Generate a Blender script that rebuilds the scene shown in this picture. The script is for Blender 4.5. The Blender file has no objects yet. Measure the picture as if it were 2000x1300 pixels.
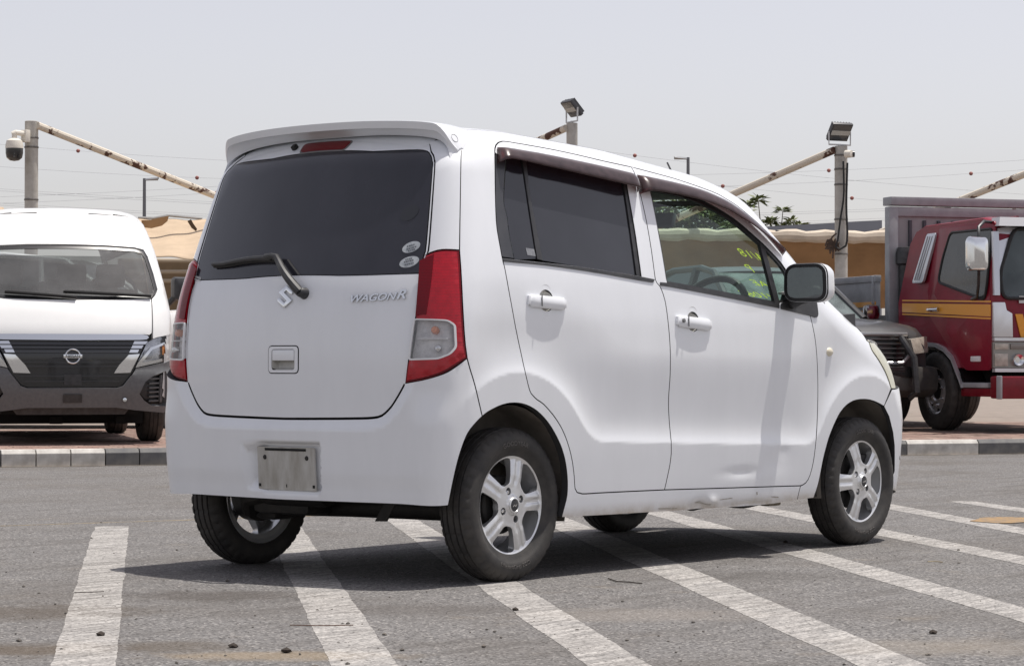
import bpy, bmesh, math, random
import numpy as np
from mathutils import Vector, Matrix
from mathutils.geometry import delaunay_2d_cdt
random.seed(7); rng = np.random.default_rng(7)
R = math.radians
scene = bpy.context.scene
COL = scene.collection
# ---------------------------------------------------------------- camera
cam = bpy.data.cameras.new('camera'); cam_o = bpy.data.objects.new('camera', cam); COL.objects.link(cam_o)
cam.sensor_width = 36; cam.lens = 86.76; cam.clip_start = .1; cam.clip_end = 3000
YAW, PITCH, ROLL = .681176, .013525, .000833
CAMP = np.array([-8.07483, -6.25808, .769756])
_f = np.array([math.cos(YAW)*math.cos(PITCH), math.sin(YAW)*math.cos(PITCH), math.sin(PITCH)])
_r = np.cross(_f, [0, 0, 1]); _r /= np.linalg.norm(_r); _u = np.cross(_r, _f)
_r, _u = math.cos(ROLL)*_r+math.sin(ROLL)*_u, -math.sin(ROLL)*_r+math.cos(ROLL)*_u
cam_o.matrix_world = Matrix(((_r[0], _u[0], -_f[0], CAMP[0]), (_r[1], _u[1], -_f[1], CAMP[1]), (_r[2], _u[2], -_f[2], CAMP[2]), (0, 0, 0, 1)))
scene.camera = cam_o
# ---------------------------------------------------------------- daylight
SUN = Vector((.222, -.13, 1)).normalized()          # towards the sun
w = bpy.data.worlds.new('World'); scene.world = w; w.use_nodes = True
nt = w.node_tree; bgn = nt.nodes['Background']
sky = nt.nodes.new('ShaderNodeTexSky'); sky.sky_type = 'NISHITA'; sky.sun_disc = False
sky.sun_elevation = math.asin(SUN.z); sky.sun_rotation = math.atan2(SUN.x, SUN.y)
sky.air_density = 1.0; sky.dust_density = 1.3; sky.ozone_density = 1.0; sky.altitude = 0
hs = nt.nodes.new('ShaderNodeHueSaturation'); hs.inputs['Saturation'].default_value = .36
nt.links.new(sky.outputs[0], hs.inputs['Color']); tm = nt.nodes.new('ShaderNodeMix'); tm.data_type = 'RGBA'; tm.blend_type = 'MULTIPLY'; tm.inputs[0].default_value = 1; tm.inputs[7].default_value = (1.03, .966, .972, 1)   # a touch of lavender dust haze
nt.links.new(hs.outputs[0], tm.inputs[6]); nt.links.new(tm.outputs[2], bgn.inputs['Color'])
bgn.inputs['Strength'].default_value = .145
sl = bpy.data.lights.new('sun', 'SUN'); sl.energy = 4.6; sl.angle = R(.55); sl.color = (1, .955, .89)
so = bpy.data.objects.new('sun', sl); COL.objects.link(so); so.rotation_euler = SUN.to_track_quat('Z', 'Y').to_euler()
so.location = (0, 0, 30)
vs = scene.view_settings; vs.view_transform = 'Standard'; vs.look = 'None'; vs.exposure = 0; vs.gamma = 1; vs.use_curve_mapping = False
scene.cycles.max_bounces = 8; scene.cycles.transparent_max_bounces = 16; scene.cycles.caustics_reflective = False; scene.cycles.caustics_refractive = False
# ---------------------------------------------------------------- materials
def mat(name, col, rough=.5, metal=0., coat=0., var=0., vs=6., var2=None, bump=0., bs=60., spec=.5, dirt=None, trans=0., stretch=None, coatr=.05):
    m = bpy.data.materials.get(name)
    if m: return m
    m = bpy.data.materials.new(name); m.use_nodes = True
    n = m.node_tree.nodes; l = m.node_tree.links; p = n['Principled BSDF']
    p.inputs['Base Color'].default_value = (*col, 1); p.inputs['Roughness'].default_value = rough; p.inputs['Metallic'].default_value = metal
    p.inputs['Coat Weight'].default_value = coat; p.inputs['Coat Roughness'].default_value = coatr; p.inputs['Specular IOR Level'].default_value = spec
    p.inputs['Transmission Weight'].default_value = trans
    if var or bump or dirt:
        tc = n.new('ShaderNodeTexCoord'); src = tc.outputs['Object']
        if stretch:
            mp = n.new('ShaderNodeMapping'); mp.inputs['Scale'].default_value = stretch; l.new(src, mp.inputs['Vector']); src = mp.outputs[0]
    cur = None
    if var:
        no = n.new('ShaderNodeTexNoise'); no.inputs['Scale'].default_value = vs; no.inputs['Detail'].default_value = 6; no.inputs['Roughness'].default_value = .62
        l.new(src, no.inputs['Vector'])
        r = n.new('ShaderNodeMapRange'); r.inputs['From Min'].default_value = .33; r.inputs['From Max'].default_value = .67; l.new(no.outputs['Fac'], r.inputs['Value'])
        mx = n.new('ShaderNodeMix'); mx.data_type = 'RGBA'; l.new(r.outputs[0], mx.inputs[0])
        c2 = var2 or tuple(c*(1-var) for c in col)
        mx.inputs[6].default_value = (*col, 1); mx.inputs[7].default_value = (*c2, 1); cur = mx.outputs[2]
    if dirt:                                       # (colour, amount, z0, z1): settles below z1, full at z0
        dc, da, z0, z1 = dirt
        sp = n.new('ShaderNodeSeparateXYZ'); l.new(tc.outputs['Object'], sp.inputs[0])
        r = n.new('ShaderNodeMapRange'); r.interpolation_type = 'SMOOTHSTEP'; r.inputs['From Min'].default_value = z1; r.inputs['From Max'].default_value = z0; l.new(sp.outputs['Z'], r.inputs['Value'])
        no = n.new('ShaderNodeTexNoise'); no.inputs['Scale'].default_value = 9; no.inputs['Detail'].default_value = 8; no.inputs['Roughness'].default_value = .7; l.new(tc.outputs['Object'], no.inputs['Vector'])
        r2 = n.new('ShaderNodeMapRange'); r2.inputs['From Min'].default_value = .3; r2.inputs['From Max'].default_value = .7; r2.inputs['To Min'].default_value = .35; l.new(no.outputs['Fac'], r2.inputs['Value'])
        mu = n.new('ShaderNodeMath'); mu.operation = 'MULTIPLY'; l.new(r.outputs[0], mu.inputs[0]); l.new(r2.outputs[0], mu.inputs[1])
        mu2 = n.new('ShaderNodeMath'); mu2.operation = 'MULTIPLY'; mu2.inputs[1].default_value = da; l.new(mu.outputs[0], mu2.inputs[0])
        mx = n.new('ShaderNodeMix'); mx.data_type = 'RGBA'; l.new(mu2.outputs[0], mx.inputs[0])
        if cur: l.new(cur, mx.inputs[6])
        else: mx.inputs[6].default_value = (*col, 1)
        mx.inputs[7].default_value = (*dc, 1); cur = mx.outputs[2]
    if cur: l.new(cur, p.inputs['Base Color'])
    if bump:
        nb = n.new('ShaderNodeTexNoise'); nb.inputs['Scale'].default_value = bs; nb.inputs['Detail'].default_value = 4; l.new(src, nb.inputs['Vector'])
        b = n.new('ShaderNodeBump'); b.inputs['Strength'].default_value = bump; b.inputs['Distance'].default_value = .004
        l.new(nb.outputs['Fac'], b.inputs['Height']); l.new(b.outputs[0], p.inputs['Normal'])
    return m
def glass(name, tint, rough=.02, haze=0., hazecol=(.3, .3, .3), hs=5.):
    m = bpy.data.materials.get(name)
    if m: return m
    m = bpy.data.materials.new(name); m.use_nodes = True
    n = m.node_tree.nodes; l = m.node_tree.links; n.remove(n['Principled BSDF']); out = n['Material Output']
    t = n.new('ShaderNodeBsdfTransparent'); t.inputs[0].default_value = (*tint, 1); cur = t.outputs[0]
    if haze:
        d = n.new('ShaderNodeBsdfDiffuse'); d.inputs[0].default_value = (*hazecol, 1)
        no = n.new('ShaderNodeTexNoise'); no.inputs['Scale'].default_value = hs; no.inputs['Detail'].default_value = 5
        tc = n.new('ShaderNodeTexCoord'); l.new(tc.outputs['Object'], no.inputs['Vector'])
        r = n.new('ShaderNodeMapRange'); r.inputs['From Min'].default_value = .3; r.inputs['From Max'].default_value = .75; r.inputs['To Min'].default_value = haze*.55; r.inputs['To Max'].default_value = haze*1.35; l.new(no.outputs['Fac'], r.inputs['Value'])
        mx = n.new('ShaderNodeMixShader'); l.new(r.outputs[0], mx.inputs[0]); l.new(cur, mx.inputs[1]); l.new(d.outputs[0], mx.inputs[2]); cur = mx.outputs[0]
    g = n.new('ShaderNodeBsdfGlossy'); g.inputs['Roughness'].default_value = rough
    lw = n.new('ShaderNodeLayerWeight'); pw = n.new('ShaderNodeMath'); pw.operation = 'POWER'; pw.inputs[1].default_value = 5; l.new(lw.outputs['Facing'], pw.inputs[0])
    fr = n.new('ShaderNodeMath'); fr.operation = 'MULTIPLY_ADD'; fr.inputs[1].default_value = .90; fr.inputs[2].default_value = .045; l.new(pw.outputs[0], fr.inputs[0])
    mx = n.new('ShaderNodeMixShader'); l.new(fr.outputs[0], mx.inputs[0]); l.new(cur, mx.inputs[1]); l.new(g.outputs[0], mx.inputs[2]); l.new(mx.outputs[0], out.inputs[0])
    return m
DUST = (.43, .37, .30)
PAINT = mat('white car paint', (.825, .842, .872), .38, coat=.75, coatr=.08, var=.045, vs=2.2, stretch=(3, 3, .8), dirt=((.36, .29, .20), 1.0, .205, .268))
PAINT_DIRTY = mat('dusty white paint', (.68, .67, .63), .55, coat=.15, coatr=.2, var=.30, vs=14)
BLACKP = mat('black trim plastic', (.022, .022, .024), .45, var=.5, vs=20, var2=(.05, .05, .052))
SATIN = mat('satin black film', (.035, .036, .042), .4, coat=.2, var=.3, vs=12, var2=(.055, .055, .06))
RUBBER = mat('seal rubber', (.012, .012, .013), .6)
JAMB = mat('darkened panel edge', (.03, .03, .032), .8)  # folded panel edges coloured dark, putting shade into the shut lines
GAP = mat('dark cavity', (.01, .01, .01), .9)
CHROME = mat('chrome', (.78, .79, .8), .12, metal=1)
SILVER = mat('silver alloy', (.74, .745, .75), .36, metal=.65, coat=.3)
TYRE = mat('tyre rubber', (.026, .025, .025), .7, var=.6, vs=14, var2=(.056, .051, .046), bump=.15, bs=180)
DARKM = mat('dark underbody metal', (.014, .014, .014), .6, metal=.1, var=.5, vs=25, var2=(.03, .027, .024), bump=.3, bs=60)
ARCHL = mat('dusty arch liner', (.15, .135, .12), .85, var=.5, vs=9, var2=(.24, .215, .19), bump=.3, bs=40)
# ---------------------------------------------------------------- mesh helpers
def put(o, parent=None, label=None, cat=None, group=None, kind=None):
    COL.objects.link(o)
    if parent: o.parent = parent
    for k, v in (('label', label), ('category', cat), ('group', group), ('kind', kind)):
        if v: o[k] = v
    return o
def empty(name, loc=(0, 0, 0), rz=0, parent=None, **kw):
    o = bpy.data.objects.new(name, None); o.location = loc; o.rotation_euler = (0, 0, rz); o.empty_display_size = .2
    return put(o, parent, **kw)
def mesh(name, verts, faces, m=None, parent=None, smooth=True, normals=None, mats=None, midx=None, loc=None, **kw):
    me = bpy.data.meshes.new(name); me.from_pydata([tuple(map(float, v)) for v in verts], [], [tuple(map(int, f)) for f in faces])
    for mm in (mats or ([m] if m else [])): me.materials.append(mm)
    if midx is not None: me.polygons.foreach_set('material_index', list(midx))
    me.polygons.foreach_set('use_smooth', [smooth]*len(me.polygons)); me.update()
    if normals is not None: me.normals_split_custom_set_from_vertices([tuple(map(float, v)) for v in normals])
    o = bpy.data.objects.new(name, me)
    if loc is not None: o.location = loc
    return put(o, parent, **kw)
class MB:
    """collects shapes into ONE mesh"""
    def __init__(s): s.v = []; s.f = []; s.m = []; s.cm = 0; s.X = Matrix()
    def raw(s, vs, fs):
        b = len(s.v); s.v += [tuple(s.X @ Vector(v)) for v in vs]; s.f += [tuple(b+i for i in f) for f in fs]; s.m += [s.cm]*len(fs); return s
    def box(s, c, d, rot=None, bev=0.0):
        x, y, z = d[0]/2, d[1]/2, d[2]/2
        if bev > 0:
            bm = bmesh.new(); bmesh.ops.create_cube(bm, size=1); bmesh.ops.scale(bm, vec=d, verts=bm.verts)
            bmesh.ops.bevel(bm, geom=bm.edges[:], offset=min(bev, .45*min(d)), segments=2, affect='EDGES', profile=.6)
            vs = [v.co.copy() for v in bm.verts]; bm.verts.index_update(); fs = [[v.index for v in f.verts] for f in bm.faces]; bm.free()
        else:
            vs = [Vector(p) for p in ((-x, -y, -z), (x, -y, -z), (x, y, -z), (-x, y, -z), (-x, -y, z), (x, -y, z), (x, y, z), (-x, y, z))]
            fs = [(3, 2, 1, 0), (4, 5, 6, 7), (0, 1, 5, 4), (1, 2, 6, 5), (2, 3, 7, 6), (3, 0, 4, 7)]
        if rot is not None: vs = [rot @ v for v in vs]
        return s.raw([v+Vector(c) for v in vs], fs)
    def tube(s, pts, r, n=8, cap=True, closed=False):
        pts = [Vector(p) for p in pts]; k = len(pts); rs = r if hasattr(r, '__len__') else [r]*k
        vs = []; fs = []; up = None
        for i, p in enumerate(pts):
            a = pts[(i+1) % k] if (closed or i < k-1) else p; b = pts[i-1] if (closed or i > 0) else p
            t = (a-b).normalized()
            if up is None: up = Vector((0, 0, 1)) if abs(t.z) < .9 else Vector((1, 0, 0))
            sd = t.cross(up).normalized(); up = sd.cross(t).normalized()
            vs += [p+(sd*math.cos(2*math.pi*j/n)+up*math.sin(2*math.pi*j/n))*rs[i] for j in range(n)]
        for i in range(k if closed else k-1):
            for j in range(n):
                a, b = i*n+j, i*n+(j+1) % n; c, d = ((i+1) % k)*n+(j+1) % n, ((i+1) % k)*n+j
                fs.append((a, b, c, d))
        if cap and not closed: fs += [tuple(range(n))[::-1], tuple((k-1)*n+j for j in range(n))]
        return s.raw(vs, fs)
    def lathe(s, prof, n=32, axis='y', o=(0, 0, 0), closed=False):
        """prof: (radius, along) pairs, revolved about the axis"""
        vs = []; fs = []; k = len(prof)
        for j in range(n):
            t = 2*math.pi*j/n; c, sn = math.cos(t), math.sin(t)
            for r, a in prof:
                vs.append({'y': (r*c, a, r*sn), 'z': (r*c, r*sn, a), 'x': (a, r*c, r*sn)}[axis])
        for j in range(n):
            for i in range(k if closed else k-1):
                a, b = j*k+i, j*k+(i+1) % k; c, d = ((j+1) % n)*k+(i+1) % k, ((j+1) % n)*k+i
                fs.append((a, b, c, d))
        return s.raw([Vector(v)+Vector(o) for v in vs], fs)
    def prism(s, poly, fn, d0, d1):
        """poly of (a,b); fn(a,b,depth)->xyz; solid between depths"""
        k = len(poly); vs = [fn(a, b, d0) for a, b in poly]+[fn(a, b, d1) for a, b in poly]
        fs = [tuple(range(k))[::-1], tuple(range(k, 2*k))]+[(i, (i+1) % k, k+(i+1) % k, k+i) for i in range(k)]
        return s.raw(vs, fs)
    def loft(s, secs, closed=True, caps=True):
        k = len(secs[0]); vs = [v for sc in secs for v in sc]; fs = []
        for i in range(len(secs)-1):
            for j in range(k if closed else k-1):
                fs.append((i*k+j, i*k+(j+1) % k, (i+1)*k+(j+1) % k, (i+1)*k+j))
        if caps and closed: fs += [tuple(range(k))[::-1], tuple((len(secs)-1)*k+j for j in range(k))]
        return s.raw(vs, fs)
    def build(s, name, m=None, parent=None, smooth=35, mats=None, bevel=0, fix=True, **kw):
        o = mesh(name, s.v, s.f, m, parent, smooth=bool(smooth), mats=mats, midx=s.m if mats else None, **kw)
        if fix or bevel:
            bm = bmesh.new(); bm.from_mesh(o.data)
            if fix: bmesh.ops.recalc_face_normals(bm, faces=bm.faces[:])
            if bevel:
                es = [e for e in bm.edges if len(e.link_faces) == 2 and e.calc_face_angle(0) > R(30)]
                bmesh.ops.bevel(bm, geom=es, offset=bevel, segments=2, affect='EDGES', profile=.6, clamp_overlap=True)
                for f in bm.faces: f.smooth = bool(smooth)
            bm.to_mesh(o.data); bm.free()
        if smooth and smooth is not True: o.data.set_sharp_from_angle(angle=R(smooth))
        return o
def cat_rom(P, step):
    P = [np.array(p, float) for p in P]
    if len(P) < 3: 
        n = max(1, int(np.linalg.norm(P[-1]-P[0])/step)); return [P[0]+(P[-1]-P[0])*i/n for i in range(n+1)]
    Q = [2*P[0]-P[1]]+P+[2*P[-1]-P[-2]]; out = []
    for i in range(1, len(Q)-2):
        a, b, c, d = Q[i-1], Q[i], Q[i+1], Q[i+2]; n = max(1, int(math.ceil(np.linalg.norm(c-b)/step)))
        for j in range(n):
            t = j/n
            out.append(.5*((2*b)+(-a+c)*t+(2*a-5*b+4*c-d)*t*t+(-a+3*b-3*c+d)*t**3))
    return out+[P[-1]]
def join(*lines):
    """chain polylines; flips nothing, drops doubled points"""
    out = []
    for L in lines:
        for p in L:
            p = np.array(p, float)
            if not out or np.linalg.norm(out[-1]-p) > 1e-3: out.append(p)
    if np.linalg.norm(out[0]-out[-1]) < 1e-3: out.pop()
    return out
def area(P):
    P = np.array(P); x, y = P[:, 0], P[:, 1]; return .5*np.sum(x*np.roll(y, -1)-np.roll(x, -1)*y)
def inset(P, d):
    P = np.array(P); s = 1 if area(P) > 0 else -1
    A = np.roll(P, 1, 0); B = np.roll(P, -1, 0)
    e1 = P-A; e2 = B-P; e1 /= np.linalg.norm(e1, axis=1)[:, None]+1e-12; e2 /= np.linalg.norm(e2, axis=1)[:, None]+1e-12
    n1 = np.stack([-e1[:, 1], e1[:, 0]], 1)*s; n2 = np.stack([-e2[:, 1], e2[:, 0]], 1)*s
    m = n1+n2; k = (m*m).sum(1)[:, None]; m = m*2/np.maximum(k, 1.0)
    return P+m*d
def rounded(P, r, n=5):
    P = [np.array(p, float) for p in P]; out = []; k = len(P)
    for i in range(k):
        a, b, c = P[i-1], P[i], P[(i+1) % k]; u = a-b; v = c-b; lu, lv = np.linalg.norm(u), np.linalg.norm(v)
        rr = min(r, .48*lu, .48*lv); p, q = b+u/lu*rr, b+v/lv*rr
        for j in range(n+1):
            t = j/n; out.append((1-t)**2*p+2*t*(1-t)*b+t*t*q)
    return out
def dens(P, step):
    P = np.array(P); out = []
    for i in range(len(P)):
        a, b = P[i], P[(i+1) % len(P)]; n = max(1, int(math.ceil(np.linalg.norm(b-a)/step)))
        out += [a+(b-a)*j/n for j in range(n)]
    return np.array(out)
def inpoly(Q, P):
    Q = np.asarray(Q); P = np.asarray(P); x, y = Q[:, 0], Q[:, 1]; c = np.zeros(len(Q), bool)
    for i in range(len(P)):
        x1, y1 = P[i-1]; x2, y2 = P[i]
        if y1 == y2: continue
        k = ((y1 > y) != (y2 > y)) & (x < (x2-x1)*(y-y1)/(y2-y1)+x1); c ^= k
    return c
def polydist(Q, P, closed=True):
    Q = np.asarray(Q); P = np.asarray(P); d = np.full(len(Q), 9.)
    for i in range(0 if closed else 1, len(P)):
        a, b = P[i-1], P[i]; ab = b-a; t = np.clip(((Q-a)@ab)/max(ab@ab, 1e-12), 0, 1)
        d = np.minimum(d, np.linalg.norm(Q-a-t[:, None]*ab, axis=1))
    return d
def panel(name, outer, m, parent, surf, holes=(), step=.03, gap=.0024, skirt=.02, off=0., mirror=False, edge=None, **kw):
    """sheet over surf(u,w)->P, cut to an outline in (u,w), with folded edges `skirt` deep"""
    loops = [dens(inset(outer, gap), edge or step*.7)]+[dens(inset(h, -gap), edge or step*.7) for h in holes]
    lo, hi = loops[0].min(0), loops[0].max(0)
    gx, gy = np.meshgrid(np.arange(lo[0]+step/2, hi[0], step), np.arange(lo[1]+step/2, hi[1], step)); gx = gx+(np.arange(gx.shape[0])[:, None] % 2)*step*.5
    G = np.stack([gx.ravel(), gy.ravel()], 1)
    if len(G):
        k = inpoly(G, loops[0])
        for h in loops[1:]: k &= ~inpoly(G, h)
        G = G[k]
        if len(G):
            dd = np.min([polydist(G, L) for L in loops], axis=0); G = G[dd > step*.4]
    V = np.concatenate(loops+[G]); E = []; b = 0
    for L in loops:
        E += [(b+i, b+(i+1) % len(L)) for i in range(len(L))]; b += len(L)
    r = delaunay_2d_cdt([Vector(v) for v in V], E, [], 0, 1e-6)
    V2 = np.array([tuple(v) for v in r[0]]); T = np.array([tuple(t) for t in r[2] if len(t) == 3])
    c = V2[T].mean(1); k = inpoly(c, loops[0])
    for h in loops[1:]: k &= ~inpoly(c, h)
    T = T[k]
    def pos(u, w):
        P = surf(u, w)
        if callable(off): o_ = off(u, w)
        else: o_ = off
        if np.any(o_ != 0):
            e = 1e-3; N = np.cross(surf(u+e, w)-surf(u-e, w), surf(u, w+e)-surf(u, w-e)); N /= np.linalg.norm(N, axis=1)[:, None]
            s = np.where((N*surf.out(u, w)).sum(1) > 0, 1, -1)[:, None]
            P = P+N*s*np.broadcast_to(o_, u.shape)[:, None]
        return P
    u, w_ = V2[:, 0], V2[:, 1]; P = pos(u, w_); e = 1e-3
    N = np.cross(pos(u+e, w_)-pos(u-e, w_), pos(u, w_+e)-pos(u, w_-e)); N /= np.linalg.norm(N, axis=1)[:, None]
    N *= np.where((N*surf.out(u, w_)).sum(1) > 0, 1, -1)[:, None]
    fn = np.cross(P[T[:, 1]]-P[T[:, 0]], P[T[:, 2]]-P[T[:, 0]]); flip = (fn*N[T[:, 0]]).sum(1) < 0
    T[flip] = T[flip][:, ::-1]
    verts = list(P); faces = [tuple(t) for t in T]; norms = list(N)
    if skirt:
        cnt = {}
        for t in T:
            for i in range(3):
                cnt[(t[i], t[(i+1) % 3])] = 1
        bd = [(a, b_) for (a, b_) in cnt if (b_, a) not in cnt]
        nx = dict(bd); ed = {}
        for a, b_ in bd:
            d = P[b_]-P[a]; d /= np.linalg.norm(d)+1e-12; ed.setdefault(a, []).append(d); ed.setdefault(b_, []).append(d)
        top = {}; bot = {}
        for a in ed:
            d = sum(ed[a]); q = np.cross(d, N[a]); q /= np.linalg.norm(q)+1e-9
            top[a] = len(verts); verts.append(P[a]); norms.append(q)
            bot[a] = len(verts); verts.append(P[a]-N[a]*skirt); norms.append(q)
        for a, b_ in bd: faces.append((top[b_], top[a], bot[a], bot[b_]))
    verts = np.array(verts); norms = np.array(norms)
    if mirror:
        verts = verts*[1, -1, 1]; norms = norms*[1, -1, 1]; faces = [f[::-1] for f in faces]
    if skirt and m.name == 'white car paint':
        return mesh(name, verts, faces, None, parent, normals=norms, mats=[m, JAMB], midx=[0]*len(T)+[1]*(len(faces)-len(T)), **kw)
    return mesh(name, verts, faces, m, parent, normals=norms, **kw)
class Surf:
    def __init__(s, fn, out): s.fn = fn; s.out = out
    def __call__(s, u, w): return s.fn(u, w)
def lettering(txt, name, m, parent, X, size, depth=.002, align='CENTER', shear=0., sx=1., bend=None, flip=False, bold=0.):
    cu = bpy.data.curves.new('tmp', 'FONT'); cu.body = txt; cu.size = size; cu.extrude = depth; cu.align_x = align; cu.align_y = 'CENTER'; cu.shear = shear; cu.offset = bold; cu.resolution_u = 3
    ob = bpy.data.objects.new('tmp', cu); COL.objects.link(ob); dg = bpy.context.evaluated_depsgraph_get(); me = bpy.data.meshes.new_from_object(ob.evaluated_get(dg))
    bpy.data.objects.remove(ob); me.name = name; me.materials.clear(); me.materials.append(m)
    for v in me.vertices:
        x, y, z = v.co; x *= sx*(-1 if flip else 1)
        v.co = X @ Vector(bend(x, y, z) if bend else (x, y, z))
    if flip: me.flip_normals()
    return put(bpy.data.objects.new(name, me), parent)
TRIM = mat('interior trim', (.055, .055, .058), .7, var=.2, vs=20); SEATM = mat('seat fabric', (.10, .10, .105), .95, var=.3, vs=60); HEADL = mat('headlining', (.42, .41, .39), .95)
# ---------------------------------------------------------------- car body surface (metres, x forward, y left, z up)
def table(ks, sigma, lo=-3.0, hi=3.0, n=3001):
    xs = np.linspace(lo, hi, n)
    ys = np.interp(xs, [k[0] for k in ks], [k[1] for k in ks])
    h = xs[1]-xs[0]; m = max(1, int(4*sigma/h))
    g = np.exp(-.5*(np.arange(-m, m+1)*h/sigma)**2); g /= g.sum()
    yp = np.concatenate([np.full(m, ys[0]), ys, np.full(m, ys[-1])])
    ys = np.convolve(yp, g, 'valid')
    return lambda x: np.interp(x, xs, ys)
T_side = table([(.10,.700),(.20,.714),(.30,.724),(.45,.732),(.6,.7365),(.8,.738),(.95,.731),(1.08,.715),(1.2,.692),(1.35,.659),(1.5,.622),(1.6,.594),(1.75,.545)], .03)
T_taper = table([(-1.75,.022),(-1.5,.007),(-1.3,.002),(-1.0,0),(.5,0),(1.0,.002),(1.25,.008),(1.45,.024),(1.6,.055),(1.75,.15)], .05)
T_rear = table([(.10,-1.615),(.22,-1.634),(.32,-1.647),(.45,-1.655),(.55,-1.660),(.7,-1.667),(.82,-1.668),(.95,-1.661),(1.03,-1.651),(1.094,-1.636),(1.3,-1.574),(1.519,-1.508),(1.55,-1.488),(1.6,-1.445),(1.68,-1.36)], .03)
T_rcurv = table([(.2,.15),(.8,.16),(1.09,.225),(1.55,.235)], .05)
T_roof = table([(-1.7,1.635),(-1.4,1.660),(-1.0,1.670),(-.4,1.643),(0,1.601),(.2,1.582),(.4,1.548),(.55,1.511),(.7,1.411),(.85,1.30),(1.0,1.179),(1.15,1.101),(1.3,1.027),(1.45,.97),(1.6,.90),(1.7,.80),(1.8,.6)], .04)
T_front = table([(.1,1.66),(.25,1.70),(.45,1.738),(.6,1.738),(.75,1.70),(.95,1.62),(1.1,1.5)], .04)
def sstep(a, b, x):
    t = np.clip((x-a)/(b-a), 0, 1); return t*t*(3-2*t)
def smax(a, b, k):
    h = np.maximum(k-np.abs(a-b), 0)/k
    return np.maximum(a, b)+h*h*k/4
def smin(a, b, k): return -smax(-a, -b, k)
def scoop(x, z):
    d1 = z-(.472-.032*(x+.28))
    d2 = np.hypot(x+1.22, z-.30)-.446
    d3 = np.hypot(x-1.19, z-.30)-.43
    e = np.maximum(smin(smin(d1, d2, .10), d3, .10), 0)
    e2 = e*e/(e+.012)
    return .0125*(1-np.exp(-e2/.030))*(1-sstep(.07, .36, e))*sstep(-1.62, -1.3, x)
def F(x, y, z):
    a = np.abs(y)-(T_side(z)-T_taper(x)-scoop(x, z))
    b = (T_rear(z)+T_rcurv(z)*y*y)-x
    q = (y/.6)**2
    c = z-(T_roof(x+.10*sstep(.1, .6, x)*q)-.045*q)
    d = x-(T_front(z)-.15*y*y)
    f = smax(a, b, .12)
    f = smax(f, d, .22)
    return smax(f, c, .15)
# chart (u, w): u runs along the plan outline (front centre, right side, rear centre, left side), w up the wall and over the rail
CX, CY, RHO, ZP, RV = 1.25, .3, .4, .9, .6
UC = CX+RHO*math.pi/2          # 1.878 end of the corner
UM = UC+CY                     # 2.178 centre line of the rear
def chart(u, w):
    u = np.asarray(u, float); w = np.asarray(w, float)
    mir = np.abs(u) > UM
    sg = np.sign(u); sg = np.where(sg == 0, 1, sg)
    au = np.where(mir, 2*UM-np.abs(u), np.abs(u))
    th = np.clip((au-CX)/RHO, 0, math.pi/2)
    px = np.minimum(au, CX)*-sg
    py = np.where(au > UC, au-UC-CY, -CY)
    dx, dy = -np.sin(th)*sg, -np.cos(th)
    v = np.maximum(w-ZP, 0)/RV
    O = np.stack([px, py, np.minimum(w, ZP)], -1)
    D = np.stack([dx*np.cos(v), dy*np.cos(v), np.sin(v)], -1)
    m = np.where(mir, -1., 1.)
    O[..., 1] *= m; D[..., 1] *= m
    return O, D
def unchart(P):
    P = np.asarray(P, float); x, y, z = P[..., 0], P[..., 1], P[..., 2]
    left = y > 0; yy = -np.abs(y)
    ax = np.abs(x); sg = np.where(x < 0, 1., -1.)
    side = ax <= CX; rear = (ax > CX) & (yy > -CY)
    th = np.arctan2(ax-CX, -CY-yy)
    u = np.where(side, -x*1.0, np.where(rear, sg*(UC+yy+CY), sg*(CX+RHO*th)))
    dist = np.where(side, -CY-yy, np.where(rear, ax-CX, np.hypot(ax-CX, -CY-yy)))
    w = np.where(z <= ZP, z, ZP+RV*np.arctan2(z-ZP, dist))
    u = np.where(left & (u > 0), 2*UM-u, np.where(left, -2*UM-u, u))
    return np.stack([u, w], -1)
def hit(O, D, lo=0.0, hi=1.6, f=None):
    f = f or F
    lo = np.full(O.shape[:-1], lo); hi = np.full(O.shape[:-1], hi)
    for _ in range(34):
        m = (lo+hi)/2
        P = O+D*m[..., None]
        s = f(P[..., 0], P[..., 1], P[..., 2]) > 0
        hi = np.where(s, m, hi); lo = np.where(s, lo, m)
    return O+D*((lo+hi)/2)[..., None]
def body(u, w):
    O, D = chart(u, w); return hit(O, D)
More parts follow.
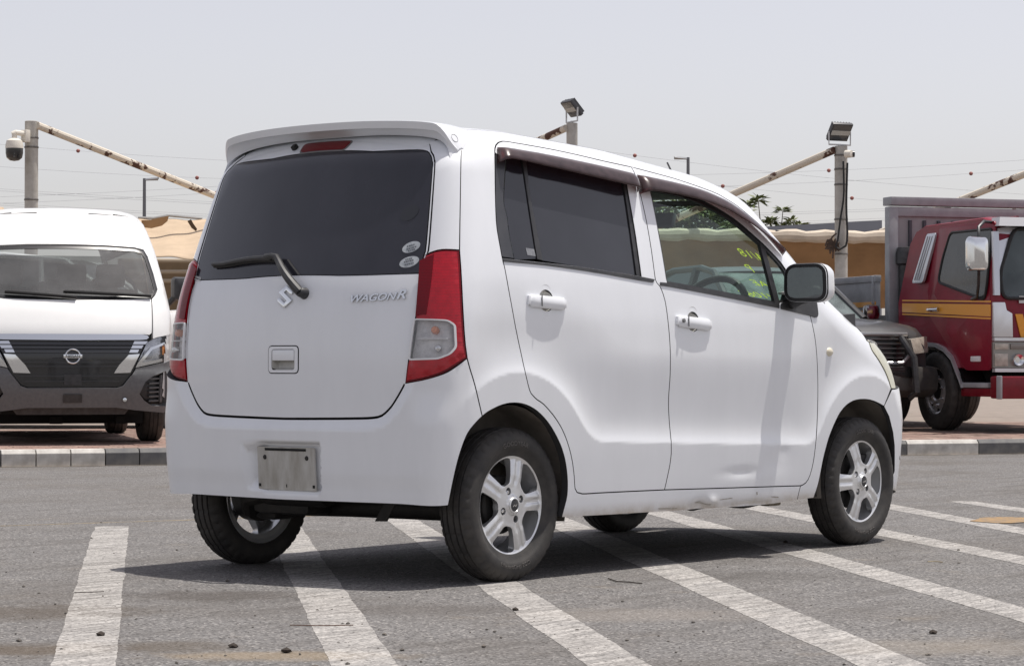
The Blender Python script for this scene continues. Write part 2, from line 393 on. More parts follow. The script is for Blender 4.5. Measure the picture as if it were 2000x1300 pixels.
CAR = {
'corner': [(1.1885,1.5855),(1.1777,1.5960),(1.1602,1.6081),(1.1324,1.6207),(1.1013,1.6283)],
'top_r': [(1.1013,1.6283),(1.0884,1.6291),(1.0644,1.6286),(1.0447,1.6271),(1.0189,1.6255),(0.9892,1.6243),(0.9588,1.6231),(0.9300,1.6226),(0.9043,1.6220),(0.8797,1.6215),(0.8554,1.6210),(0.8307,1.6203),(0.8046,1.6194),(0.7770,1.6182),(0.7482,1.6168),(0.7188,1.6152),(0.6891,1.6135),(0.6594,1.6117),(0.6351,1.6099),(0.6103,1.6082),(0.5854,1.6064),(0.5606,1.6043),(0.5351,1.6026),(0.5090,1.6009),(0.4824,1.5994),(0.4553,1.5980),(0.4277,1.5967),(0.3995,1.5956),(0.3704,1.5950),(0.3409,1.5946)],
'top_f': [(0.3409,1.5946),(0.3095,1.5931),(0.2774,1.5918),(0.2456,1.5902),(0.2137,1.5886),(0.1815,1.5870),(0.1505,1.5853),(0.1202,1.5836),(0.0892,1.5819),(0.0572,1.5794),(0.0226,1.5760),(-0.0051,1.5726),(-0.0363,1.5688),(-0.0691,1.5645),(-0.1020,1.5599),(-0.1330,1.5553),(-0.1615,1.5513),(-0.1853,1.5479),(-0.2215,1.5420),(-0.2412,1.5368),(-0.2596,1.5309),(-0.2818,1.5247),(-0.3030,1.5181),(-0.3249,1.5104),(-0.3416,1.5032),(-0.3587,1.4953),(-0.3764,1.4868),(-0.3948,1.4778),(-0.4137,1.4685),(-0.4339,1.4590),(-0.4555,1.4490),(-0.4798,1.4392),(-0.5011,1.4309),(-0.5245,1.4225),(-0.5488,1.4137),(-0.5737,1.4045),(-0.5970,1.3939),(-0.6205,1.3822),(-0.6455,1.3699),(-0.6697,1.3567),(-0.6903,1.3417),(-0.7036,1.3241),(-0.7134,1.3013),(-0.7191,1.2788),(-0.7216,1.2547),(-0.7214,1.2270),(-0.7203,1.2019),(-0.7193,1.1750),(-0.7198,1.1475),(-0.7214,1.1196),(-0.7245,1.0921)],
'bsplit': [(0.3393,1.5948),(0.3413,1.5814),(0.3448,1.5646),(0.3486,1.5525),(0.3520,1.5393),(0.3537,1.5251),(0.3541,1.5091),(0.3531,1.4973),(0.3520,1.4836),(0.3510,1.4683),(0.3501,1.4518),(0.3493,1.4347),(0.3487,1.4175),(0.3488,1.3998),(0.3488,1.3816),(0.3491,1.3626),(0.3496,1.3430),(0.3502,1.3230),(0.3507,1.3028),(0.3519,1.2810),(0.3528,1.2577),(0.3538,1.2341),(0.3547,1.2115),(0.3551,1.1917),(0.3550,1.1763),(0.3480,1.1603),(0.3308,1.1438),(0.3230,1.1264),(0.3148,1.1027),(0.3082,1.0735),(0.3057,1.0531),(0.3038,1.0303),(0.3023,1.0056),(0.3010,0.9798),(0.2995,0.9535),(0.2982,0.9310),(0.2967,0.9074),(0.2954,0.8880),(0.2943,0.8704),(0.2936,0.8530),(0.2933,0.8358),(0.2932,0.8190),(0.2931,0.8021),(0.2928,0.7853),(0.2923,0.7687),(0.2918,0.7523),(0.2913,0.7363),(0.2912,0.7173),(0.2918,0.6988),(0.2925,0.6805),(0.2930,0.6626),(0.2926,0.6450),(0.2913,0.6279),(0.2896,0.6115),(0.2875,0.5953),(0.2848,0.5788),(0.2826,0.5618),(0.2803,0.5436),(0.2782,0.5245),(0.2774,0.5055),(0.2792,0.4872),(0.2814,0.4706),(0.2799,0.4527),(0.2790,0.4372),(0.2802,0.4219),(0.2824,0.4049),(0.2857,0.3887),(0.2905,0.3706),(0.2958,0.3524),(0.3008,0.3358),(0.3046,0.3226),(0.3099,0.3055),(0.3130,0.2953)],
'dbot_r': [(0.3130,0.2953),(0.3518,0.2957),(0.3906,0.2962),(0.4289,0.2967),(0.4675,0.2972),(0.5059,0.2976),(0.5392,0.2980),(0.5730,0.2983),(0.6068,0.2987),(0.6402,0.2990),(0.6714,0.2993),(0.7001,0.2996),(0.7403,0.2998),(0.7772,0.2998),(0.8091,0.2999),(0.8340,0.3005),(0.8672,0.3071)],
'dbot_f': [(-0.6641,0.2749),(-0.6168,0.2758),(-0.5693,0.2769),(-0.5221,0.2779),(-0.4754,0.2789),(-0.4294,0.2798),(-0.3840,0.2808),(-0.3394,0.2817),(-0.2967,0.2826),(-0.2553,0.2834),(-0.2147,0.2842),(-0.1744,0.2850),(-0.1330,0.2859),(-0.0899,0.2867),(-0.0448,0.2876),(-0.0074,0.2884),(0.0311,0.2892),(0.0710,0.2901),(0.1116,0.2910),(0.1522,0.2918),(0.1932,0.2927),(0.2335,0.2936),(0.2737,0.2944),(0.3130,0.2953)],
'fseam': [(-0.7245,1.0921),(-0.7271,1.0644),(-0.7298,1.0363),(-0.7329,1.0100),(-0.7373,0.9877),(-0.7418,0.9673),(-0.7466,0.9446),(-0.7523,0.9193),(-0.7589,0.8940),(-0.7648,0.8700),(-0.7682,0.8528),(-0.7721,0.8339),(-0.7756,0.8136),(-0.7793,0.7922),(-0.7829,0.7699),(-0.7858,0.7507),(-0.7885,0.7307),(-0.7907,0.7100),(-0.7924,0.6886),(-0.7934,0.6667),(-0.7936,0.6443),(-0.7927,0.6243),(-0.7918,0.6031),(-0.7898,0.5815),(-0.7878,0.5598),(-0.7846,0.5385),(-0.7811,0.5182),(-0.7765,0.4993),(-0.7710,0.4789),(-0.7674,0.4594),(-0.7652,0.4410),(-0.7630,0.4235),(-0.7605,0.4071),(-0.7578,0.3916),(-0.7530,0.3703),(-0.7473,0.3513),(-0.7407,0.3347),(-0.7342,0.3203),(-0.7202,0.2995),(-0.7038,0.2862),(-0.6845,0.2791),(-0.6641,0.2749)],
'sill_seam': [(-0.6641,0.2749),(-0.6588,0.2601),(-0.6540,0.2454),(-0.6503,0.2306),(-0.6471,0.2158)],
'sill_bot': [(-0.6471,0.2158),(-0.6021,0.2138),(-0.5593,0.2117),(-0.5173,0.2095),(-0.4733,0.2076),(-0.4261,0.2061),(-0.3739,0.2052),(-0.3372,0.2050),(-0.2997,0.2050),(-0.2617,0.2053),(-0.2220,0.2057),(-0.1805,0.2063),(-0.1372,0.2069),(-0.0908,0.2076),(-0.0414,0.2082),(0.0116,0.2087),(0.0461,0.2090),(0.0827,0.2093),(0.1217,0.2096),(0.1618,0.2099),(0.2035,0.2102),(0.2459,0.2105),(0.2882,0.2108),(0.3309,0.2111),(0.3732,0.2115),(0.4142,0.2118),(0.4545,0.2121),(0.4934,0.2125),(0.5300,0.2128),(0.5644,0.2131),(0.5967,0.2134),(0.6404,0.2139),(0.6809,0.2144),(0.7186,0.2149),(0.7535,0.2154),(0.7868,0.2159),(0.8193,0.2164),(0.8509,0.2169),(0.8825,0.2174),(0.9147,0.2179),(0.9483,0.2184)],
'fend_bot': [(-0.7746,0.2190),(-0.7426,0.2182),(-0.7103,0.2174),(-0.6786,0.2166),(-0.6471,0.2158)],
'farch': [(-0.7746,0.2190),(-0.7818,0.2346),(-0.7896,0.2496),(-0.7969,0.2657),(-0.8040,0.2847),(-0.8093,0.3030),(-0.8145,0.3234),(-0.8203,0.3449),(-0.8264,0.3666),(-0.8332,0.3874),(-0.8407,0.4072),(-0.8491,0.4269),(-0.8578,0.4464),(-0.8676,0.4655),(-0.8793,0.4844),(-0.8924,0.5035),(-0.9075,0.5231),(-0.9235,0.5420),(-0.9394,0.5594),(-0.9555,0.5742),(-0.9817,0.5927),(-1.0084,0.6059),(-1.0356,0.6159),(-1.0639,0.6230),(-1.0923,0.6268),(-1.1208,0.6289),(-1.1651,0.6290),(-1.2081,0.6258),(-1.2476,0.6197),(-1.2817,0.6120),(-1.3094,0.6045),(-1.3352,0.5968)],
'qseam': [(1.2878,1.6643),(1.3294,1.6418),(1.3534,1.6255),(1.3763,1.6050),(1.4004,1.5742),(1.4079,1.5612),(1.4144,1.5477),(1.4199,1.5339),(1.4244,1.5200),(1.4282,1.5056),(1.4318,1.4905),(1.4352,1.4747),(1.4387,1.4579),(1.4417,1.4413),(1.4445,1.4250),(1.4471,1.4088),(1.4493,1.3942),(1.4521,1.3739),(1.4548,1.3543),(1.4570,1.3359),(1.4590,1.3181),(1.4610,1.3000),(1.4628,1.2822),(1.4645,1.2636),(1.4665,1.2436)],
'qseam2': [(1.4665,1.2436),(1.4668,1.2251),(1.4671,1.2073),(1.4673,1.1888),(1.4677,1.1681),(1.4683,1.1433),(1.4687,1.1253),(1.4691,1.1052),(1.4695,1.0836),(1.4698,1.0613),(1.4701,1.0386),(1.4702,1.0166),(1.4703,0.9956),(1.4702,0.9763),(1.4699,0.9524),(1.4694,0.9296),(1.4689,0.9080),(1.4683,0.8900),(1.4675,0.8746),(1.4667,0.8604),(1.4653,0.8421),(1.4634,0.8270),(1.4616,0.8131),(1.4598,0.7985)],
'qseam3': [(1.4598,0.7985),(1.4568,0.7867),(1.4536,0.7749),(1.4494,0.7611),(1.4457,0.7496),(1.4414,0.7375),(1.4366,0.7231),(1.4314,0.7049),(1.4284,0.6921),(1.4249,0.6775),(1.4204,0.6617),(1.4158,0.6451),(1.4110,0.6281),(1.4062,0.6113),(1.4012,0.5951)],
'gate_low': [(1.5993,1.1506),(1.6013,1.1229),(1.6032,1.0950),(1.6051,1.0673),(1.6071,1.0402),(1.6093,1.0138),(1.6116,0.9893),(1.6142,0.9661),(1.6168,0.9432),(1.6196,0.9195),(1.6224,0.8956),(1.6249,0.8781),(1.6275,0.8593),(1.6303,0.8399),(1.6330,0.8207),(1.6356,0.8024),(1.6378,0.7859),(1.6406,0.7631),(1.6429,0.7419),(1.6447,0.7240),(1.6462,0.7108),(1.6485,0.7037),(1.6544,0.6923),(1.6620,0.6786),(1.6699,0.6654),(1.6781,0.6525),(1.6859,0.6409),(1.6942,0.6299),(1.7053,0.6185),(1.7163,0.6087),(1.7307,0.5990),(1.7476,0.5934),(1.7602,0.5916),(1.7755,0.5902),(1.7899,0.5892),(1.8141,0.5883),(1.8343,0.5878),(1.8591,0.5872),(1.8884,0.5866),(1.9229,0.5859),(1.9459,0.5855),(1.9713,0.5851),(1.9992,0.5847),(2.0286,0.5842),(2.0588,0.5837),(2.0891,0.5833),(2.1189,0.5828)],
'lamp_bot': [(1.6462,0.7108),(1.6295,0.7134),(1.6133,0.7158),(1.5980,0.7186),(1.5835,0.7222),(1.5694,0.7269),(1.5556,0.7324),(1.5426,0.7383),(1.5312,0.7442),(1.5192,0.7518),(1.5095,0.7596),(1.4991,0.7682),(1.4870,0.7778),(1.4739,0.7881),(1.4598,0.7985)],
'bump_bot': [(1.5146,0.2895),(1.5233,0.2889),(1.5365,0.2886),(1.5479,0.2887),(1.5617,0.2888),(1.5780,0.2889),(1.5968,0.2890),(1.6110,0.2891),(1.6267,0.2892),(1.6442,0.2894),(1.6635,0.2896),(1.6848,0.2897),(1.7082,0.2899),(1.7304,0.2899),(1.7548,0.2900),(1.7808,0.2900),(1.8083,0.2900),(1.8366,0.2900),(1.8650,0.2899),(1.8923,0.2899),(1.9191,0.2898),(1.9476,0.2898),(1.9767,0.2897),(2.0056,0.2896),(2.0334,0.2894),(2.0593,0.2893),(2.0824,0.2892),(2.1142,0.2890),(2.1387,0.2888),(2.1599,0.2887),(2.1832,0.2885)],
'glass_side': [(1.5541,1.6007),(1.5457,1.5840),(1.5438,1.5736),(1.5431,1.5629),(1.5417,1.5618),(1.5460,1.5393),(1.5480,1.5287),(1.5505,1.5152),(1.5533,1.4988),(1.5564,1.4792),(1.5594,1.4577),(1.5625,1.4337),(1.5654,1.4090),(1.5682,1.3831),(1.5708,1.3581),(1.5730,1.3345),(1.5750,1.3131),(1.5766,1.2960),(1.5806,1.2605),(1.5831,1.2537),(1.5860,1.2441),(1.5902,1.2207),(1.5949,1.1942),(1.5994,1.1672)],
'glass_top': [(2.3432,1.6335),(2.3234,1.6321),(2.3040,1.6310),(2.2592,1.6291),(2.2374,1.6286),(2.2120,1.6283),(2.1837,1.6284),(2.1537,1.6290),(2.1226,1.6300),(2.0914,1.6314),(2.0606,1.6333),(2.0310,1.6354),(2.0031,1.6376),(1.9777,1.6398),(1.9507,1.6424),(1.9240,1.6456),(1.8972,1.6486),(1.8651,1.6517),(1.8178,1.6530),(1.7739,1.6525),(1.7341,1.6501),(1.7003,1.6470),(1.6725,1.6434),(1.6223,1.6338),(1.6008,1.6274),(1.5864,1.6225),(1.5640,1.6107),(1.5541,1.6007)],
'glass_bot': [(1.5994,1.1672),(1.6212,1.1724),(1.6443,1.1777),(1.6688,1.1825),(1.6942,1.1864),(1.7208,1.1899),(1.7481,1.1925),(1.7757,1.1939),(1.8037,1.1947),(1.8316,1.1945),(1.8588,1.1932),(1.8885,1.1910),(1.9173,1.1889),(1.9465,1.1871),(1.9759,1.1857),(2.0047,1.1846),(2.0326,1.1838),(2.0590,1.1832),(2.0833,1.1829),(2.1045,1.1824),(2.1412,1.1822),(2.1650,1.1817),(2.1842,1.1814),(2.2063,1.1813)],
'pil_r': [(1.1227,1.5820),(1.1323,1.5705),(1.1401,1.5600),(1.1517,1.5437),(1.1585,1.5336),(1.1660,1.5215),(1.1738,1.5081),(1.1822,1.4932),(1.1896,1.4784),(1.1961,1.4641),(1.2003,1.4522),(1.2028,1.4372),(1.2015,1.4268),(1.1989,1.4173),(1.1976,1.4047),(1.1986,1.3908),(1.1997,1.3752),(1.2009,1.3582),(1.2019,1.3407),(1.2022,1.3234),(1.2017,1.3066),(1.2005,1.2897),(1.1990,1.2727),(1.1976,1.2551),(1.1960,1.2372)],
'div_l': [(1.0363,1.5861),(1.0416,1.5753),(1.0453,1.5653),(1.0520,1.5446),(1.0540,1.5359),(1.0552,1.5262),(1.0567,1.5147),(1.0579,1.5022),(1.0592,1.4883),(1.0606,1.4735),(1.0622,1.4576),(1.0634,1.4417),(1.0643,1.4257),(1.0650,1.4102),(1.0655,1.3956),(1.0661,1.3766),(1.0670,1.3579),(1.0673,1.3397),(1.0676,1.3216),(1.0678,1.3035),(1.0679,1.2850),(1.0678,1.2657),(1.0677,1.2455)],
'div_r': [(1.0065,1.5828),(1.0169,1.5676),(1.0244,1.5539),(1.0303,1.5407),(1.0337,1.5287),(1.0367,1.5165),(1.0390,1.5043),(1.0410,1.4920),(1.0424,1.4797),(1.0437,1.4655),(1.0440,1.4518),(1.0437,1.4382),(1.0430,1.4244),(1.0422,1.4101),(1.0413,1.3951),(1.0406,1.3789),(1.0404,1.3613),(1.0399,1.3429),(1.0393,1.3236),(1.0386,1.3036),(1.0377,1.2829),(1.0367,1.2616),(1.0356,1.2399)],
'mg_r': [(0.4399,1.5591),(0.4431,1.5474),(0.4448,1.5363),(0.4480,1.5171),(0.4488,1.5078),(0.4502,1.4966),(0.4515,1.4839),(0.4529,1.4698),(0.4544,1.4543),(0.4558,1.4377),(0.4575,1.4202),(0.4587,1.4026),(0.4598,1.3848),(0.4609,1.3666),(0.4625,1.3473),(0.4637,1.3273),(0.4649,1.3065),(0.4659,1.2849),(0.4668,1.2626),(0.4675,1.2397),(0.4685,1.2160),(0.4690,1.1921)],
'mgf_r': [(0.4146,1.5574),(0.4205,1.5453),(0.4250,1.5336),(0.4286,1.5147),(0.4295,1.5055),(0.4299,1.4948),(0.4303,1.4825),(0.4307,1.4689),(0.4311,1.4539),(0.4318,1.4377),(0.4321,1.4209),(0.4325,1.4036),(0.4330,1.3859),(0.4336,1.3694),(0.4344,1.3520),(0.4357,1.3334),(0.4366,1.3143),(0.4375,1.2943),(0.4382,1.2737),(0.4389,1.2525),(0.4394,1.2307),(0.4402,1.2082),(0.4404,1.1857)],
'belt_t': [(1.2724,1.2386),(1.2522,1.2378),(1.2320,1.2366),(1.2013,1.2349),(1.1789,1.2339),(1.1524,1.2327),(1.1231,1.2314),(1.0920,1.2303),(1.0614,1.2289),(1.0321,1.2276),(1.0042,1.2264),(0.9765,1.2253),(0.9488,1.2242),(0.9208,1.2231),(0.8920,1.2220),(0.8629,1.2204),(0.8377,1.2188),(0.8125,1.2170),(0.7871,1.2152),(0.7611,1.2131),(0.7343,1.2110),(0.7065,1.2087),(0.6773,1.2062),(0.6503,1.2040),(0.6221,1.2016),(0.5929,1.1990),(0.5626,1.1966),(0.5321,1.1939),(0.5015,1.1911),(0.4708,1.1884),(0.4404,1.1857)],
'belt_b': [(1.2705,1.2254),(1.2519,1.2252),(1.2332,1.2247),(1.2034,1.2236),(1.1810,1.2229),(1.1543,1.2220),(1.1247,1.2210),(1.0936,1.2198),(1.0622,1.2187),(1.0329,1.2173),(1.0051,1.2157),(0.9777,1.2140),(0.9504,1.2122),(0.9229,1.2102),(0.8949,1.2082),(0.8657,1.2062),(0.8405,1.2043),(0.8151,1.2023),(0.7894,1.2002),(0.7632,1.1980),(0.7364,1.1956),(0.7088,1.1931),(0.6803,1.1905),(0.6535,1.1879),(0.6246,1.1849),(0.5945,1.1818),(0.5641,1.1786),(0.5339,1.1756),(0.5055,1.1726),(0.4795,1.1699),(0.4569,1.1677),(0.4227,1.1643),(0.3983,1.1622),(0.3776,1.1605),(0.3549,1.1585)],
'win_top_r': [(1.1836,1.5807),(1.1564,1.5807),(1.1288,1.5808),(1.1009,1.5809),(1.0723,1.5814),(1.0439,1.5816),(1.0153,1.5819),(0.9866,1.5823),(0.9573,1.5830),(0.9285,1.5835),(0.8996,1.5840),(0.8716,1.5841),(0.8443,1.5839),(0.8147,1.5832),(0.7849,1.5821),(0.7548,1.5808),(0.7253,1.5791),(0.6963,1.5771),(0.6684,1.5748),(0.6411,1.5727),(0.6149,1.5707),(0.5902,1.5688),(0.5672,1.5672),(0.5462,1.5658),(0.5089,1.5634),(0.4812,1.5617),(0.4590,1.5603),(0.4385,1.5588),(0.4146,1.5574)],
'fw_left': [(0.3129,1.5319),(0.3129,1.5226),(0.3117,1.5149),(0.3103,1.5050),(0.3084,1.4895),(0.3076,1.4797),(0.3068,1.4680),(0.3060,1.4546),(0.3051,1.4398),(0.3045,1.4234),(0.3032,1.4064),(0.3019,1.3886),(0.3004,1.3705),(0.2989,1.3524),(0.2973,1.3342),(0.2956,1.3152),(0.2937,1.2956),(0.2915,1.2755),(0.2892,1.2547),(0.2868,1.2334),(0.2843,1.2115),(0.2817,1.1891),(0.2789,1.1663)],
'fbelt_t': [(0.3445,1.1614),(0.3282,1.1641),(0.2796,1.1624),(0.2583,1.1604),(0.2328,1.1579),(0.2033,1.1552),(0.1714,1.1518),(0.1371,1.1482),(0.1004,1.1444),(0.0627,1.1402),(0.0237,1.1361),(-0.0151,1.1317),(-0.0542,1.1275),(-0.0843,1.1242),(-0.1155,1.1207),(-0.1476,1.1170),(-0.1809,1.1134),(-0.2145,1.1095),(-0.2488,1.1055),(-0.2839,1.1016),(-0.3191,1.0975),(-0.3549,1.0934),(-0.3904,1.0892),(-0.4261,1.0851),(-0.4620,1.0810),(-0.4974,1.0769)],
'fbelt_b': [(0.3438,1.1460),(0.3296,1.1473),(0.2831,1.1441),(0.2616,1.1420),(0.2361,1.1394),(0.2071,1.1363),(0.1748,1.1330),(0.1404,1.1291),(0.1040,1.1250),(0.0659,1.1208),(0.0273,1.1162),(-0.0121,1.1117),(-0.0511,1.1072),(-0.0812,1.1035),(-0.1124,1.0997),(-0.1445,1.0957),(-0.1778,1.0916),(-0.2114,1.0873),(-0.2456,1.0829),(-0.2807,1.0785),(-0.3158,1.0739),(-0.3511,1.0693),(-0.3870,1.0647),(-0.4226,1.0601),(-0.4585,1.0555),(-0.4938,1.0509)],
'fw_top': [(0.3129,1.5319),(0.2827,1.5310),(0.2515,1.5300),(0.2198,1.5290),(0.1877,1.5282),(0.1567,1.5272),(0.1272,1.5261),(0.0998,1.5249),(0.0753,1.5235),(0.0351,1.5205),(0.0037,1.5169),(-0.0228,1.5130),(-0.0484,1.5090),(-0.0804,1.5034),(-0.1080,1.4974),(-0.1350,1.4913),(-0.1613,1.4850),(-0.1862,1.4783),(-0.2119,1.4712),(-0.2317,1.4656),(-0.2512,1.4595),(-0.2716,1.4530),(-0.2923,1.4453),(-0.3153,1.4358),(-0.3397,1.4249),(-0.3635,1.4136),(-0.3848,1.4033),(-0.4071,1.3918),(-0.4264,1.3819),(-0.4457,1.3718)],
'fw_top2': [(-0.4457,1.3718),(-0.4681,1.3582),(-0.4901,1.3440),(-0.5121,1.3290),(-0.5287,1.3174),(-0.5448,1.3051),(-0.5606,1.2921),(-0.5747,1.2776),(-0.5874,1.2614),(-0.5982,1.2434),(-0.6084,1.2245),(-0.6195,1.2055)],
'fdiv_l': [(-0.4298,1.3813),(-0.4300,1.3743),(-0.4320,1.3544),(-0.4338,1.3406),(-0.4362,1.3226),(-0.4390,1.3014),(-0.4423,1.2780),(-0.4459,1.2536),(-0.4493,1.2295),(-0.4524,1.2073),(-0.4556,1.1838),(-0.4588,1.1613),(-0.4621,1.1395),(-0.4657,1.1179),(-0.4695,1.0960),(-0.4737,1.0733)],
'fdiv_r': [(-0.4648,1.3601),(-0.4654,1.3480),(-0.4684,1.3250),(-0.4708,1.3091),(-0.4741,1.2886),(-0.4781,1.2649),(-0.4824,1.2394),(-0.4867,1.2138),(-0.4906,1.1901),(-0.4954,1.1644),(-0.5000,1.1396),(-0.5048,1.1154),(-0.5099,1.0911),(-0.5153,1.0659)],
'tri_base': [(-0.5105,1.0858),(-0.5457,1.0893),(-0.5816,1.0930),(-0.6075,1.1058),(-0.6158,1.1255),(-0.6177,1.1513),(-0.6179,1.1794),(-0.6195,1.2055)],
'mtri': [(-0.5026,1.0453),(-0.5101,1.0830),(-0.6075,1.1058),(-0.7660,1.1462),(-0.7908,1.0945),(-0.7911,1.0204),(-0.7763,1.0005),(-0.7214,1.0127)],
'hoodline': [(-0.9933,1.1009),(-1.0517,1.0944),(-1.0789,1.0758),(-1.1035,1.0579),(-1.1386,1.0358),(-1.1681,1.0192),(-1.2065,0.9995),(-1.2423,0.9776),(-1.2757,0.9571),(-1.3028,0.9324),(-1.3105,0.9103),(-1.3101,0.8948),(-1.3235,0.8817),(-1.3376,0.8703)],
'flamp': [(-1.2701,0.8832),(-1.2589,0.8634),(-1.2617,0.8433),(-1.2743,0.8296),(-1.2924,0.8156),(-1.3103,0.8006),(-1.3277,0.7839),(-1.3452,0.7661),(-1.3609,0.7491),(-1.3726,0.7331),(-1.3819,0.7178),(-1.3891,0.7040),(-1.3938,0.6874),(-1.3972,0.6725)],
'vis_r_t': [(1.1662,1.5975),(1.1416,1.5965),(1.1165,1.5955),(1.0911,1.5946),(1.0661,1.5934),(1.0407,1.5925),(1.0156,1.5916),(0.9907,1.5908),(0.9659,1.5904),(0.9391,1.5896),(0.9135,1.5888),(0.8887,1.5880),(0.8640,1.5871),(0.8391,1.5862),(0.8133,1.5851),(0.7860,1.5840),(0.7608,1.5830),(0.7347,1.5819),(0.7079,1.5808),(0.6806,1.5796),(0.6531,1.5784),(0.6254,1.5771),(0.5979,1.5758),(0.5708,1.5744),(0.5402,1.5727),(0.5098,1.5710),(0.4794,1.5692),(0.4490,1.5674),(0.4183,1.5656),(0.3868,1.5642),(0.3552,1.5628)],
'vis_r_b': [(1.2045,1.5500),(1.1864,1.5512),(1.1504,1.5506),(1.1324,1.5499),(1.1109,1.5488),(1.0866,1.5475),(1.0601,1.5460),(1.0321,1.5444),(1.0032,1.5428),(0.9741,1.5412),(0.9457,1.5398),(0.9205,1.5385),(0.8946,1.5372),(0.8683,1.5359),(0.8414,1.5345),(0.8143,1.5330),(0.7869,1.5316),(0.7593,1.5301),(0.7316,1.5286),(0.7040,1.5271),(0.6753,1.5256),(0.6450,1.5239),(0.6136,1.5222),(0.5818,1.5206),(0.5508,1.5189),(0.5212,1.5172),(0.4938,1.5157),(0.4693,1.5143),(0.4486,1.5132),(0.4111,1.5108),(0.3944,1.5096),(0.3781,1.5082)],
'vis_f_t': [(0.3392,1.5615),(0.3112,1.5606),(0.2830,1.5598),(0.2546,1.5589),(0.2257,1.5583),(0.1970,1.5572),(0.1677,1.5562),(0.1375,1.5553),(0.1077,1.5541),(0.0785,1.5527),(0.0504,1.5512),(0.0163,1.5491),(-0.0164,1.5465),(-0.0473,1.5437),(-0.0754,1.5406),(-0.1075,1.5360),(-0.1350,1.5310),(-0.1618,1.5259),(-0.1882,1.5209),(-0.2136,1.5158),(-0.2391,1.5097),(-0.2581,1.5040),(-0.2777,1.4978),(-0.2966,1.4909),(-0.3151,1.4835),(-0.3332,1.4759),(-0.3514,1.4680),(-0.3692,1.4595),(-0.3871,1.4506),(-0.4057,1.4413),(-0.4242,1.4313),(-0.4430,1.4212),(-0.4609,1.4107),(-0.4785,1.4004),(-0.4956,1.3897),(-0.5120,1.3789),(-0.5277,1.3683),(-0.5462,1.3543),(-0.5635,1.3409),(-0.5809,1.3270)],
'vis_f_b': [(0.3632,1.5040),(0.3352,1.5051),(0.3015,1.5058),(0.2784,1.5055),(0.2519,1.5047),(0.2241,1.5038),(0.1969,1.5028),(0.1710,1.5017),(0.1452,1.5004),(0.1192,1.4990),(0.0927,1.4974),(0.0652,1.4955),(0.0368,1.4935),(0.0089,1.4912),(-0.0173,1.4888),(-0.0489,1.4857),(-0.0776,1.4821),(-0.1056,1.4783),(-0.1333,1.4743),(-0.1602,1.4701),(-0.1868,1.4651),(-0.2134,1.4586),(-0.2402,1.4514),(-0.2659,1.4443),(-0.2901,1.4376),(-0.3133,1.4310),(-0.3360,1.4239),(-0.3577,1.4160),(-0.3785,1.4073),(-0.4016,1.3980),(-0.4213,1.3906),(-0.4423,1.3826),(-0.4641,1.3742),(-0.4853,1.3649),(-0.5069,1.3551),(-0.5292,1.3449),(-0.5517,1.3342),(-0.5750,1.3238)],
'hnd_r': [(1.1578,1.0503),(0.9380,1.0375)],
'hnd_f': [(0.2508,0.9655),(0.0107,0.9480)],
'marker': [(-0.8818,0.8319)],
'emblem': [(2.1797,1.0765)],
'letters': [(1.8387,1.0697),(1.6491,1.0672)],
'stickers': [(1.6331,1.3010),(1.6389,1.2329),(1.6461,1.4438)],
'wip_pivot': [(2.0908,1.0910)],
'wip_elbow': [(2.2352,1.2681)],
'wip_tip': [(2.6375,1.2638)],
'seam_up': [(1.1885,1.5855),(1.1988,1.5735),(1.2071,1.5631),(1.2147,1.5520),(1.2227,1.5383),(1.2276,1.5284),(1.2326,1.5170),(1.2377,1.5045),(1.2429,1.4909),(1.2483,1.4766),(1.2533,1.4629),(1.2576,1.4502),(1.2630,1.4335),(1.2670,1.4179),(1.2704,1.4029),(1.2734,1.3883),(1.2754,1.3747),(1.2770,1.3554),(1.2770,1.3388),(1.2765,1.3200),(1.2759,1.3027),(1.2749,1.2836),(1.2740,1.2633),(1.2727,1.2430)],
'seam_lo': [(1.2727,1.2430),(1.2697,1.2244),(1.2671,1.2052),(1.2658,1.1923),(1.2639,1.1635),(1.2626,1.1481),(1.2606,1.1287),(1.2580,1.1064),(1.2548,1.0822),(1.2512,1.0572),(1.2471,1.0327),(1.2435,1.0098),(1.2401,0.9899),(1.2354,0.9640),(1.2312,0.9422),(1.2274,0.9228),(1.2235,0.9041),(1.2188,0.8890),(1.2142,0.8742),(1.2096,0.8595),(1.2051,0.8448),(1.2009,0.8303),(1.1972,0.8159),(1.1933,0.7981),(1.1903,0.7804),(1.1883,0.7631),(1.1871,0.7463),(1.1805,0.7292),(1.1739,0.7120),(1.1676,0.6963),(1.1618,0.6839),(1.1524,0.6718),(1.1431,0.6654),(1.1308,0.6568),(1.1160,0.6486),(1.1010,0.6432),(1.0811,0.6335),(1.0656,0.6232),(1.0470,0.6102),(1.0277,0.5958),(1.0108,0.5817),(0.9960,0.5684),(0.9828,0.5549),(0.9701,0.5409),(0.9583,0.5256),(0.9488,0.5122),(0.9399,0.4978),(0.9316,0.4830),(0.9235,0.4681),(0.9166,0.4535),(0.9092,0.4356),(0.9026,0.4177),(0.8974,0.4002),(0.8927,0.3833),(0.8890,0.3664),(0.8863,0.3496),(0.8835,0.3345),(0.8807,0.3227),(0.8672,0.3071)],
'rarch_b': [(1.5146,0.2895),(1.5124,0.3063),(1.5102,0.3230),(1.5079,0.3398),(1.5055,0.3565),(1.5028,0.3733),(1.5000,0.3901),(1.4970,0.4070),(1.4937,0.4238),(1.4901,0.4404),(1.4861,0.4568),(1.4815,0.4733),(1.4762,0.4901),(1.4704,0.5064),(1.4645,0.5215),(1.4586,0.5346),(1.4478,0.5517),(1.4363,0.5646),(1.4255,0.5752),(1.4127,0.5864),(1.4012,0.5951)],
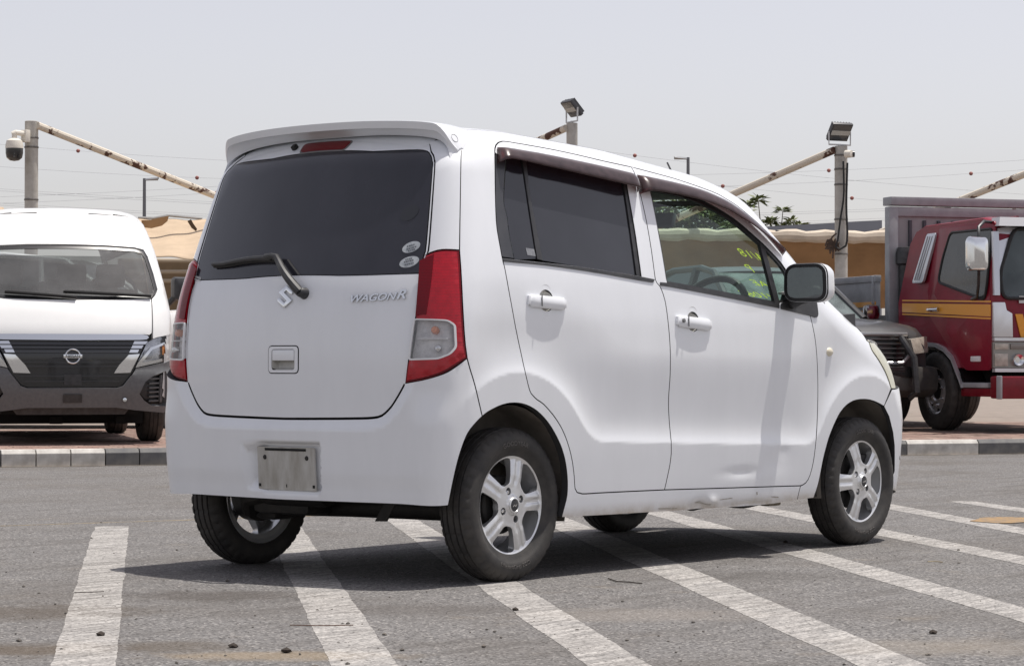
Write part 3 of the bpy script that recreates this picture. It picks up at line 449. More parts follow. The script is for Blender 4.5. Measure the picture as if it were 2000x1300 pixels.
'rarch_s': [(1.4012,0.5951),(1.3900,0.6031),(1.3743,0.6117),(1.3562,0.6191),(1.3339,0.6271),(1.3114,0.6334),(1.2908,0.6373),(1.2705,0.6395),(1.2501,0.6401),(1.2277,0.6394),(1.2057,0.6371),(1.1831,0.6328),(1.1602,0.6265),(1.1371,0.6183),(1.1139,0.6073),(1.0960,0.5971),(1.0779,0.5853),(1.0602,0.5721),(1.0428,0.5576),(1.0288,0.5445),(1.0152,0.5301),(1.0017,0.5151),(0.9895,0.5000),(0.9785,0.4856),(0.9676,0.4685),(0.9586,0.4520),(0.9507,0.4356),(0.9441,0.4191),(0.9385,0.4022),(0.9341,0.3851),(0.9303,0.3684),(0.9278,0.3526),(0.9258,0.3332),(0.9252,0.3150),(0.9261,0.2981),(0.9290,0.2825),(0.9334,0.2681),(0.9377,0.2545),(0.9416,0.2419),(0.9450,0.2302),(0.9483,0.2184)],
'lamp_a': [(1.5864,1.2429),(1.5741,1.2472),(1.5604,1.2505),(1.5494,1.2520),(1.5372,1.2529),(1.5230,1.2522),(1.5104,1.2501),(1.4962,1.2476),(1.4814,1.2450),(1.4665,1.2436)],
'lamp_b': [(1.4665,1.2436),(1.4668,1.2251),(1.4671,1.2073),(1.4673,1.1888),(1.4677,1.1681),(1.4683,1.1433),(1.4687,1.1253),(1.4691,1.1052),(1.4695,1.0836),(1.4698,1.0613),(1.4701,1.0386),(1.4702,1.0166),(1.4703,0.9956),(1.4702,0.9763),(1.4699,0.9524),(1.4694,0.9296),(1.4689,0.9080),(1.4683,0.8900),(1.4675,0.8746),(1.4667,0.8604),(1.4653,0.8421),(1.4634,0.8270),(1.4616,0.8131),(1.4598,0.7985)],
'lamp_c': [(1.4598,0.7985),(1.4739,0.7881),(1.4870,0.7778),(1.4991,0.7682),(1.5095,0.7596),(1.5192,0.7518),(1.5312,0.7442),(1.5426,0.7383),(1.5556,0.7324),(1.5694,0.7269),(1.5835,0.7222),(1.5980,0.7186),(1.6133,0.7158),(1.6295,0.7134),(1.6462,0.7108)],
'lamp_d': [(1.6462,0.7108),(1.6446,0.7253),(1.6432,0.7392),(1.6417,0.7534),(1.6400,0.7686),(1.6378,0.7859),(1.6359,0.7999),(1.6338,0.8153),(1.6315,0.8316),(1.6291,0.8482),(1.6268,0.8648),(1.6245,0.8807),(1.6224,0.8956),(1.6196,0.9197),(1.6168,0.9439),(1.6142,0.9671),(1.6116,0.9902),(1.6093,1.0138),(1.6071,1.0383),(1.6052,1.0629),(1.6033,1.0875),(1.6013,1.1117),(1.5992,1.1353),(1.5969,1.1583),(1.5944,1.1802),(1.5918,1.2014),(1.5891,1.2223),(1.5864,1.2429)],
}
# ================================================================ setting: road, markings, kerb, pavement
def at(px, py, depth):
    return Vector(CAMP+depth*(_f+(px-1000)/4819.96*_r-(py-650)/4819.96*_u))
def gnd(px, py, z=0.):
    d = _f+(px-1000)/4819.96*_r-(py-650)/4819.96*_u; t = (z-CAMP[2])/d[2]; return Vector(CAMP+t*d)
def asphalt(name, paint=None, thr=.5):
    m = bpy.data.materials.new(name); m.use_nodes = True; n = m.node_tree.nodes; l = m.node_tree.links; p = n['Principled BSDF']
    tc = n.new('ShaderNodeTexCoord'); p.inputs['Roughness'].default_value = .88; p.inputs['Specular IOR Level'].default_value = .25
    def noise(scale, det=4, rough=.6, vec=None):
        q = n.new('ShaderNodeTexNoise'); q.inputs['Scale'].default_value = scale; q.inputs['Detail'].default_value = det; q.inputs['Roughness'].default_value = rough; l.new(vec or tc.outputs['Object'], q.inputs['Vector']); return q.outputs['Fac']
    def rng_(src, a, b, c=0., d=1.):
        q = n.new('ShaderNodeMapRange'); q.inputs['From Min'].default_value = a; q.inputs['From Max'].default_value = b; q.inputs['To Min'].default_value = c; q.inputs['To Max'].default_value = d; l.new(src, q.inputs['Value']); return q.outputs[0]
    def mix(f, a, b, mode='MIX'):
        q = n.new('ShaderNodeMix'); q.data_type = 'RGBA'; q.blend_type = mode
        if isinstance(f, float): q.inputs[0].default_value = f
        else: l.new(f, q.inputs[0])
        for i, v in ((6, a), (7, b)):
            if isinstance(v, tuple): q.inputs[i].default_value = (*v, 1)
            else: l.new(v, q.inputs[i])
        return q.outputs[2]
    vo = n.new('ShaderNodeTexVoronoi'); vo.inputs['Scale'].default_value = 132; l.new(tc.outputs['Object'], vo.inputs['Vector'])
    vc = n.new('ShaderNodeSeparateColor'); l.new(vo.outputs['Color'], vc.inputs[0])
    c = mix(rng_(vc.outputs[0], 0, 1), (.088, .084, .082), (.212, .204, .199))
    c = mix(rng_(vc.outputs[1], .90, .97), c, (.36, .34, .32)); c = mix(rng_(vc.outputs[2], .88, .95), c, (.04, .037, .036))
    c = mix(rng_(noise(28, 5, .7), .35, .7, 0., .30), c, (.22, .211, .206))
    c = mix(rng_(noise(.9, 6, .6), .46, .70, 0., .55), c, (.105, .092, .080)); c = mix(rng_(noise(2.3, 7, .65), .60, .75, 0., .5), c, (.20, .165, .125))
    mp = n.new('ShaderNodeMapping'); mp.inputs['Rotation'].default_value = (0, 0, R(50)); mp.inputs['Scale'].default_value = (2.2, 16, 1); l.new(tc.outputs['Object'], mp.inputs['Vector'])
    streak = noise(1.6, 8, .72, mp.outputs[0])
    c = mix(rng_(noise(.55, 3, .5, mp.outputs[0]), .52, .68, 0., .38), c, (.085, .078, .072))
    def blob(cx, cy, rx, ry, col, amt):
        nonlocal c
        q = n.new('ShaderNodeMapping'); q.vector_type = 'TEXTURE'; q.inputs['Location'].default_value = (cx, cy, 0); q.inputs['Rotation'].default_value = (0, 0, YAW-math.pi/2); q.inputs['Scale'].default_value = (rx, ry, 1); l.new(tc.outputs['Object'], q.inputs['Vector'])
        ln_ = n.new('ShaderNodeVectorMath'); ln_.operation = 'LENGTH'; l.new(q.outputs[0], ln_.inputs[0])
        ad = n.new('ShaderNodeMath'); ad.operation = 'MULTIPLY_ADD'; l.new(noise(7, 7, .7), ad.inputs[0]); ad.inputs[1].default_value = 1.6; l.new(ln_.outputs['Value'], ad.inputs[2])
        c = mix(rng_(ad.outputs[0], 1.75, 1.15, 0., amt), c, col)
    for px_, py_, rx, ry, col, amt in ((430, 1163, .50, .28, (.065, .055, .048), .6), (90, 1195, .45, .35, (.075, .058, .042), .6), (60, 1268, .35, .20, (.085, .062, .04), .65), (540, 1280, .40, .16, (.26, .20, .13), .55), (330, 1262, .25, .2, (.09, .07, .05), .5),
                                       (820, 1190, .6, .25, (.085, .075, .068), .45), (1500, 1125, .5, .35, (.07, .063, .057), .4), (1250, 1200, .5, .3, (.24, .21, .18), .35), (1860, 1262, .5, .3, (.24, .21, .175), .4)):
        g_ = gnd(px_, py_); blob(g_.x, g_.y, rx, ry, col, amt)
    if paint:
        f = rng_(streak, .40, .56); f2 = rng_(noise(60, 3, .7), .38, .56); mu = n.new('ShaderNodeMath'); mu.operation = 'MULTIPLY'; l.new(f, mu.inputs[0]); l.new(f2, mu.inputs[1])
        q = n.new('ShaderNodeMath'); q.operation = 'MULTIPLY_ADD'; l.new(mu.outputs[0], q.inputs[0]); q.inputs[1].default_value = .62; q.inputs[2].default_value = .20; q.use_clamp = True
        pc = mix(rng_(streak, .3, .7), tuple(v*.8 for v in paint), paint); pc = mix(rng_(vc.outputs[2], .86, .97, 0, .8), pc, (.13, .12, .115)); pc = mix(rng_(noise(3., 5, .6), .55, .75, 0., .35), pc, (.2, .19, .185))
        c = mix(q.outputs[0], c, pc)
    l.new(c, p.inputs['Base Color'])
    b = n.new('ShaderNodeBump'); b.inputs['Strength'].default_value = .55 if not paint else .3; b.inputs['Distance'].default_value = .006; l.new(vo.outputs['Distance'], b.inputs['Height']); l.new(b.outputs[0], p.inputs['Normal'])
    return m
mb = MB(); mb.raw([(-500, -500, 0), (500, -500, 0), (500, 500, 0), (-500, 500, 0)], [(0, 1, 2, 3)]); road = mb.build('road', asphalt('worn grey asphalt'), kind='structure', fix=False)
PM = asphalt('worn white road paint', (.56, .535, .505)); YM = asphalt('worn yellow road paint', (.33, .24, .10))
SD = np.array([-.686, -.728]); SN = np.array([.728, -.686]); YP = np.array([.50, 2.80]); YD = np.array([.93, -.366])
def strip_mesh(name, c0, d, n_, w, ln, m, jit=.004, z=.0010, **kw):
    rows = int(ln/.03); V = []; F_ = []; J = rng.normal(0, jit, (rows+9, 2)); J = np.stack([np.convolve(J[:, q], np.ones(9)/3.2, 'valid') for q in (0, 1)], 1)+rng.normal(0, jit*.3, (rows+1, 2))
    for i in range(rows+1):
        p = c0+d*ln*i/rows; a, b = J[i]
        V += [(*(p-n_*(w/2+a)), z), (*(p+n_*(w/2+b)), z)]
        if i: F_.append((2*i-2, 2*i, 2*i+1, 2*i-1))
    return mesh(name, V, F_, m, smooth=False, **kw)
for st_, en_, wd, back in (((-.065, 2.71), (-3.835, -1.405), .165, 0), ((-.095, 1.495), (-3.34, -1.925), .17, 1), ((1.46, 2.245), (-2.96, -2.47), .16, 1), ((1.275, .95), (-2.515, -3.015), .18, 1),
                           ((2.49, 1.295), (-1.11, -2.66), .165, 1), ((3.27, 1.24), (.835, -1.66), .17, 1), ((3.695, .575), (2.415, -.84), .165, 1), ((4.53, .655), (3.965, -.04), .15, 0), ((5.35, .5), (4.6, -.4), .15, 0)):
    st_, en_ = np.array(st_), np.array(en_); d_ = (en_-st_)/np.linalg.norm(en_-st_); n_ = np.array([-d_[1], d_[0]])
    if back:                                       # run back to the thin yellow line
        s_, _ = np.linalg.solve(np.array([d_, -YD]).T, YP-st_); st_ = st_+d_*(s_+.05)
    strip_mesh('road_stripe', st_, d_, n_, wd, np.linalg.norm(en_-st_)+3.0, PM, .0022, kind='structure')
strip_mesh('yellow_line', YP-YD*6, YD, np.array([.366, .93]), .035, 9.0, YM,   .003, z=.0006, kind='structure')
V = [(*(gnd(1962+a*math.cos(t)*62, 1016+6*math.sin(t))[:2]), .0035) for t in np.linspace(0, 2*math.pi, 30)[:-1] for a in (1+.15*math.sin(5*t),)]
mesh('sand_patch', V, [tuple(range(len(V)))], mat('orange sand', (.36, .22, .09), .95, var=.6, vs=22, var2=(.17, .14, .11)), smooth=False, kind='structure')
# kerb: blocks along the far side, painted white and black
E1 = Vector((.857, -.516, 0)).normalized(); E2 = Vector((.516, .857, 0)).normalized(); K0 = Vector((4.07, 8.6, 0)); KH = .13
def K(s, t, z=0.): return K0+E1*s+E2*t+Vector((0, 0, z))
KW = mat('white kerb paint', (.60, .58, .54), .8, var=.35, vs=9, var2=(.38, .36, .33)); KB = mat('black kerb paint', (.095, .095, .10), .75, var=.5, vs=9, var2=(.17, .165, .155))
KA = math.atan2(E1.y, E1.x)
kerb = empty('kerb', K(0, 0), KA, kind='structure')
kme = {}
def kblock(s0, s1, m):
    ln = round(s1-s0, 3)
    if (ln, m.name) not in kme:
        mb = MB(); g = .004
        mb.prism([(.0, 0), (0, KH-.03), (.028, KH), (.15, KH), (.15, 0)], lambda a, b, d: (d, a, b), g, ln-g); kme[(ln, m.name)] = mb.build('kerb_block', m, kerb, smooth=0, loc=(s0, 0, 0), bevel=.004).data
    else: put(bpy.data.objects.new('kerb_block', kme[(ln, m.name)]), kerb).location = (s0, 0, 0)
def kpx(px): p = gnd(px, 912-26*px/2000, 0)-K0; return p.dot(E1)
sL = [kpx(x) for x in (2, 70, 139, 206, 273)]; bl = (sL[-1]-sL[0])/4
for i in range(-14, 17):
    kblock(sL[0]+i*bl, sL[0]+(i+1)*bl, KW if (i % 6) < 3 else KB)
s0 = sL[0]+17*bl; sW = kpx(1772); sB = kpx(1912); w3 = (sB-sW)
k = 0; s = sW-w3*1.0
kblock(s0, sW-w3, KB)
for i in range(-1, 7): kblock(sW+i*w3, sW+(i+1)*w3, KW if i % 2 == 0 else KB)
mb = MB(); mb.X = Matrix.Translation(K0) @ Matrix.Rotation(KA, 4, 'Z'); mb.raw([(-60, -.03, .003), (60, -.03, .003), (60, .0, .003), (-60, .0, .003)], [(0, 1, 2, 3)])
mb.build('gutter', mat('sandy gutter', (.42, .36, .29), .95, var=.4, vs=8), kind='structure', fix=False)
# pavement slab with red pavers
PVM = [mat('red paver %s' % n, c, .85, var=.3, vs=14) for n, c in (('one', (.30, .185, .15)), ('two', (.34, .22, .18)), ('three', (.27, .18, .15)), ('four', (.36, .26, .21)))]
mb = MB(); mb.X = Matrix.Translation(K0) @ Matrix.Rotation(KA, 4, 'Z'); mb.box((0, 45.15, KH/2-.012), (160, 90, KH))
pav = mb.build('pavement', mat('paver bedding', (.20, .165, .14), .95, var=.4, vs=5, var2=(.27, .225, .19)), kind='structure', smooth=0)
pme = []
for i in range(4):
    mb = MB(); mb.box((0, 0, 0), (.193, .094, .05)); o = mb.build('paver', PVM[i], pav, smooth=0, bevel=.004); pme.append(o.data); bpy.data.objects.remove(o)
cells = []
for j in range(60):
    for i in range(-40, 90):
        s_ = i*.2+(.1 if j % 2 else 0); t_ = .20+j*.1
        p = K(s_, t_); z = (p-Vector(CAMP)).dot(Vector(_f)); x = 1000+4820*(p-Vector(CAMP)).dot(Vector(_r))/z
        vis = (-30 < x < 330) or (1755 < x < 2030)
        cells.append((not vis, z, s_, t_))
cells.sort(key=lambda c: (c[0], c[1]))
sv, sf, sm = [], [], []
RZ = Matrix.Rotation(KA, 4, 'Z')
for k_, (h_, z_, s_, t_) in enumerate(cells):
    p = K(s_, t_, KH-.0255+rng.normal(0, .0012)); mi = int(rng.integers(0, 4))
    if k_ < 290:
        o = put(bpy.data.objects.new('paver', pme[mi]), pav); o.matrix_world = Matrix.Translation(p) @ RZ
    else:
        b = len(sv); z = .0255
        sv += [tuple(p+E1*a+E2*c+Vector((0, 0, z))) for a, c in ((-.0965, -.047), (.0965, -.047), (.0965, .047), (-.0965, .047))]; sf.append((b, b+1, b+2, b+3)); sm.append(mi)
mesh('paver_field', sv, sf, parent=pav, mats=PVM, midx=sm, smooth=False, kind='stuff')
# loose stones and twigs on the road
sv, sf = [], []
ico = [(0, 0, 1), (.89, 0, .45), (.28, .85, .45), (-.72, .53, .45), (-.72, -.53, .45), (.28, -.85, .45), (.72, .53, -.1), (-.28, .85, -.1), (-.89, 0, -.1), (-.28, -.85, -.1), (.72, -.53, -.1)]
icf = [(0, 1, 2), (0, 2, 3), (0, 3, 4), (0, 4, 5), (0, 5, 1), (1, 6, 2), (2, 7, 3), (3, 8, 4), (4, 9, 5), (5, 10, 1), (2, 6, 7), (3, 7, 8), (4, 8, 9), (5, 9, 10), (1, 10, 6)]
for i in range(330):
    px_, py_ = rng.uniform(-50, 2050), 1000+330*rng.beta(1.3, 1.0)
    p = gnd(px_, py_); r = float(np.clip(rng.lognormal(-5.85, .5), .0018, .010)); b = len(sv); q = rng.uniform(.6, 1.3, 3)
    sv += [(p.x+r*x*q[0]*rng.uniform(.8, 1.2), p.y+r*y*q[1]*rng.uniform(.8, 1.2), .001+r*max(z*q[2]*.8+.1, 0)) for x, y, z in ico]; sf += [tuple(b+a for a in f) for f in icf]
mesh('gravel', sv, sf, mats=[mat('dark grit', (.05, .047, .045), .9, var=.5, vs=3, var2=(.16, .14, .12))], smooth=False, kind='stuff')
TW = mat('dry twig', (.035, .026, .02), .9); TW2 = mat('pale straw', (.40, .34, .22), .9)
def twig(pts, r, m, label):
    mb = MB(); P = [gnd(*q)+Vector((0, 0, r+.002)) for q in pts]; mb.tube([P[0]]+P[1:], r, 6); mb.build('twig', m, label=label, cat='twig', group='twigs lying on the road')
twig([(1188, 1131), (1205, 1137), (1228, 1138), (1254, 1141)], .0022, TW, 'dark crooked twig on the asphalt beside the shadow of the car')
twig([(566, 1222), (620, 1223), (690, 1222)], .0015, mat('brown straw', (.10, .05, .03), .9), 'long thin brown stalk lying across a white stripe')
twig([(1812, 1098), (1826, 1097), (1841, 1099)], .002, TW2, 'short pale straw on bare asphalt beyond the front wheel')
twig([(145, 1158), (170, 1158), (203, 1156)], .0015, TW, 'short dark stalk on the stripe nearest the van')
def clod(px_, py_, r, label, m=TW):
    p = gnd(px_, py_); mb = MB(); mb.raw([(p.x+r*x*rng.uniform(.7, 1.3), p.y+r*y*rng.uniform(.7, 1.3), .001+r*max(z*.8+.15, 0)) for x, y, z in ico], icf); mb.build('stone', m, label=label, cat='stone', group='dark lumps lying on the road', smooth=0)
clod(197, 1241, .014, 'dark lump of tar on the leftmost white stripe'); clod(1007, 1192, .012, 'small dark block at the edge of the stripe in front of the rear wheel')
clod(1534, 1060, .013, 'small dark nut on the stripe ahead of the front wheel'); clod(456, 1264, .014, 'dark lump in the sandy patch between two stripes'); clod(560, 1274, .016, 'broad dark chip of bark by a stripe edge'); clod(1822, 1237, .013, 'curled dark leaf scrap on bare asphalt')
# ================================================================ things across the road
def gsurf(f, O, D, hi=4.0):
    def fn(u, w):
        u = np.asarray(u, float); w = np.asarray(w, float); o, d = O(u, w), D(u, w); return hit(o, d, 0., hi, f)
    return Surf(fn, D)
def S(*a): return np.stack(np.broadcast_arrays(*[np.asarray(x, float) for x in a]), -1)
def plain_wheel(parent, loc, r, w, rimr, face=-1, spokes=0, rimm=None, hub=None):
    """tyre and dished rim; face=-1 looks along -y"""
    root = empty('wheel', loc, 0 if face < 0 else math.pi, parent); h = w/2
    pr = [(rimr, -h*.8), (rimr+.01, -h*.92), (r*.82, -h), (r*.93, -h*.93), (r*.985, -h*.75), (r, -h*.5), (r, -h*.42), (r-.008, -h*.40), (r-.008, -h*.32), (r, -h*.30), (r, -.02*h), (r-.008, 0)]
    pr = pr+[(a, -b) for a, b in pr[:-1][::-1]]
    n = 72; k = len(pr); vs, fs = [], []
    for j in range(n):
        t = 2*math.pi*j/n
        for rr, a in pr:
            if j % 3 == 0 and abs(a) > h*.45 and rr > r*.97: rr -= .008
            vs.append((rr*math.cos(t), a, max(rr*math.sin(t), -loc[2]+.002)))
    for j in range(n):
        for i in range(k-1): fs.append((j*k+i, j*k+i+1, ((j+1) % n)*k+i+1, ((j+1) % n)*k+i))
    mb = MB(); mb.raw(vs, fs); mb.build('tyre', TYRE, root)
    mb = MB(); mb.lathe([(rimr, -h*.8), (rimr*.93, -h*.72), (rimr*.88, -h*.45)]+([(rimr*.80, -h*.50), (rimr*.66, -h*.70), (rimr*.44, -h*.72), (rimr*.40, -h*.60), (0, -h*.58)] if hub else [(rimr*.55, -h*.35), (rimr*.3, -h*.4), (rimr*.28, -h*.55), (0, -h*.57)]), 40); mb.build('rim', rimm or SILVER, root)
    if spokes:
        mb = MB()
        for q in range(spokes):
            a = 2*math.pi*q/spokes; mb.box((.58*rimr*math.cos(a), -h*.62, .58*rimr*math.sin(a)), (rimr*.72, .03, rimr*.17), rot=Matrix.Rotation(-a, 3, 'Y'), bev=.006)
        mb.build('spokes', CHROME, root)
    return root
VWHITE = mat('clean white paint', (.80, .80, .79), .3, coat=.8, var=.04, vs=4); GREYP = mat('dark grey bumper plastic', (.105, .107, .112), .55, var=.3, vs=40, var2=(.135, .137, .14), bump=.2, bs=300)
WSG = glass('hazy windscreen', (.60, .64, .64), .05, haze=.16, hazecol=(.50, .50, .50), hs=3); BLK = mat('gloss black', (.015, .015, .016), .25, coat=.6)  # grey haze layer on the screen stands in for its pale reflection
LAMPG = glass('lamp cover', (.93, .93, .93), .02)
# ---------------------------------------------------------------- white van
vT = table([(.2, .78), (.4, .83), (.8, .8475), (1.05, .842), (1.3, .815), (1.6, .765), (1.85, .695), (2.1, .60)], .04)
vX = table([(.2, 2.26), (.45, 2.34), (.75, 2.345), (.95, 2.29), (1.1, 2.20), (1.24, 2.08), (1.74, 1.66), (2.0, 1.38), (2.2, 1.1)], .035)
def VF(x, y, z):
    a = np.abs(y)-(vT(z)-.10*np.clip((x-1.9)/.4, 0, 1)**2); b = x-(vX(z)-.16*y*y); c = z-(1.985-.045*y*y-.05*np.clip(-x-1.8, 0, 1)); d = -x-2.33
    return smax(smax(smax(a, b, .16), c, .16), d, .1)
VAN = gsurf(VF, lambda u, w: S(u*0+.8, u*.9, w), lambda u, w: S(1, u*.1/1.6, 0*u))
VAN.out = lambda u, w: S(1+0*u, u*.06, 0*u)
vp = gnd(119, 862, KH); VH = R(234.5)
van = empty('delivery_van', (vp.x+math.cos(VH)*-1.33, vp.y+math.sin(VH)*-1.33, KH), VH, label='white high roofed van with black grille and grey bumper behind the kerb', cat='van')
VS = 241.
def V(px, py): return ((px-119)/VS*1.005, .64+(715-py)/VS)
def VP(L_): return [np.array(V(*p)) for p in L_]
def sym(Lr): 
    """right half (image) from top centre to bottom centre, mirrored"""
    return join(Lr, [np.array((-p[0], p[1])) for p in Lr[::-1]])
def vm(P): return [np.array((-p[0], p[1])) for p in P][::-1]
# shell: sides, roof and tail swept along the length
secs = []
for x in list(np.linspace(-2.3, 1.3, 13))+list(np.linspace(1.33, 2.3, 60)):
    th = np.linspace(R(-39), R(219), 90); O = S(x+0*th, 0*th, 1.0+0*th); D = S(0*th, np.cos(th), np.sin(th)); secs.append([tuple(p) for p in hit(O, D, 0, 3, VF)])
mb = MB(); mb.loft(secs, closed=False); 
mb.raw(secs[0], [tuple(range(90))]); 
vv = np.array(mb.v); keep = []
fb_ = vv[:, 0]-(vX(vv[:, 2])-.16*vv[:, 1]**2); fa_ = np.abs(vv[:, 1])-(vT(vv[:, 2])-.10*np.clip((vv[:, 0]-1.9)/.4, 0, 1)**2); fc_ = vv[:, 2]-(1.985-.045*vv[:, 1]**2)
dm_ = np.maximum(fa_, fc_)-fb_
mb.f, mb.m = zip(*[(f, m_) for f, m_ in zip(mb.f, mb.m) if len(f) <= 4 and not (1.16 < np.mean([mb.v[i][2] for i in f]) < 1.66 and -2.0 < np.mean([mb.v[i][0] for i in f]) < .75) and min(dm_[i] for i in f) > (.012 if .25 < mb.v[f[0]][2] < 1.02 and mb.v[f[0]][0] > 1.5 else -.035)])
shell = mb.build('van_body', VWHITE, van, smooth=50)
TINT = glass('van side glass', (.45, .48, .47), .03)
for s in (1, -1):
    xs2 = np.linspace(-2.02, .77, 12); V_ = []
    for z in (1.13, 1.4, 1.69): V_ += [tuple(p) for p in hit(S(xs2, 0*xs2, z+0*xs2), S(0*xs2, s+0*xs2, 0*xs2), 0, 3, VF)]
    mesh('side_glass', [(a, b-s*.012, c_) for a, b, c_ in V_], [(r*12+i, r*12+i+1, (r+1)*12+i+1, (r+1)*12+i) for r in range(2) for i in range(11)], TINT, van)
mb = MB(); mb.box((-2.29, 0, .72), (.05, 1.6, .80), bev=.02); mb.build('tailgate', VWHITE, van)
mb = MB(); mb.box((-2.24, 0, 1.42), (.012, 1.45, .62)); mb.build('rear_window', TINT, van)
wsb = VP([(119, 475), (200, 476), (262, 479), (280, 484), (287, 497), (293, 530), (297, 560), (294, 570), (284, 579), (200, 583), (119, 584)])
roofp = VP([(119, 405), (200, 407), (250, 409), (272, 412), (288, 424), (298, 450), (302, 474), (304, 490), (290, 498), (281, 480), (262, 475.5), (200, 472.5), (119, 471.5)])
panel('roof_front', sym(wsb) if 0 else join(roofp, vm(roofp)), VWHITE, van, VAN, step=.05, gap=.001, skirt=.03, off=.004)
ws_full = join(wsb, vm(wsb))
wsv = panel('windscreen', ws_full, WSG, van, VAN, step=.08, gap=0, skirt=0, off=-.004)
panel('windscreen_border', ws_full, BLK, wsv, VAN, holes=[inset(ws_full, .022)], step=.06, gap=0, skirt=.004, off=.001)
pilP = VP([(288, 496), (300, 484), (312, 515), (318, 548), (322, 585), (326, 640), (326, 652), (290, 658), (278, 662), (281, 620), (284, 582), (294, 572), (299, 562), (295, 530)])
for mr in (False, True): panel('corner_panel', pilP, VWHITE, van, VAN, step=.04, gap=.002, skirt=.03, mirror=mr, off=.004)
hoodv = VP([(119, 585), (200, 584), (283, 581), (280, 620), (277, 650), (272, 654), (262, 653), (119, 653)])
panel('bonnet', join(hoodv, vm(hoodv)), VWHITE, van, VAN, step=.04, gap=.002, skirt=.03)
chr_ = VP([(119, 654), (255, 654), (266, 656), (269, 660), (264, 664), (250, 665), (119, 666)])
panel('chrome_strip', join(chr_, vm(chr_)), CHROME, van, VAN, step=.04, gap=0, skirt=.03, off=.022)
gr = VP([(119, 665), (266, 665), (252, 690), (237, 727), (216, 752), (205, 756), (119, 757)])
panel('grille', join(gr, vm(gr)), BLK, van, VAN, step=.05, gap=0, skirt=.02, off=-.006)
for py_, hw in ((673, 142), (680, 136), (688, 128), (708, 102), (716, 96)):
    sl_ = VP([(119, py_-1.6), (119+hw, py_-2.2), (119+hw-4, py_+1.2), (119, py_+1.6)]); panel('grille_slat', join(sl_, vm(sl_)), mat('grille bar', (.022, .023, .026), .3, coat=.6), van, VAN, step=.08, gap=0, skirt=.01, off=.010)
for py_ in (735, 745):
    sl_ = VP([(119, py_-1.8), (119+104-(py_-735), py_-1.8), (119+102-(py_-735), py_+1.2), (119, py_+1.2)]); panel('grille_slat', join(sl_, vm(sl_)), mat('grille bar', (.045, .046, .05), .3, coat=.5), van, VAN, step=.08, gap=0, skirt=.01, off=.006)
for mr in (False, True):
    panel('chrome_wing', VP([(228, 693), (250, 691.5), (231, 728), (199, 729), (209, 713)]), CHROME, van, VAN, step=.04, gap=0, skirt=.015, off=.014, mirror=mr)
    for q in range(3):
        x0, y0 = 240-4*q, 667+8*q; panel('chrome_slash', VP([(x0, y0), (x0+27-q*5, y0), (x0+22-q*4, y0+6), (x0-3, y0+6)]), CHROME, van, VAN, step=.05, gap=0, skirt=.01, off=.012, mirror=mr)
    hl_ = VP([(243, 718), (256, 691), (268, 667), (283, 660), (318, 650), (319.5, 676), (318.5, 702), (300, 708)])
    hl = panel('headlamp', hl_, mat('lamp bowl', (.30, .31, .33), .25, metal=.8, bump=.5, bs=40, var=.5, vs=14, var2=(.62, .63, .65)), van, VAN, step=.03, gap=.002, skirt=.03, off=-.03, mirror=mr)
    panel('lamp_cover', hl_, LAMPG, hl, VAN, step=.05, gap=.002, skirt=.0, off=.004, mirror=mr)
    panel('lamp_trim', VP([(243, 718), (248, 708), (274, 678), (316, 664), (316, 668), (277, 683), (256, 708), (300, 700), (300, 706)]), CHROME, hl, VAN, step=.03, gap=0, skirt=.01, off=-.006, mirror=mr)
    panel('indicator', VP([(302, 672), (313, 668), (313, 690), (303, 693)]), mat('amber lens', (.85, .30, .04), .2, coat=1), hl, VAN, step=.03, gap=0, skirt=.01, off=-.012, mirror=mr)
    panel('projector_lens', VP([(270+10*math.cos(t), 692+10*math.sin(t)) for t in np.linspace(0, 6.28, 18)[:-1]]), mat('projector glass', (.25, .26, .28), .05, coat=1, metal=.5), hl, VAN, step=.03, gap=0, skirt=.01, off=-.012, mirror=mr)
    fg = VP([(252, 768), (262, 747), (276, 736), (303, 727), (304, 790), (276, 789), (262, 780)])
    fgp = panel('fog_recess', fg, BLACKP, van, VAN, step=.04, gap=.0, skirt=.0, off=-.045, mirror=mr)
    for q in range(6):
        y0 = 738+q*9; panel('fog_fin', VP([(273, y0+1), (300, y0), (300, y0+3), (273, y0+4)]), GREYP, fgp, VAN, step=.05, gap=0, skirt=.02, off=-.018, mirror=mr)
    panel('fog_post', VP([(297, 733), (303, 731), (303, 787), (297, 787)]), GREYP, fgp, VAN, step=.05, gap=0, skirt=.02, off=-.008, mirror=mr)
bum = VP([(119, 757), (205, 757), (217, 753), (236, 729), (243, 719), (300, 709), (318.5, 703), (319, 750), (317, 790), (312, 803), (300, 806), (240, 800), (205, 795), (119, 795)])
fgh = VP([(250, 768), (261, 746), (276, 734.5), (304, 725), (306, 792), (275, 791), (261, 782)])
bout = join(bum, vm(bum))
bmp = panel('front_bumper', bout, GREYP, van, VAN, holes=[fgh, [np.array((-p[0], p[1])) for p in fgh][::-1]], step=.04, gap=.002, skirt=.05, off=lambda u, w: .006+.02*sstep(.62, .56, w))
panel('plate_mount', VP([(101, 768), (137, 768), (137, 784), (101, 784)]), BLACKP, bmp, VAN, step=.05, gap=0, skirt=.012, off=.034)
mb = MB(); P_ = VAN(np.array([V(221, 781)[0]]), np.array([V(221, 781)[1]]))[0]; mb.lathe([(0, .05), (.016, .047), (.022, .03), (.02, .0)], 16, 'x', tuple(P_)); mb.build('tow_eye_cap', CHROME, bmp)
panel('lower_intake', join(VP([(119, 794), (205, 794), (236, 799), (225, 812), (119, 812)]), vm(VP([(119, 794), (205, 794), (236, 799), (225, 812), (119, 812)]))), BLACKP, van, VAN, step=.06, gap=0, skirt=.03, off=-.03)
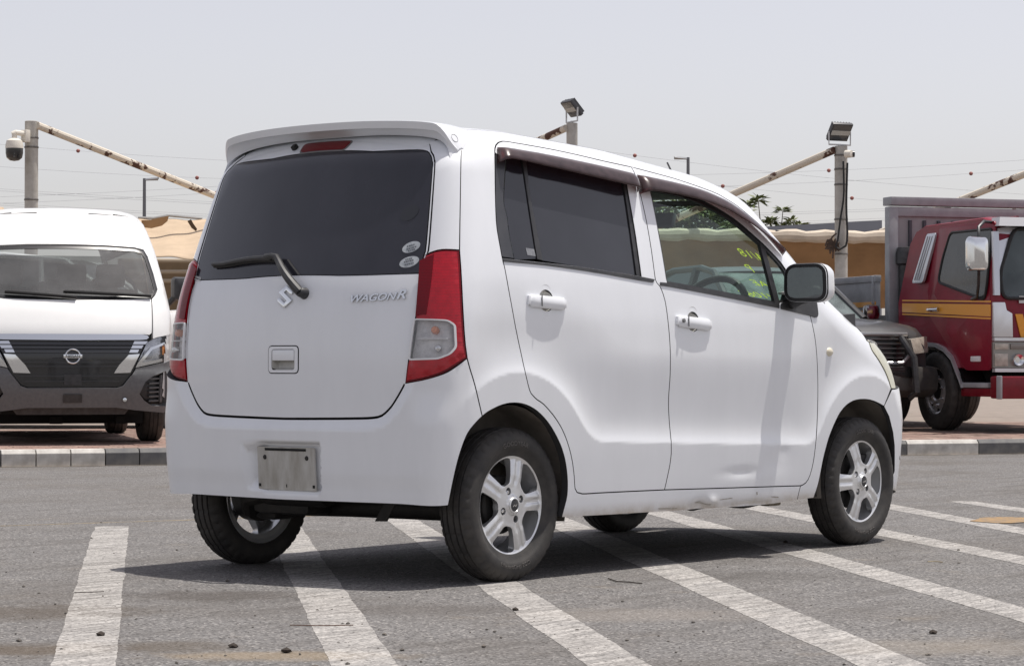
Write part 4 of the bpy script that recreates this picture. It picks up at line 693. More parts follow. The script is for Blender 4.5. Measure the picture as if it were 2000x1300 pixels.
bx_ = VP([(103, 731), (136, 731), (136, 752), (103, 752)]); panel('grille_block', bx_, BLACKP, van, VAN, step=.06, gap=0, skirt=.012, off=.012)
# round badge with its name bar
bw = VAN(np.array([0.]), np.array([V(119, 696)[1]]))[0]; BX = Matrix(((0, 0, 1, bw[0]+.022), (1, 0, 0, 0), (0, 1, 0, bw[2]), (0, 0, 0, 1)))
bdg = MB(); bdg.X = BX; bdg.tube([(.057*math.cos(t), .057*math.sin(t), 0) for t in np.linspace(0, 2*math.pi, 41)[:-1]], .0075, 8, closed=True); bdg.box((0, 0, .002), (.150, .032, .012), bev=.003); bd = bdg.build('maker_badge', CHROME, van)
lettering('NISSAN', 'badge_lettering', GAP, bd, BX @ Matrix.Translation((0, 0, .0085)), .030, .0008, sx=1.15, bold=.0006)
for xa, xb, ya, yb in ((-9, 131, 571, 581), (106, 283, 570, 577)):
    mb = MB(); P_ = [Vector(VAN(np.array([V(xa+(xb-xa)*t, 0)[0]]), np.array([V(0, ya+(yb-ya)*t)[1]]))[0])+Vector((.03, 0, .01)) for t in np.linspace(0, 1, 7)]; mb.tube(P_, [.010, .014, .014, .012, .010, .009, .008], 8)
    mb.tube([p+Vector((-.012, 0, -.012)) for p in P_], .006, 6); mb.build('windscreen_wiper', RUBBER, van)
for mr in (1, -1):
    mb = MB(); mb.X = Matrix.Translation((1.72, mr*.955, 1.29)) @ Matrix.Rotation(mr*R(8), 4, 'Z')
    def rsec(x, w_, h_): return [(x, p[0]*w_, p[1]*h_) for p in rounded([(-1, -1), (1, -1), (1, 1), (-1, 1)], .35)]
    mb.loft([rsec(-.05, .068, .095), rsec(.0, .074, .100), rsec(.045, .064, .088), rsec(.06, .03, .05)]); m_ = mb.build('door_mirror', BLACKP, van)
    mb = MB(); mb.tube([(1.72, mr*.78, 1.17), (1.71, mr*.86, 1.17), (1.72, mr*.91, 1.22)], .028, 8); mb.build('mirror_arm', BLACKP, m_)
for x in (1.33, -1.22):
    for mr in (1, -1): plain_wheel(van, (x, mr*.745, .335), .335, .195, .205, mr)
mb = MB(); mb.box((-.3, 0, .31), (3.9, 1.3, .30)); mb.box((1.9, 0, .30), (.5, 1.1, .10)); mb.tube([(1.33, -.6, .25), (1.33, .6, .25)], .04, 8); mb.box((1.75, .45, .19), (.1, .08, .06)); mb.box((1.75, -.08, .19), (.1, .1, .06)); mb.build('underbody', GAP, van)
mb = MB(); mb.loft([[(x, y, z) for x, z in ((1.55, .9), (1.55, 1.18), (1.75, 1.24), (1.98, 1.20), (2.0, .9))] for y in (-.74, .74)]); mb.build('dashboard', TRIM, van)
for y in (-.42, .12, .45):
    mb = MB(); mb.box((1.05, y, 1.0), (.14, .44, .62), rot=Matrix.Rotation(R(-12), 3, 'Y'), bev=.06); mb.box((.97, y, 1.42), (.10, .25, .20), bev=.05); mb.build('seat', SEATM, van)
mb = MB(); mb.tube([(1.48+.06*math.cos(t), .42+.19*math.cos(t), 1.24+.18*math.sin(t)) for t in np.linspace(0, 2*math.pi, 25)[:-1]], .014, 8, closed=True); mb.build('steering_wheel', TRIM, van)
for x in (.1, -.8, -1.7):
    for y in (-.45, .1, .5):
        mb = MB(); mb.box((x, y, .95), (.13, .42, .60), rot=Matrix.Rotation(R(-10), 3, 'Y'), bev=.05); mb.box((x-.07, y, 1.34), (.09, .24, .18), bev=.05); mb.build('seat', SEATM, van)
# ---------------------------------------------------------------- plain passenger car (white one behind the van)
def sedan(name, loc, rz, paint, label, L_=4.3, Wd=1.78, H=1.62, hood=1.05, belt=1.0, cat='car'):
    root = empty(name, loc, rz, label=label, cat=cat); h = Wd/2; x0, x1 = -L_/2, L_/2
    cs = lambda x: float(np.interp(x, [x0, x0+.12, x0+.5, x1-.9, x1-.25, x1], [.80, .93, 1, 1, .93, .74]))
    zt = lambda x: float(np.interp(x, [x0, x0+.15, x0+.4, x1-1.5, x1-1.2, x1-.5, x1-.15, x1], [.80, belt-.02, belt+.04, belt+.02, belt+.04, hood-.12, hood-.25, .62]))
    secs = []
    for x in np.linspace(x0, x1, 30):
        c_, t_ = cs(x)*h, zt(x); flare = 0
        for wx in (x1-.82, x0+.78): flare = max(flare, .02*max(0, 1-abs(x-wx)/.45))
        secs.append([(x, s*(c_*a+flare*(1 if .2 < b < .8 else 0)), .2+(t_-.2)*b) for s, P_ in ((1, [(.90, 0), (.96, .06), (.985, .25), (1, .5), (.985, .75), (.94, .9), (.86, .975), (.6, 1.0), (.2, 1.015)]), (-1, [(.2, 1.015), (.6, 1.0), (.86, .975), (.94, .9), (.985, .75), (1, .5), (.985, .25), (.96, .06), (.90, 0)])) for a, b in P_])
    mb = MB(); mb.loft(secs); body_ = mb.build('car_body', paint, root, smooth=40)
    top = [(x0+.25, belt-.03, .86), (x0+.55, H-.12, .74), (x0+.9, H-.01, .70), (x0+2.0, H, .69), (x1-1.95, H-.06, .70), (x1-1.15, belt, .84)]
    def cab(k, in_): return [[(x, s*h*wd*k-s*in_, z-in_) for (x, z, wd) in top] for s in (1, -1)]
    rail = cab(1, 0); n = len(top)
    mb = MB(); rs = []
    for i in range(1, 5):
        x, z, wd = top[i]; rs.append([(x, s*h*wd, z) for s, in ((1,),)]+[(x, y*h*wd, z+.03*(1-y*y)) for y in (.6, .2, -.2, -.6)]+[(x, -h*wd, z)])
    mb.loft(rs, closed=False); mb.build('roof', paint, root, smooth=40)
    GD = mat('car side glass', (.03, .035, .037), .06, coat=1)
    for s in (1, -1):
        mb = MB(); base = [(x, s*h*.86, belt) for x, z, wd in top]; tp_ = [(x, s*h*wd, z-.0) for x, z, wd in top]; vs = base+tp_; mb.raw(vs, [(i, i+1, n+i+1, n+i) for i in range(n-1)]); mb.build('side_glass', GD, root)
        mb = MB(); mb.tube([(x, s*h*wd, z) for x, z, wd in top], .035, 8); mb.tube([(x1-2.15, s*h*.875, belt), (x1-2.2, s*h*.72, H-.05)], .03, 6); mb.tube([(x0+1.35, s*h*.875, belt), (x0+1.3, s*h*.71, H-.02)], .035, 6); mb.build('window_pillar', paint, root)
        mb = MB(); mb.box((x1-1.5, s*(h+.08), belt+.06), (.12, .18, .13), bev=.04); mb.build('wing_mirror', paint, root)
        mb = MB(); mb.prism([(x1-.55, .62), (x1-.42, .80), (x1-.10, .74), (x1-.06, .64)], lambda a, b, d: (a-d*.25, s*(h*.60+d), b), 0, .26); mb.build('headlamp', mat('pale plastic', (.75, .75, .76), .3, coat=.5), root)
        mb = MB(); mb.box((x0+.4+.9, s*h*1.0, .90), (.2, .03, .03), bev=.01); mb.box((x1-1.9, s*h*1.0, .90), (.2, .03, .03), bev=.01); mb.build('door_handle', paint, root)
        for wx in (x1-.82, x0+.78):
            mb = MB(); mb.lathe([(.0, s*(h+.012)), (.375, s*(h+.012)), (.375, s*(h-.25))], 40, 'y', (wx, 0, .34)); mb.build('wheel_arch', GAP, root)
            plain_wheel(root, (wx, s*(h-.085), .335), .335, .21, .225, s, 7, mat('dark rim', (.05, .05, .052), .4, metal=.5))
    mb = MB(); mb.raw([(top[4][0], h*.70, top[4][1]), (top[4][0], -h*.70, top[4][1]), (top[5][0], -h*.84, belt), (top[5][0], h*.84, belt)], [(0, 1, 2, 3)]); mb.build('windscreen', WSG, root)
    mb = MB(); mb.raw([(top[1][0], h*.74, top[1][1]), (top[1][0], -h*.74, top[1][1]), (top[0][0], -h*.86, .98), (top[0][0], h*.86, .98)], [(0, 1, 2, 3)]); mb.build('rear_window', GD, root)
    mb = MB(); mb.box((x1-.05, 0, .52), (.08, 1.0, .14), bev=.03); mb.build('grille', BLACKP, root)
    return root
wp = at(324, 640, 25.5); WH = R(-58); wl_ = Matrix.Rotation(WH, 3, 'Z') @ Vector((1.48, -.80, 0))
sedan('white_car', (wp.x-wl_.x, wp.y-wl_.y, KH), WH, VWHITE, 'white crossover with dark alloy wheels mostly hidden behind the van and its mirror', L_=4.6, H=1.80, hood=1.36, belt=1.16)
# ---------------------------------------------------------------- dark pickup behind the front wing of the hatchback
DKG = mat('dusty dark grey paint', (.024, .026, .031), .42, coat=.5, coatr=.15, var=.5, vs=5, var2=(.042, .042, .043))
pp = at(1694, 640, 24.3); PH_ = R(245)
PSC = .93
pick = empty('pickup_truck', (pp.x+math.cos(PH_)*-2.42*PSC, pp.y+math.sin(PH_)*-2.42*PSC, KH), PH_, label='dark grey pickup with black nudge bar, half hidden behind the front wing of the hatchback', cat='pickup')
pick.scale = (PSC,)*3
secs = []
for x, hw, zt_ in ((-2.6, .90, 1.18), (-2.5, .92, 1.2), (-.2, .925, 1.2), (.6, .925, 1.2), (.95, .92, 1.23), (1.15, .91, 1.235), (1.7, .90, 1.20), (2.15, .87, 1.14), (2.32, .82, 1.06), (2.40, .76, .96)):
    secs.append([(x, s*hw*a, .42+(zt_-.42)*b) for s, P_ in ((1, [(.93, 0), (.98, .1), (1, .45), (1, .7), (.975, .86), (.93, .95), (.82, .99), (.4, 1.015)]), (-1, [(.4, 1.015), (.82, .99), (.93, .95), (.975, .86), (1, .7), (1, .45), (.98, .1), (.93, 0)])) for a, b in P_])
mb = MB(); mb.loft(secs); mb.build('pickup_body', DKG, pick, smooth=40)
cabp = [(-1.05, 1.2, .86), (-.85, 1.70, .72), (-.5, 1.79, .68), (.1, 1.80, .67), (.42, 1.74, .69), (1.12, 1.22, .84)]
mb = MB(); mb.loft([[(x, y*w_, z+.03*(1-y*y)) for y in (1, .6, .2, -.2, -.6, -1)] for x, z, w_ in cabp[1:5]], closed=False); mb.build('roof', DKG, pick, smooth=40)
for s in (1, -1):
    mb = MB(); n = len(cabp); mb.raw([(x, s*.87, 1.2) for x, z, w_ in cabp]+[(x, s*w_, z) for x, z, w_ in cabp], [(i, i+1, n+i+1, n+i) for i in range(n-1)]); mb.build('side_glass', mat('car side glass', (.03, .035, .037), .06, coat=1), pick)
    mb = MB(); mb.tube([(x, s*w_, z) for x, z, w_ in cabp], .04, 8); mb.tube([(-.02, s*.87, 1.2), (0, s*.68, 1.79)], .045, 6); mb.build('window_pillar', DKG, pick)
    mb = MB(); mb.box((1.0, s*1.02, 1.30), (.11, .20, .17), bev=.05); mb.build('door_mirror', CHROME, pick)
    mb = MB(); mb.prism([(.50, .98), (.86, 1.02), (.83, .84), (.52, .82)], lambda a, b, d: (2.50-.80*max(0, a-.52)**1.3+d-.25*(b-.85), s*a, b), -.10, .03); mb.build('headlamp', mat('sandy lamp cover', (.55, .50, .43), .2, coat=.8, var=.4, vs=14), pick, bevel=.012)
    for x in (1.55, -1.55): plain_wheel(pick, (x, s*.80, .385), .385, .26, .23, s, 6)
    mb = MB(); mb.tube([(2.46, s*.40, 1.00), (2.62, s*.46, .78), (2.64, s*.48, .42), (2.54, s*.46, .36)], .035, 8); mb.build('nudge_bar', BLACKP, pick)
mb = MB(); mb.raw([(.42, .68, 1.74), (.42, -.68, 1.74), (1.12, -.83, 1.22), (1.12, .83, 1.22)], [(0, 1, 2, 3)]); mb.build('windscreen', glass('pickup screen', (.5, .6, .6), .03, haze=.35, hazecol=(.42, .50, .50)), pick)
mb = MB(); mb.raw([(-.85, .70, 1.70), (-.85, -.70, 1.70), (-1.05, -.86, 1.2), (-1.05, .86, 1.2)], [(0, 1, 2, 3)]); mb.build('rear_window', BLK, pick)
mb = MB(); mb.prism([(-.50, 1.02), (.50, 1.02), (.58, .86), (.42, .74), (-.42, .74), (-.58, .86)], lambda a, b, d: (2.42+d-.08*a*a-.1*(b-.8), a, b), -.05, .012); g_ = mb.build('grille', BLK, pick)
for q in range(5):
    z_ = .78+q*.05; w_ = .44+.02*q; mb = MB(); mb.box((2.435-.1*(z_-.8), 0, z_), (.02, 2*w_, .016), bev=.004); mb.build('grille_slat', mat('grey grille bar', (.16, .16, .165), .3, metal=.6), pick)
mb = MB(); fr_ = [(-.52, 1.03), (.52, 1.03), (.60, .87), (.44, .725), (-.44, .725), (-.60, .87)]; mb.tube([(2.44-.08*a*a-.1*(b-.8), a, b) for a, b in fr_], .024, 8, closed=True); mb.build('grille_surround', mat('satin silver', (.45, .45, .46), .3, metal=.8), pick)
mb = MB()
for rx, ry, w_ in ((.085, .058, .007), (.030, .056, .006), (.060, .024, .006)): mb.tube([(2.47, rx*math.cos(t), .905+(0 if rx != .06 else .026)+ry*math.sin(t)) for t in np.linspace(0, 2*math.pi, 33)[:-1]], w_, 6, closed=True)
mb.build('maker_badge', CHROME, pick, smooth=35)
mb = MB(); mb.loft([[(x-.22*y*y, y, z) for x, z in ((2.40, .70), (2.56, .68), (2.60, .58), (2.58, .44), (2.46, .36), (2.30, .36))] for y in np.linspace(-.92, .92, 13)]); mb.build('front_bumper', mat('dusty grey bumper', (.05, .051, .053), .5, var=.5, vs=7, var2=(.095, .088, .08)), pick, smooth=40)
mb = MB(); mb.box((2.54, 0, .63), (.08, 1.0, .12), bev=.02); mb.build('lower_grille', BLK, pick)
for s in (1, -1):
    mb = MB(); mb.lathe([(0, .06), (.045, .055), (.06, .03), (.06, 0)], 20, 'x', (2.40, s*.70, .57)); mb.build('fog_lamp', CHROME, pick)
mb = MB(); mb.box((0, 0, .42), (4.6, 1.3, .2)); mb.build('underbody', GAP, pick)
# ---------------------------------------------------------------- red lorry
MAR = mat('maroon lorry paint', (.235, .008, .026), .38, coat=.22, coatr=.1, spec=.25, var=.25, vs=5); MARB = mat('red bumper paint', (.20, .008, .018), .4, coat=.25, spec=.3, var=.25, vs=12); ORG = mat('orange stripe', (.74, .31, .012), .4, coat=.5)
STEEL = mat('grey painted steel', (.37, .38, .395), .55, var=.35, vs=7, var2=(.29, .295, .31)); STEELD = mat('grey steel sheet', (.30, .305, .31), .6, var=.35, vs=5, var2=(.36, .36, .36)); POL = mat('polished steel', (.72, .73, .75), .32, metal=.7, bump=.08, bs=9)
LH = R(236.5); lw = at(1838, 839, 24.9); WX = -1.13
lorry = empty('red_lorry', (0, 0, 0), LH, label='maroon cab lorry with orange bands, chrome mirror and grey steel flatbed', cat='lorry')
LO = Vector((lw.x, lw.y, KH))-Matrix.Rotation(LH, 3, 'Z') @ Vector((WX, -1.02, 0)); lorry.location = LO
lift = lambda a, b, d: (a, d, b)
cabprof = [(-2.0, .62), (-2.02, 1.3), (-1.86, 1.92), (-1.74, 2.04), (-1.55, 2.09), (-.30, 2.105), (-.14, 2.06), (-.05, 1.92), (0, 1.35), (0, .62)]
def csec(y, k): return [(a*(1) if 0 else a, y, b) for a, b in cabprof]
mb = MB(); secs = []
for y, ins in ((-1.06, .05), (-1.045, .02), (-1.0, 0), (1.0, 0), (1.045, .02), (1.06, .05)):
    c = np.array([-1.0, 1.35]); secs.append([(c[0]+(a-c[0])*(1-ins*.35), y*(1-.07*sstep(1.35, 2.15, np.array(b))) if abs(y) > 1.02 else y*(1-.07*float(sstep(1.35, 2.15, np.array(b)))), c[1]+(b-c[1])*(1-ins*.35)) for a, b in cabprof])
mb.loft(secs); cab = mb.build('lorry_cab', MAR, lorry, smooth=40)
def tumb(b): return 1.06*(1-.07*float(sstep(1.35, 2.15, np.array(b))))
def side(name, poly, m, par, d0=.0, d1=.012, s=-1, **kw):
    mb = MB(); mb.prism(poly, lambda a, b, d: (a, s*(tumb(b)+d), b), d0, d1); return mb.build(name, m, par, **kw)
SX = 88.; 
def Lz(py): return .64+(715-py)/196
def Lp(L_): return [((px-1935)/SX, Lz(py)) for px, py in L_]
for s in (-1, 1):
    door = side('cab_door', rounded(Lp([(1829, 438), (1931, 438), (1933, 590), (1934, 722), (1890, 722), (1866, 690), (1822, 615), (1817, 575)]), .05), MAR, lorry, -.01, .008, s, bevel=.004)
    win = rounded(Lp([(1851, 452), (1928, 453), (1928, 560), (1924, 588), (1838, 548), (1842, 500)]), .06)
    side('door_glass', [tuple(p) for p in win], mat('lorry side glass', (.028, .032, .031), .12, coat=.2, spec=.35, var=.3, vs=3, var2=(.05, .055, .052)), door, .0, .0105, s)
    mb = MB(); mb.tube([(a, s*(tumb(b)+.010), b) for a, b in win], .014, 6, closed=True); mb.build('window_seal', RUBBER, door)
    hd = MB(); hd.tube([(-1.28, s*1.085, Lz(602)), (-1.25, s*1.10, Lz(602)), (-1.10, s*1.10, Lz(602)), (-1.07, s*1.085, Lz(602))], [.022, .017, .017, .022], 10); hd.build('door_handle', CHROME, door)
    for (ya, yb, za, zb) in ((579, 582, 590, 593.5), (586, 604, 597, 620), (606.5, 609.5, 622, 625.5)):
        side('orange_band', Lp([(1768, ya), (1828, ya+ (za-ya)*.36), (1934, za), (1934, zb), (1828, yb+(zb-yb)*.36), (1768, yb)]), ORG, lorry, .002, .0098, s)
    vent = rounded(Lp([(1807, 449), (1825, 449), (1809, 547), (1788, 547)]), .035); vn = side('cab_vent', [tuple(p) for p in vent], mat('pale vent cover', (.62, .65, .70), .3, metal=.4, coat=.4), lorry, -.01, .02, s, bevel=.006)
    mb = MB()
    for q in range(3):
        x0, x1 = 1810+4.5*q, 1793+4.5*q; a, b = Lp([(x0, 455), (x1, 541)]); mb.tube([(a[0], s*(tumb(a[1])+.021), a[1]), (b[0], s*(tumb(b[1])+.021), b[1])], .006, 6)
    mb.build('vent_rib', STEEL, vn)
    # wheel arch with bright edge
    ar = Lp([(1762, 664), (1790, 665), (1836, 671), (1852, 680), (1866, 697), (1880, 735), (1885, 750)])
    mb = MB(); k = len(ar); mb.raw([(a, s*1.075, b) for a, b in ar]+[(a, s*.70, b) for a, b in ar]+[(a, s*1.075, b-.06) for a, b in ar], [(i, i+1, k+i+1, k+i) for i in range(k-1)]+[(i, i+1, 2*k+i+1, 2*k+i) for i in range(k-1)]); wa = mb.build('wheel_arch', BLK, lorry, smooth=40)
    vd = [(a, b-.012) for a, b in ar]+[(ar[-1][0]-.0, .52), (ar[0][0], .52)]; side('arch_void', vd, GAP, lorry, .0, .009, s)
    mb = MB(); mb.loft([[(a, s*1.06, b+.012), (a, s*1.095, b+.012), (a+.012, s*1.10, b-.028), (a+.012, s*1.06, b-.028)] for a, b in ar]); mb.build('arch_trim', POL, wa, smooth=40)
    for x in (WX, -4.6):
        wh = plain_wheel(lorry, (x, s*.99, .40), .40, .23, .235, s, 0, POL, hub=True)
        for q in range(8):
            a = 2*math.pi*q/8+.2; mb = MB(); mb.lathe([(0, -.108), (.012, -.106), (.016, -.092), (.016, -.07)], 8, o=(.145*math.cos(a), 0, .145*math.sin(a))); mb.build('wheel_nut', CHROME, wh)
        for q in range(8):
            a = 2*math.pi*q/8; mb = MB(); mb.lathe([(0, -.066), (.017, -.064), (.017, -.05)], 12, o=(.182*math.cos(a), 0, .195*math.sin(a))); mb.build('rim_hole', GAP, wh)
        mb = MB(); mb.lathe([(0, -.072), (.082, -.072), (.086, -.068)], 24); mb.build('hub_recess', GAP, wh)
    mb = MB(); mb.box((-.33, s*.95, .46), (.56, .26, .05), bev=.01); mb.build('cab_step', STEEL, lorry)
    mb = MB(); mb.box((-.30, s*.93, .39), (.62, .28, .08), bev=.01); mb.build('step_panel', MARB, lorry)
    mb = MB(); mb.box((-.30, s*1.068, Lz(700)), (.19, .03, .055), bev=.012); mb.build('side_lamp', mat('pale plastic', (.75, .75, .76), .3, coat=.5), lorry)
    # mirror on its tube frame
    mb = MB(); mb.X = Matrix.Translation((.16, s*1.30, Lz(503)));
    def rs2(x, w_, h_): return [(x, p[0]*w_, p[1]*h_) for p in rounded([(-1, -1), (1, -1), (1, 1), (-1, 1)], .4)]
    mb.loft([rs2(-.05, .10, .155), rs2(-.02, .108, .165), rs2(.03, .10, .155), rs2(.055, .06, .11)]); mm = mb.build('lorry_mirror', CHROME, lorry, smooth=40)
    mb = MB(); mb.tube([(-.12, s*1.0, Lz(440)), (-.04, s*1.12, Lz(440)), (.04, s*1.22, Lz(452)), (.10, s*1.25, Lz(475)), (.10, s*1.25, Lz(530)), (-.08, s*1.16, Lz(560)), (-.22, s*1.10, Lz(582)), (-.38, s*1.07, Lz(585))], .016, 8); mb.box((.12, s*1.22, Lz(500)), (.06, .12, .05), bev=.01); mb.build('mirror_bracket', BLACKP, mm)
mb = MB()
for y in (-.6, -.2, .2, .6): mb.tube([(-1.55, y, 2.093), (-.32, y, 2.107)], .018, 6)
mb.build('roof_rib', MAR, lorry)
def front(name, poly, m, par, d0=-.01, d1=.02, **kw):
    mb = MB(); mb.prism(poly, lambda a, b, d: (d+float(np.interp(b, [.6, 1.35, 1.92, 2.06, 2.2], [0, 0, -.05, -.14, -.3]))-.0*a, a, b), d0, d1); return mb.build(name, m, par, **kw)
FY = 165.
def Fp(L_): return [(-1.06+(px-1935)/FY, Lz(py)) for px, py in L_]
wsl = rounded([(-.95, 1.30), (-.97, 1.55), (-.80, 1.98), (.80, 1.98), (.97, 1.55), (.95, 1.30)], .09)
fs_ = front('windscreen', [tuple(p) for p in wsl], glass('lorry screen', (.42, .50, .52), .03, haze=.3, hazecol=(.20, .24, .25)), lorry, .004, .014); 
front('screen_backing', [tuple(p) for p in inset(wsl, .01)], mat('grey green cabin', (.13, .16, .16), .9, var=.6, vs=3, var2=(.05, .06, .06)), lorry, -.02, .002)
mb = MB(); mb.tube([(float(np.interp(b, [.6, 1.35, 1.95, 2.12], [0, 0, -.05, -.14]))+.014, a, b) for a, b in wsl], .018, 6, closed=True); mb.build('windscreen_seal', RUBBER, fs_)
mb = MB(); mb.box((.02, -.74, 1.29), (.004, .07, .07)); mb.build('screen_sticker', mat('white print', (.6, .6, .6), .6), fs_)
front('sun_visor', [(-1.0, 2.0), (-.95, 2.09), (.95, 2.09), (1.0, 2.0)], mat('clear grey visor', (.34, .34, .36), .25, coat=.6), lorry, -.02, .14)
for s in (-1, 1):
    fl = lambda P_: [(-s*a, b) for a, b in P_][::s*-1 or 1]
    front('corner_strip', fl([(-1.045, 1.33), (-1.02, 1.95), (-.96, 1.95), (-.985, 1.33)]), mat('pale vent cover', (.62, .65, .70), .3, metal=.4, coat=.4), lorry, -.01, .03)
    front('screen_surround', fl([(-.985, 1.45), (-.96, 1.98), (-.55, 2.05), (-.55, 2.0), (-.80, 1.97), (-.95, 1.62)]), POL, lorry, -.01, .022)
    front('corner_panel', fl(Fp([(1936, 593), (1956, 593), (1959, 608), (1969, 614), (1970, 659), (1936, 659)])), POL, lorry, -.01, .035, bevel=.006)
    lp_ = front('lamp_panel', fl(Fp([(1936, 668), (2020, 668), (2020, 717), (1936, 717)])), mat('silver lamp panel', (.30, .29, .27), .35, metal=.5), lorry, -.01, .022)
    front('indicator', fl(Fp([(1938, 671), (1962, 671), (1962, 682), (1938, 682)])), mat('sandy lamp cover', (.55, .50, .43), .2, coat=.8), lp_, .02, .034, bevel=.004)
    front('position_lamp', fl(Fp([(1966, 671), (2016, 671), (2016, 682), (1966, 682)])), mat('smoked lens', (.20, .18, .16), .2, coat=.8), lp_, .02, .034, bevel=.004)
    front('turn_lamp', fl(Fp([(1938, 690), (1961, 690), (1961, 714), (1938, 714)])), mat('sandy lamp cover', (.55, .50, .43), .2, coat=.8), lp_, .02, .034, bevel=.004)
    for c_ in (1978, 2002):
        a, b = Fp([(c_, 702)])[0]; mb = MB(); mb.lathe([(0, .012), (.03, .012), (.035, .03), (.055, .045), (.06, .035), (.062, .0)], 24, 'x', (.02, -s*a, b)); mb.build('headlamp', CHROME, lp_)
    front('orange_chevron', fl(Fp([(1976, 615), (1989, 615), (2001, 659), (1986, 659)])), ORG, lorry, .0, .014)
    mb = MB(); mb.box((.245, s*.78, Lz(751)), (.03, .12, .065), bev=.014); mb.build('bumper_lamp', mat('pale plastic', (.75, .75, .76), .3, coat=.5), lorry)
front('chrome_rail', [(-1.05, Lz(666)), (-1.05, Lz(660)), (1.05, Lz(660)), (1.05, Lz(666))], POL, lorry, -.01, .04)
front('chrome_rail', [(-1.05, Lz(725)), (-1.05, Lz(718)), (1.05, Lz(718)), (1.05, Lz(725))], POL, lorry, -.01, .05)
front('front_grille', [(-.52, Lz(716)), (-.52, Lz(669)), (.52, Lz(669)), (.52, Lz(716))], BLK, lorry, -.01, .02)
mb = MB(); mb.box((.12, 0, Lz(754)), (.24, 2.16, .215), bev=.02); mb.build('front_bumper', MARB, lorry)
mb = MB()
for s in (-1, 1): mb = MB(); mb.box((.20, s*1.088, Lz(754)), (.09, .02, .225), bev=.008); mb.build('bumper_end', STEEL, lorry)
mb = MB(); mb.box((-3.2, 0, .62), (6.2, .8, .22)); mb.box((-.5, 0, .5), (.8, 1.6, .2)); mb.box((-1.2, 0, .42), (.12, 1.5, .12)); mb.build('chassis', GAP, lorry)
mb = MB(); mb.tube([(-2.12, -.90, 1.2), (-2.12, -.90, 1.68), (-2.10, -.90, 1.76)], .09, 12); mb.lathe([(0, .12), (.10, .11), (.12, .05), (.12, -.06), (.09, -.08)], 16, 'z', (-2.12, -.90, 1.78)); mb.build('air_intake', BLACKP, lorry)
# headboard and dropside bed
HB = -2.22
hb = MB(); hb.box((HB, 0, 1.66), (.04, 2.06, 1.24)); hbo = hb.build('headboard', STEELD, lorry)
for y in (-1.03, 1.03): mb = MB(); mb.box((HB, y, 1.64), (.11, .11, 1.36), bev=.012); mb.build('headboard_post', STEEL, hbo)
for z_, h_ in ((2.27, .10), (2.38, .09)): mb = MB(); mb.box((HB+(.0 if z_ < 2.3 else -.03), 0, z_), (.10 if z_ < 2.3 else .2, 1.98 if z_ < 2.3 else 2.14, h_), bev=.010); mb.build('headboard_rail', STEEL, hbo)
for i in range(13):
    y = -1.0+i*2.0/12; mb = MB(); mb.box((HB+.035, y, 1.60), (.03, .03, 1.16)); mb.build('headboard_rib', mat('dark steel rib', (.07, .072, .085), .6), hbo)
mb = MB(); mb.box((HB-2.2, 0, 1.12), (4.4, 2.2, .12)); bed = mb.build('bed_floor', STEELD, lorry)
for s in (-1, 1):
    for q in range(2):
        mb = MB(); x = HB-.1-1.1-q*2.15; mb.box((x, s*1.11, 1.38), (2.1, .05, .42), bev=.008); dsd = mb.build('dropside', STEEL, bed)
        mb = MB(); mb.box((x, s*1.115, 1.57), (2.12, .07, .07), bev=.008); mb.build('dropside_rail', STEEL, dsd)
        for z_ in (1.30, 1.21):
            mb = MB(); mb.box((x, s*1.137, z_), (2.08, .006, .055)); mb.build('orange_band', ORG, dsd)
        mb = MB(); mb.box((x+1.0, s*1.14, 1.45), (.04, .04, .3), bev=.008); mb.build('latch', STEEL, dsd)
# ---------------------------------------------------------------- shade frame columns, rusty struts, canopies
COLM = mat('weathered cream steel', (.52, .50, .46), .7, var=.3, vs=7, var2=(.38, .36, .32)); RUST = mat('rusty strut paint', (.62, .56, .47), .7, var=1, vs=4.2, var2=(.08, .033, .02))
# sharpen the rust patches
for nd in RUST.node_tree.nodes:
    if nd.type == 'MAP_RANGE': nd.inputs['From Min'].default_value = .53; nd.inputs['From Max'].default_value = .56
def column(px, ptop, depth, wpx, label, rings=()):
    base = at(px, 715, depth); base.z = KH; top = at(px, ptop, depth).z; r = wpx/2*depth/4820
    o = empty('shade_column', base, label=label, cat='column', group='steel columns of the shade frames')
    mb = MB(); h = top-KH; mb.lathe([(r, 0), (r, h-.004), (r*.92, h), (0, h)], 24, 'z'); mb.build('pole', COLM, o)
    for z in rings: mb = MB(); mb.lathe([(r+.004, -.012), (r+.008, 0), (r+.004, .012)], 24, 'z', (0, 0, top-KH-z)); mb.build('strap', mat('dark strap', (.14, .13, .12), .6), o)
    return o, r, depth
def strut(p, q, r, label, post=True): 
    mb = MB(); n = 24; mb.tube([p.lerp(q, i/n) for i in range(n+1)], r, 10); o = mb.build('rusty_strut', RUST, label=label, cat='strut', group='rusty struts of the shade frames')
    if post: mb = MB(); mb.tube([(q.x, q.y, KH), (q.x, q.y, q.z+.06)], .07, 12); mb.build('post', COLM, o)
    return o
cl, rl, dl = column(60, 236, 32, 26, 'cream steel column with a dome camera, standing behind the van roof', (.22, .34, 1.02, 1.9))
mb = MB(); mb.box((.0, 0, 0), (.02, .02, .02)) if 0 else None
L1 = at(73, 245, 32); strut(L1, at(470, 402, 34.5), .048, 'long peeling rusty strut sloping from the column behind the van to the hatchback roof')
cc, rc, dc = column(1117, 240, 31, 22, 'short stained column top with a floodlight seen above the hatchback roof')
strut(at(1106, 250, 31), at(880, 352, 33), .045, 'brown rusted strut end beside the floodlight over the hatchback roof')
cr, rr_, dr = column(1643, 285, 32, 25, 'cream column with black cable loops, floodlight and bullet camera left of the lorry', (.12, .30, .5, .95, 1.4, 2.0, 2.35))
strut(at(1630, 293, 32), at(1276, 446, 34), .048, 'cream strut with rust flecks rising to the column left of the lorry')
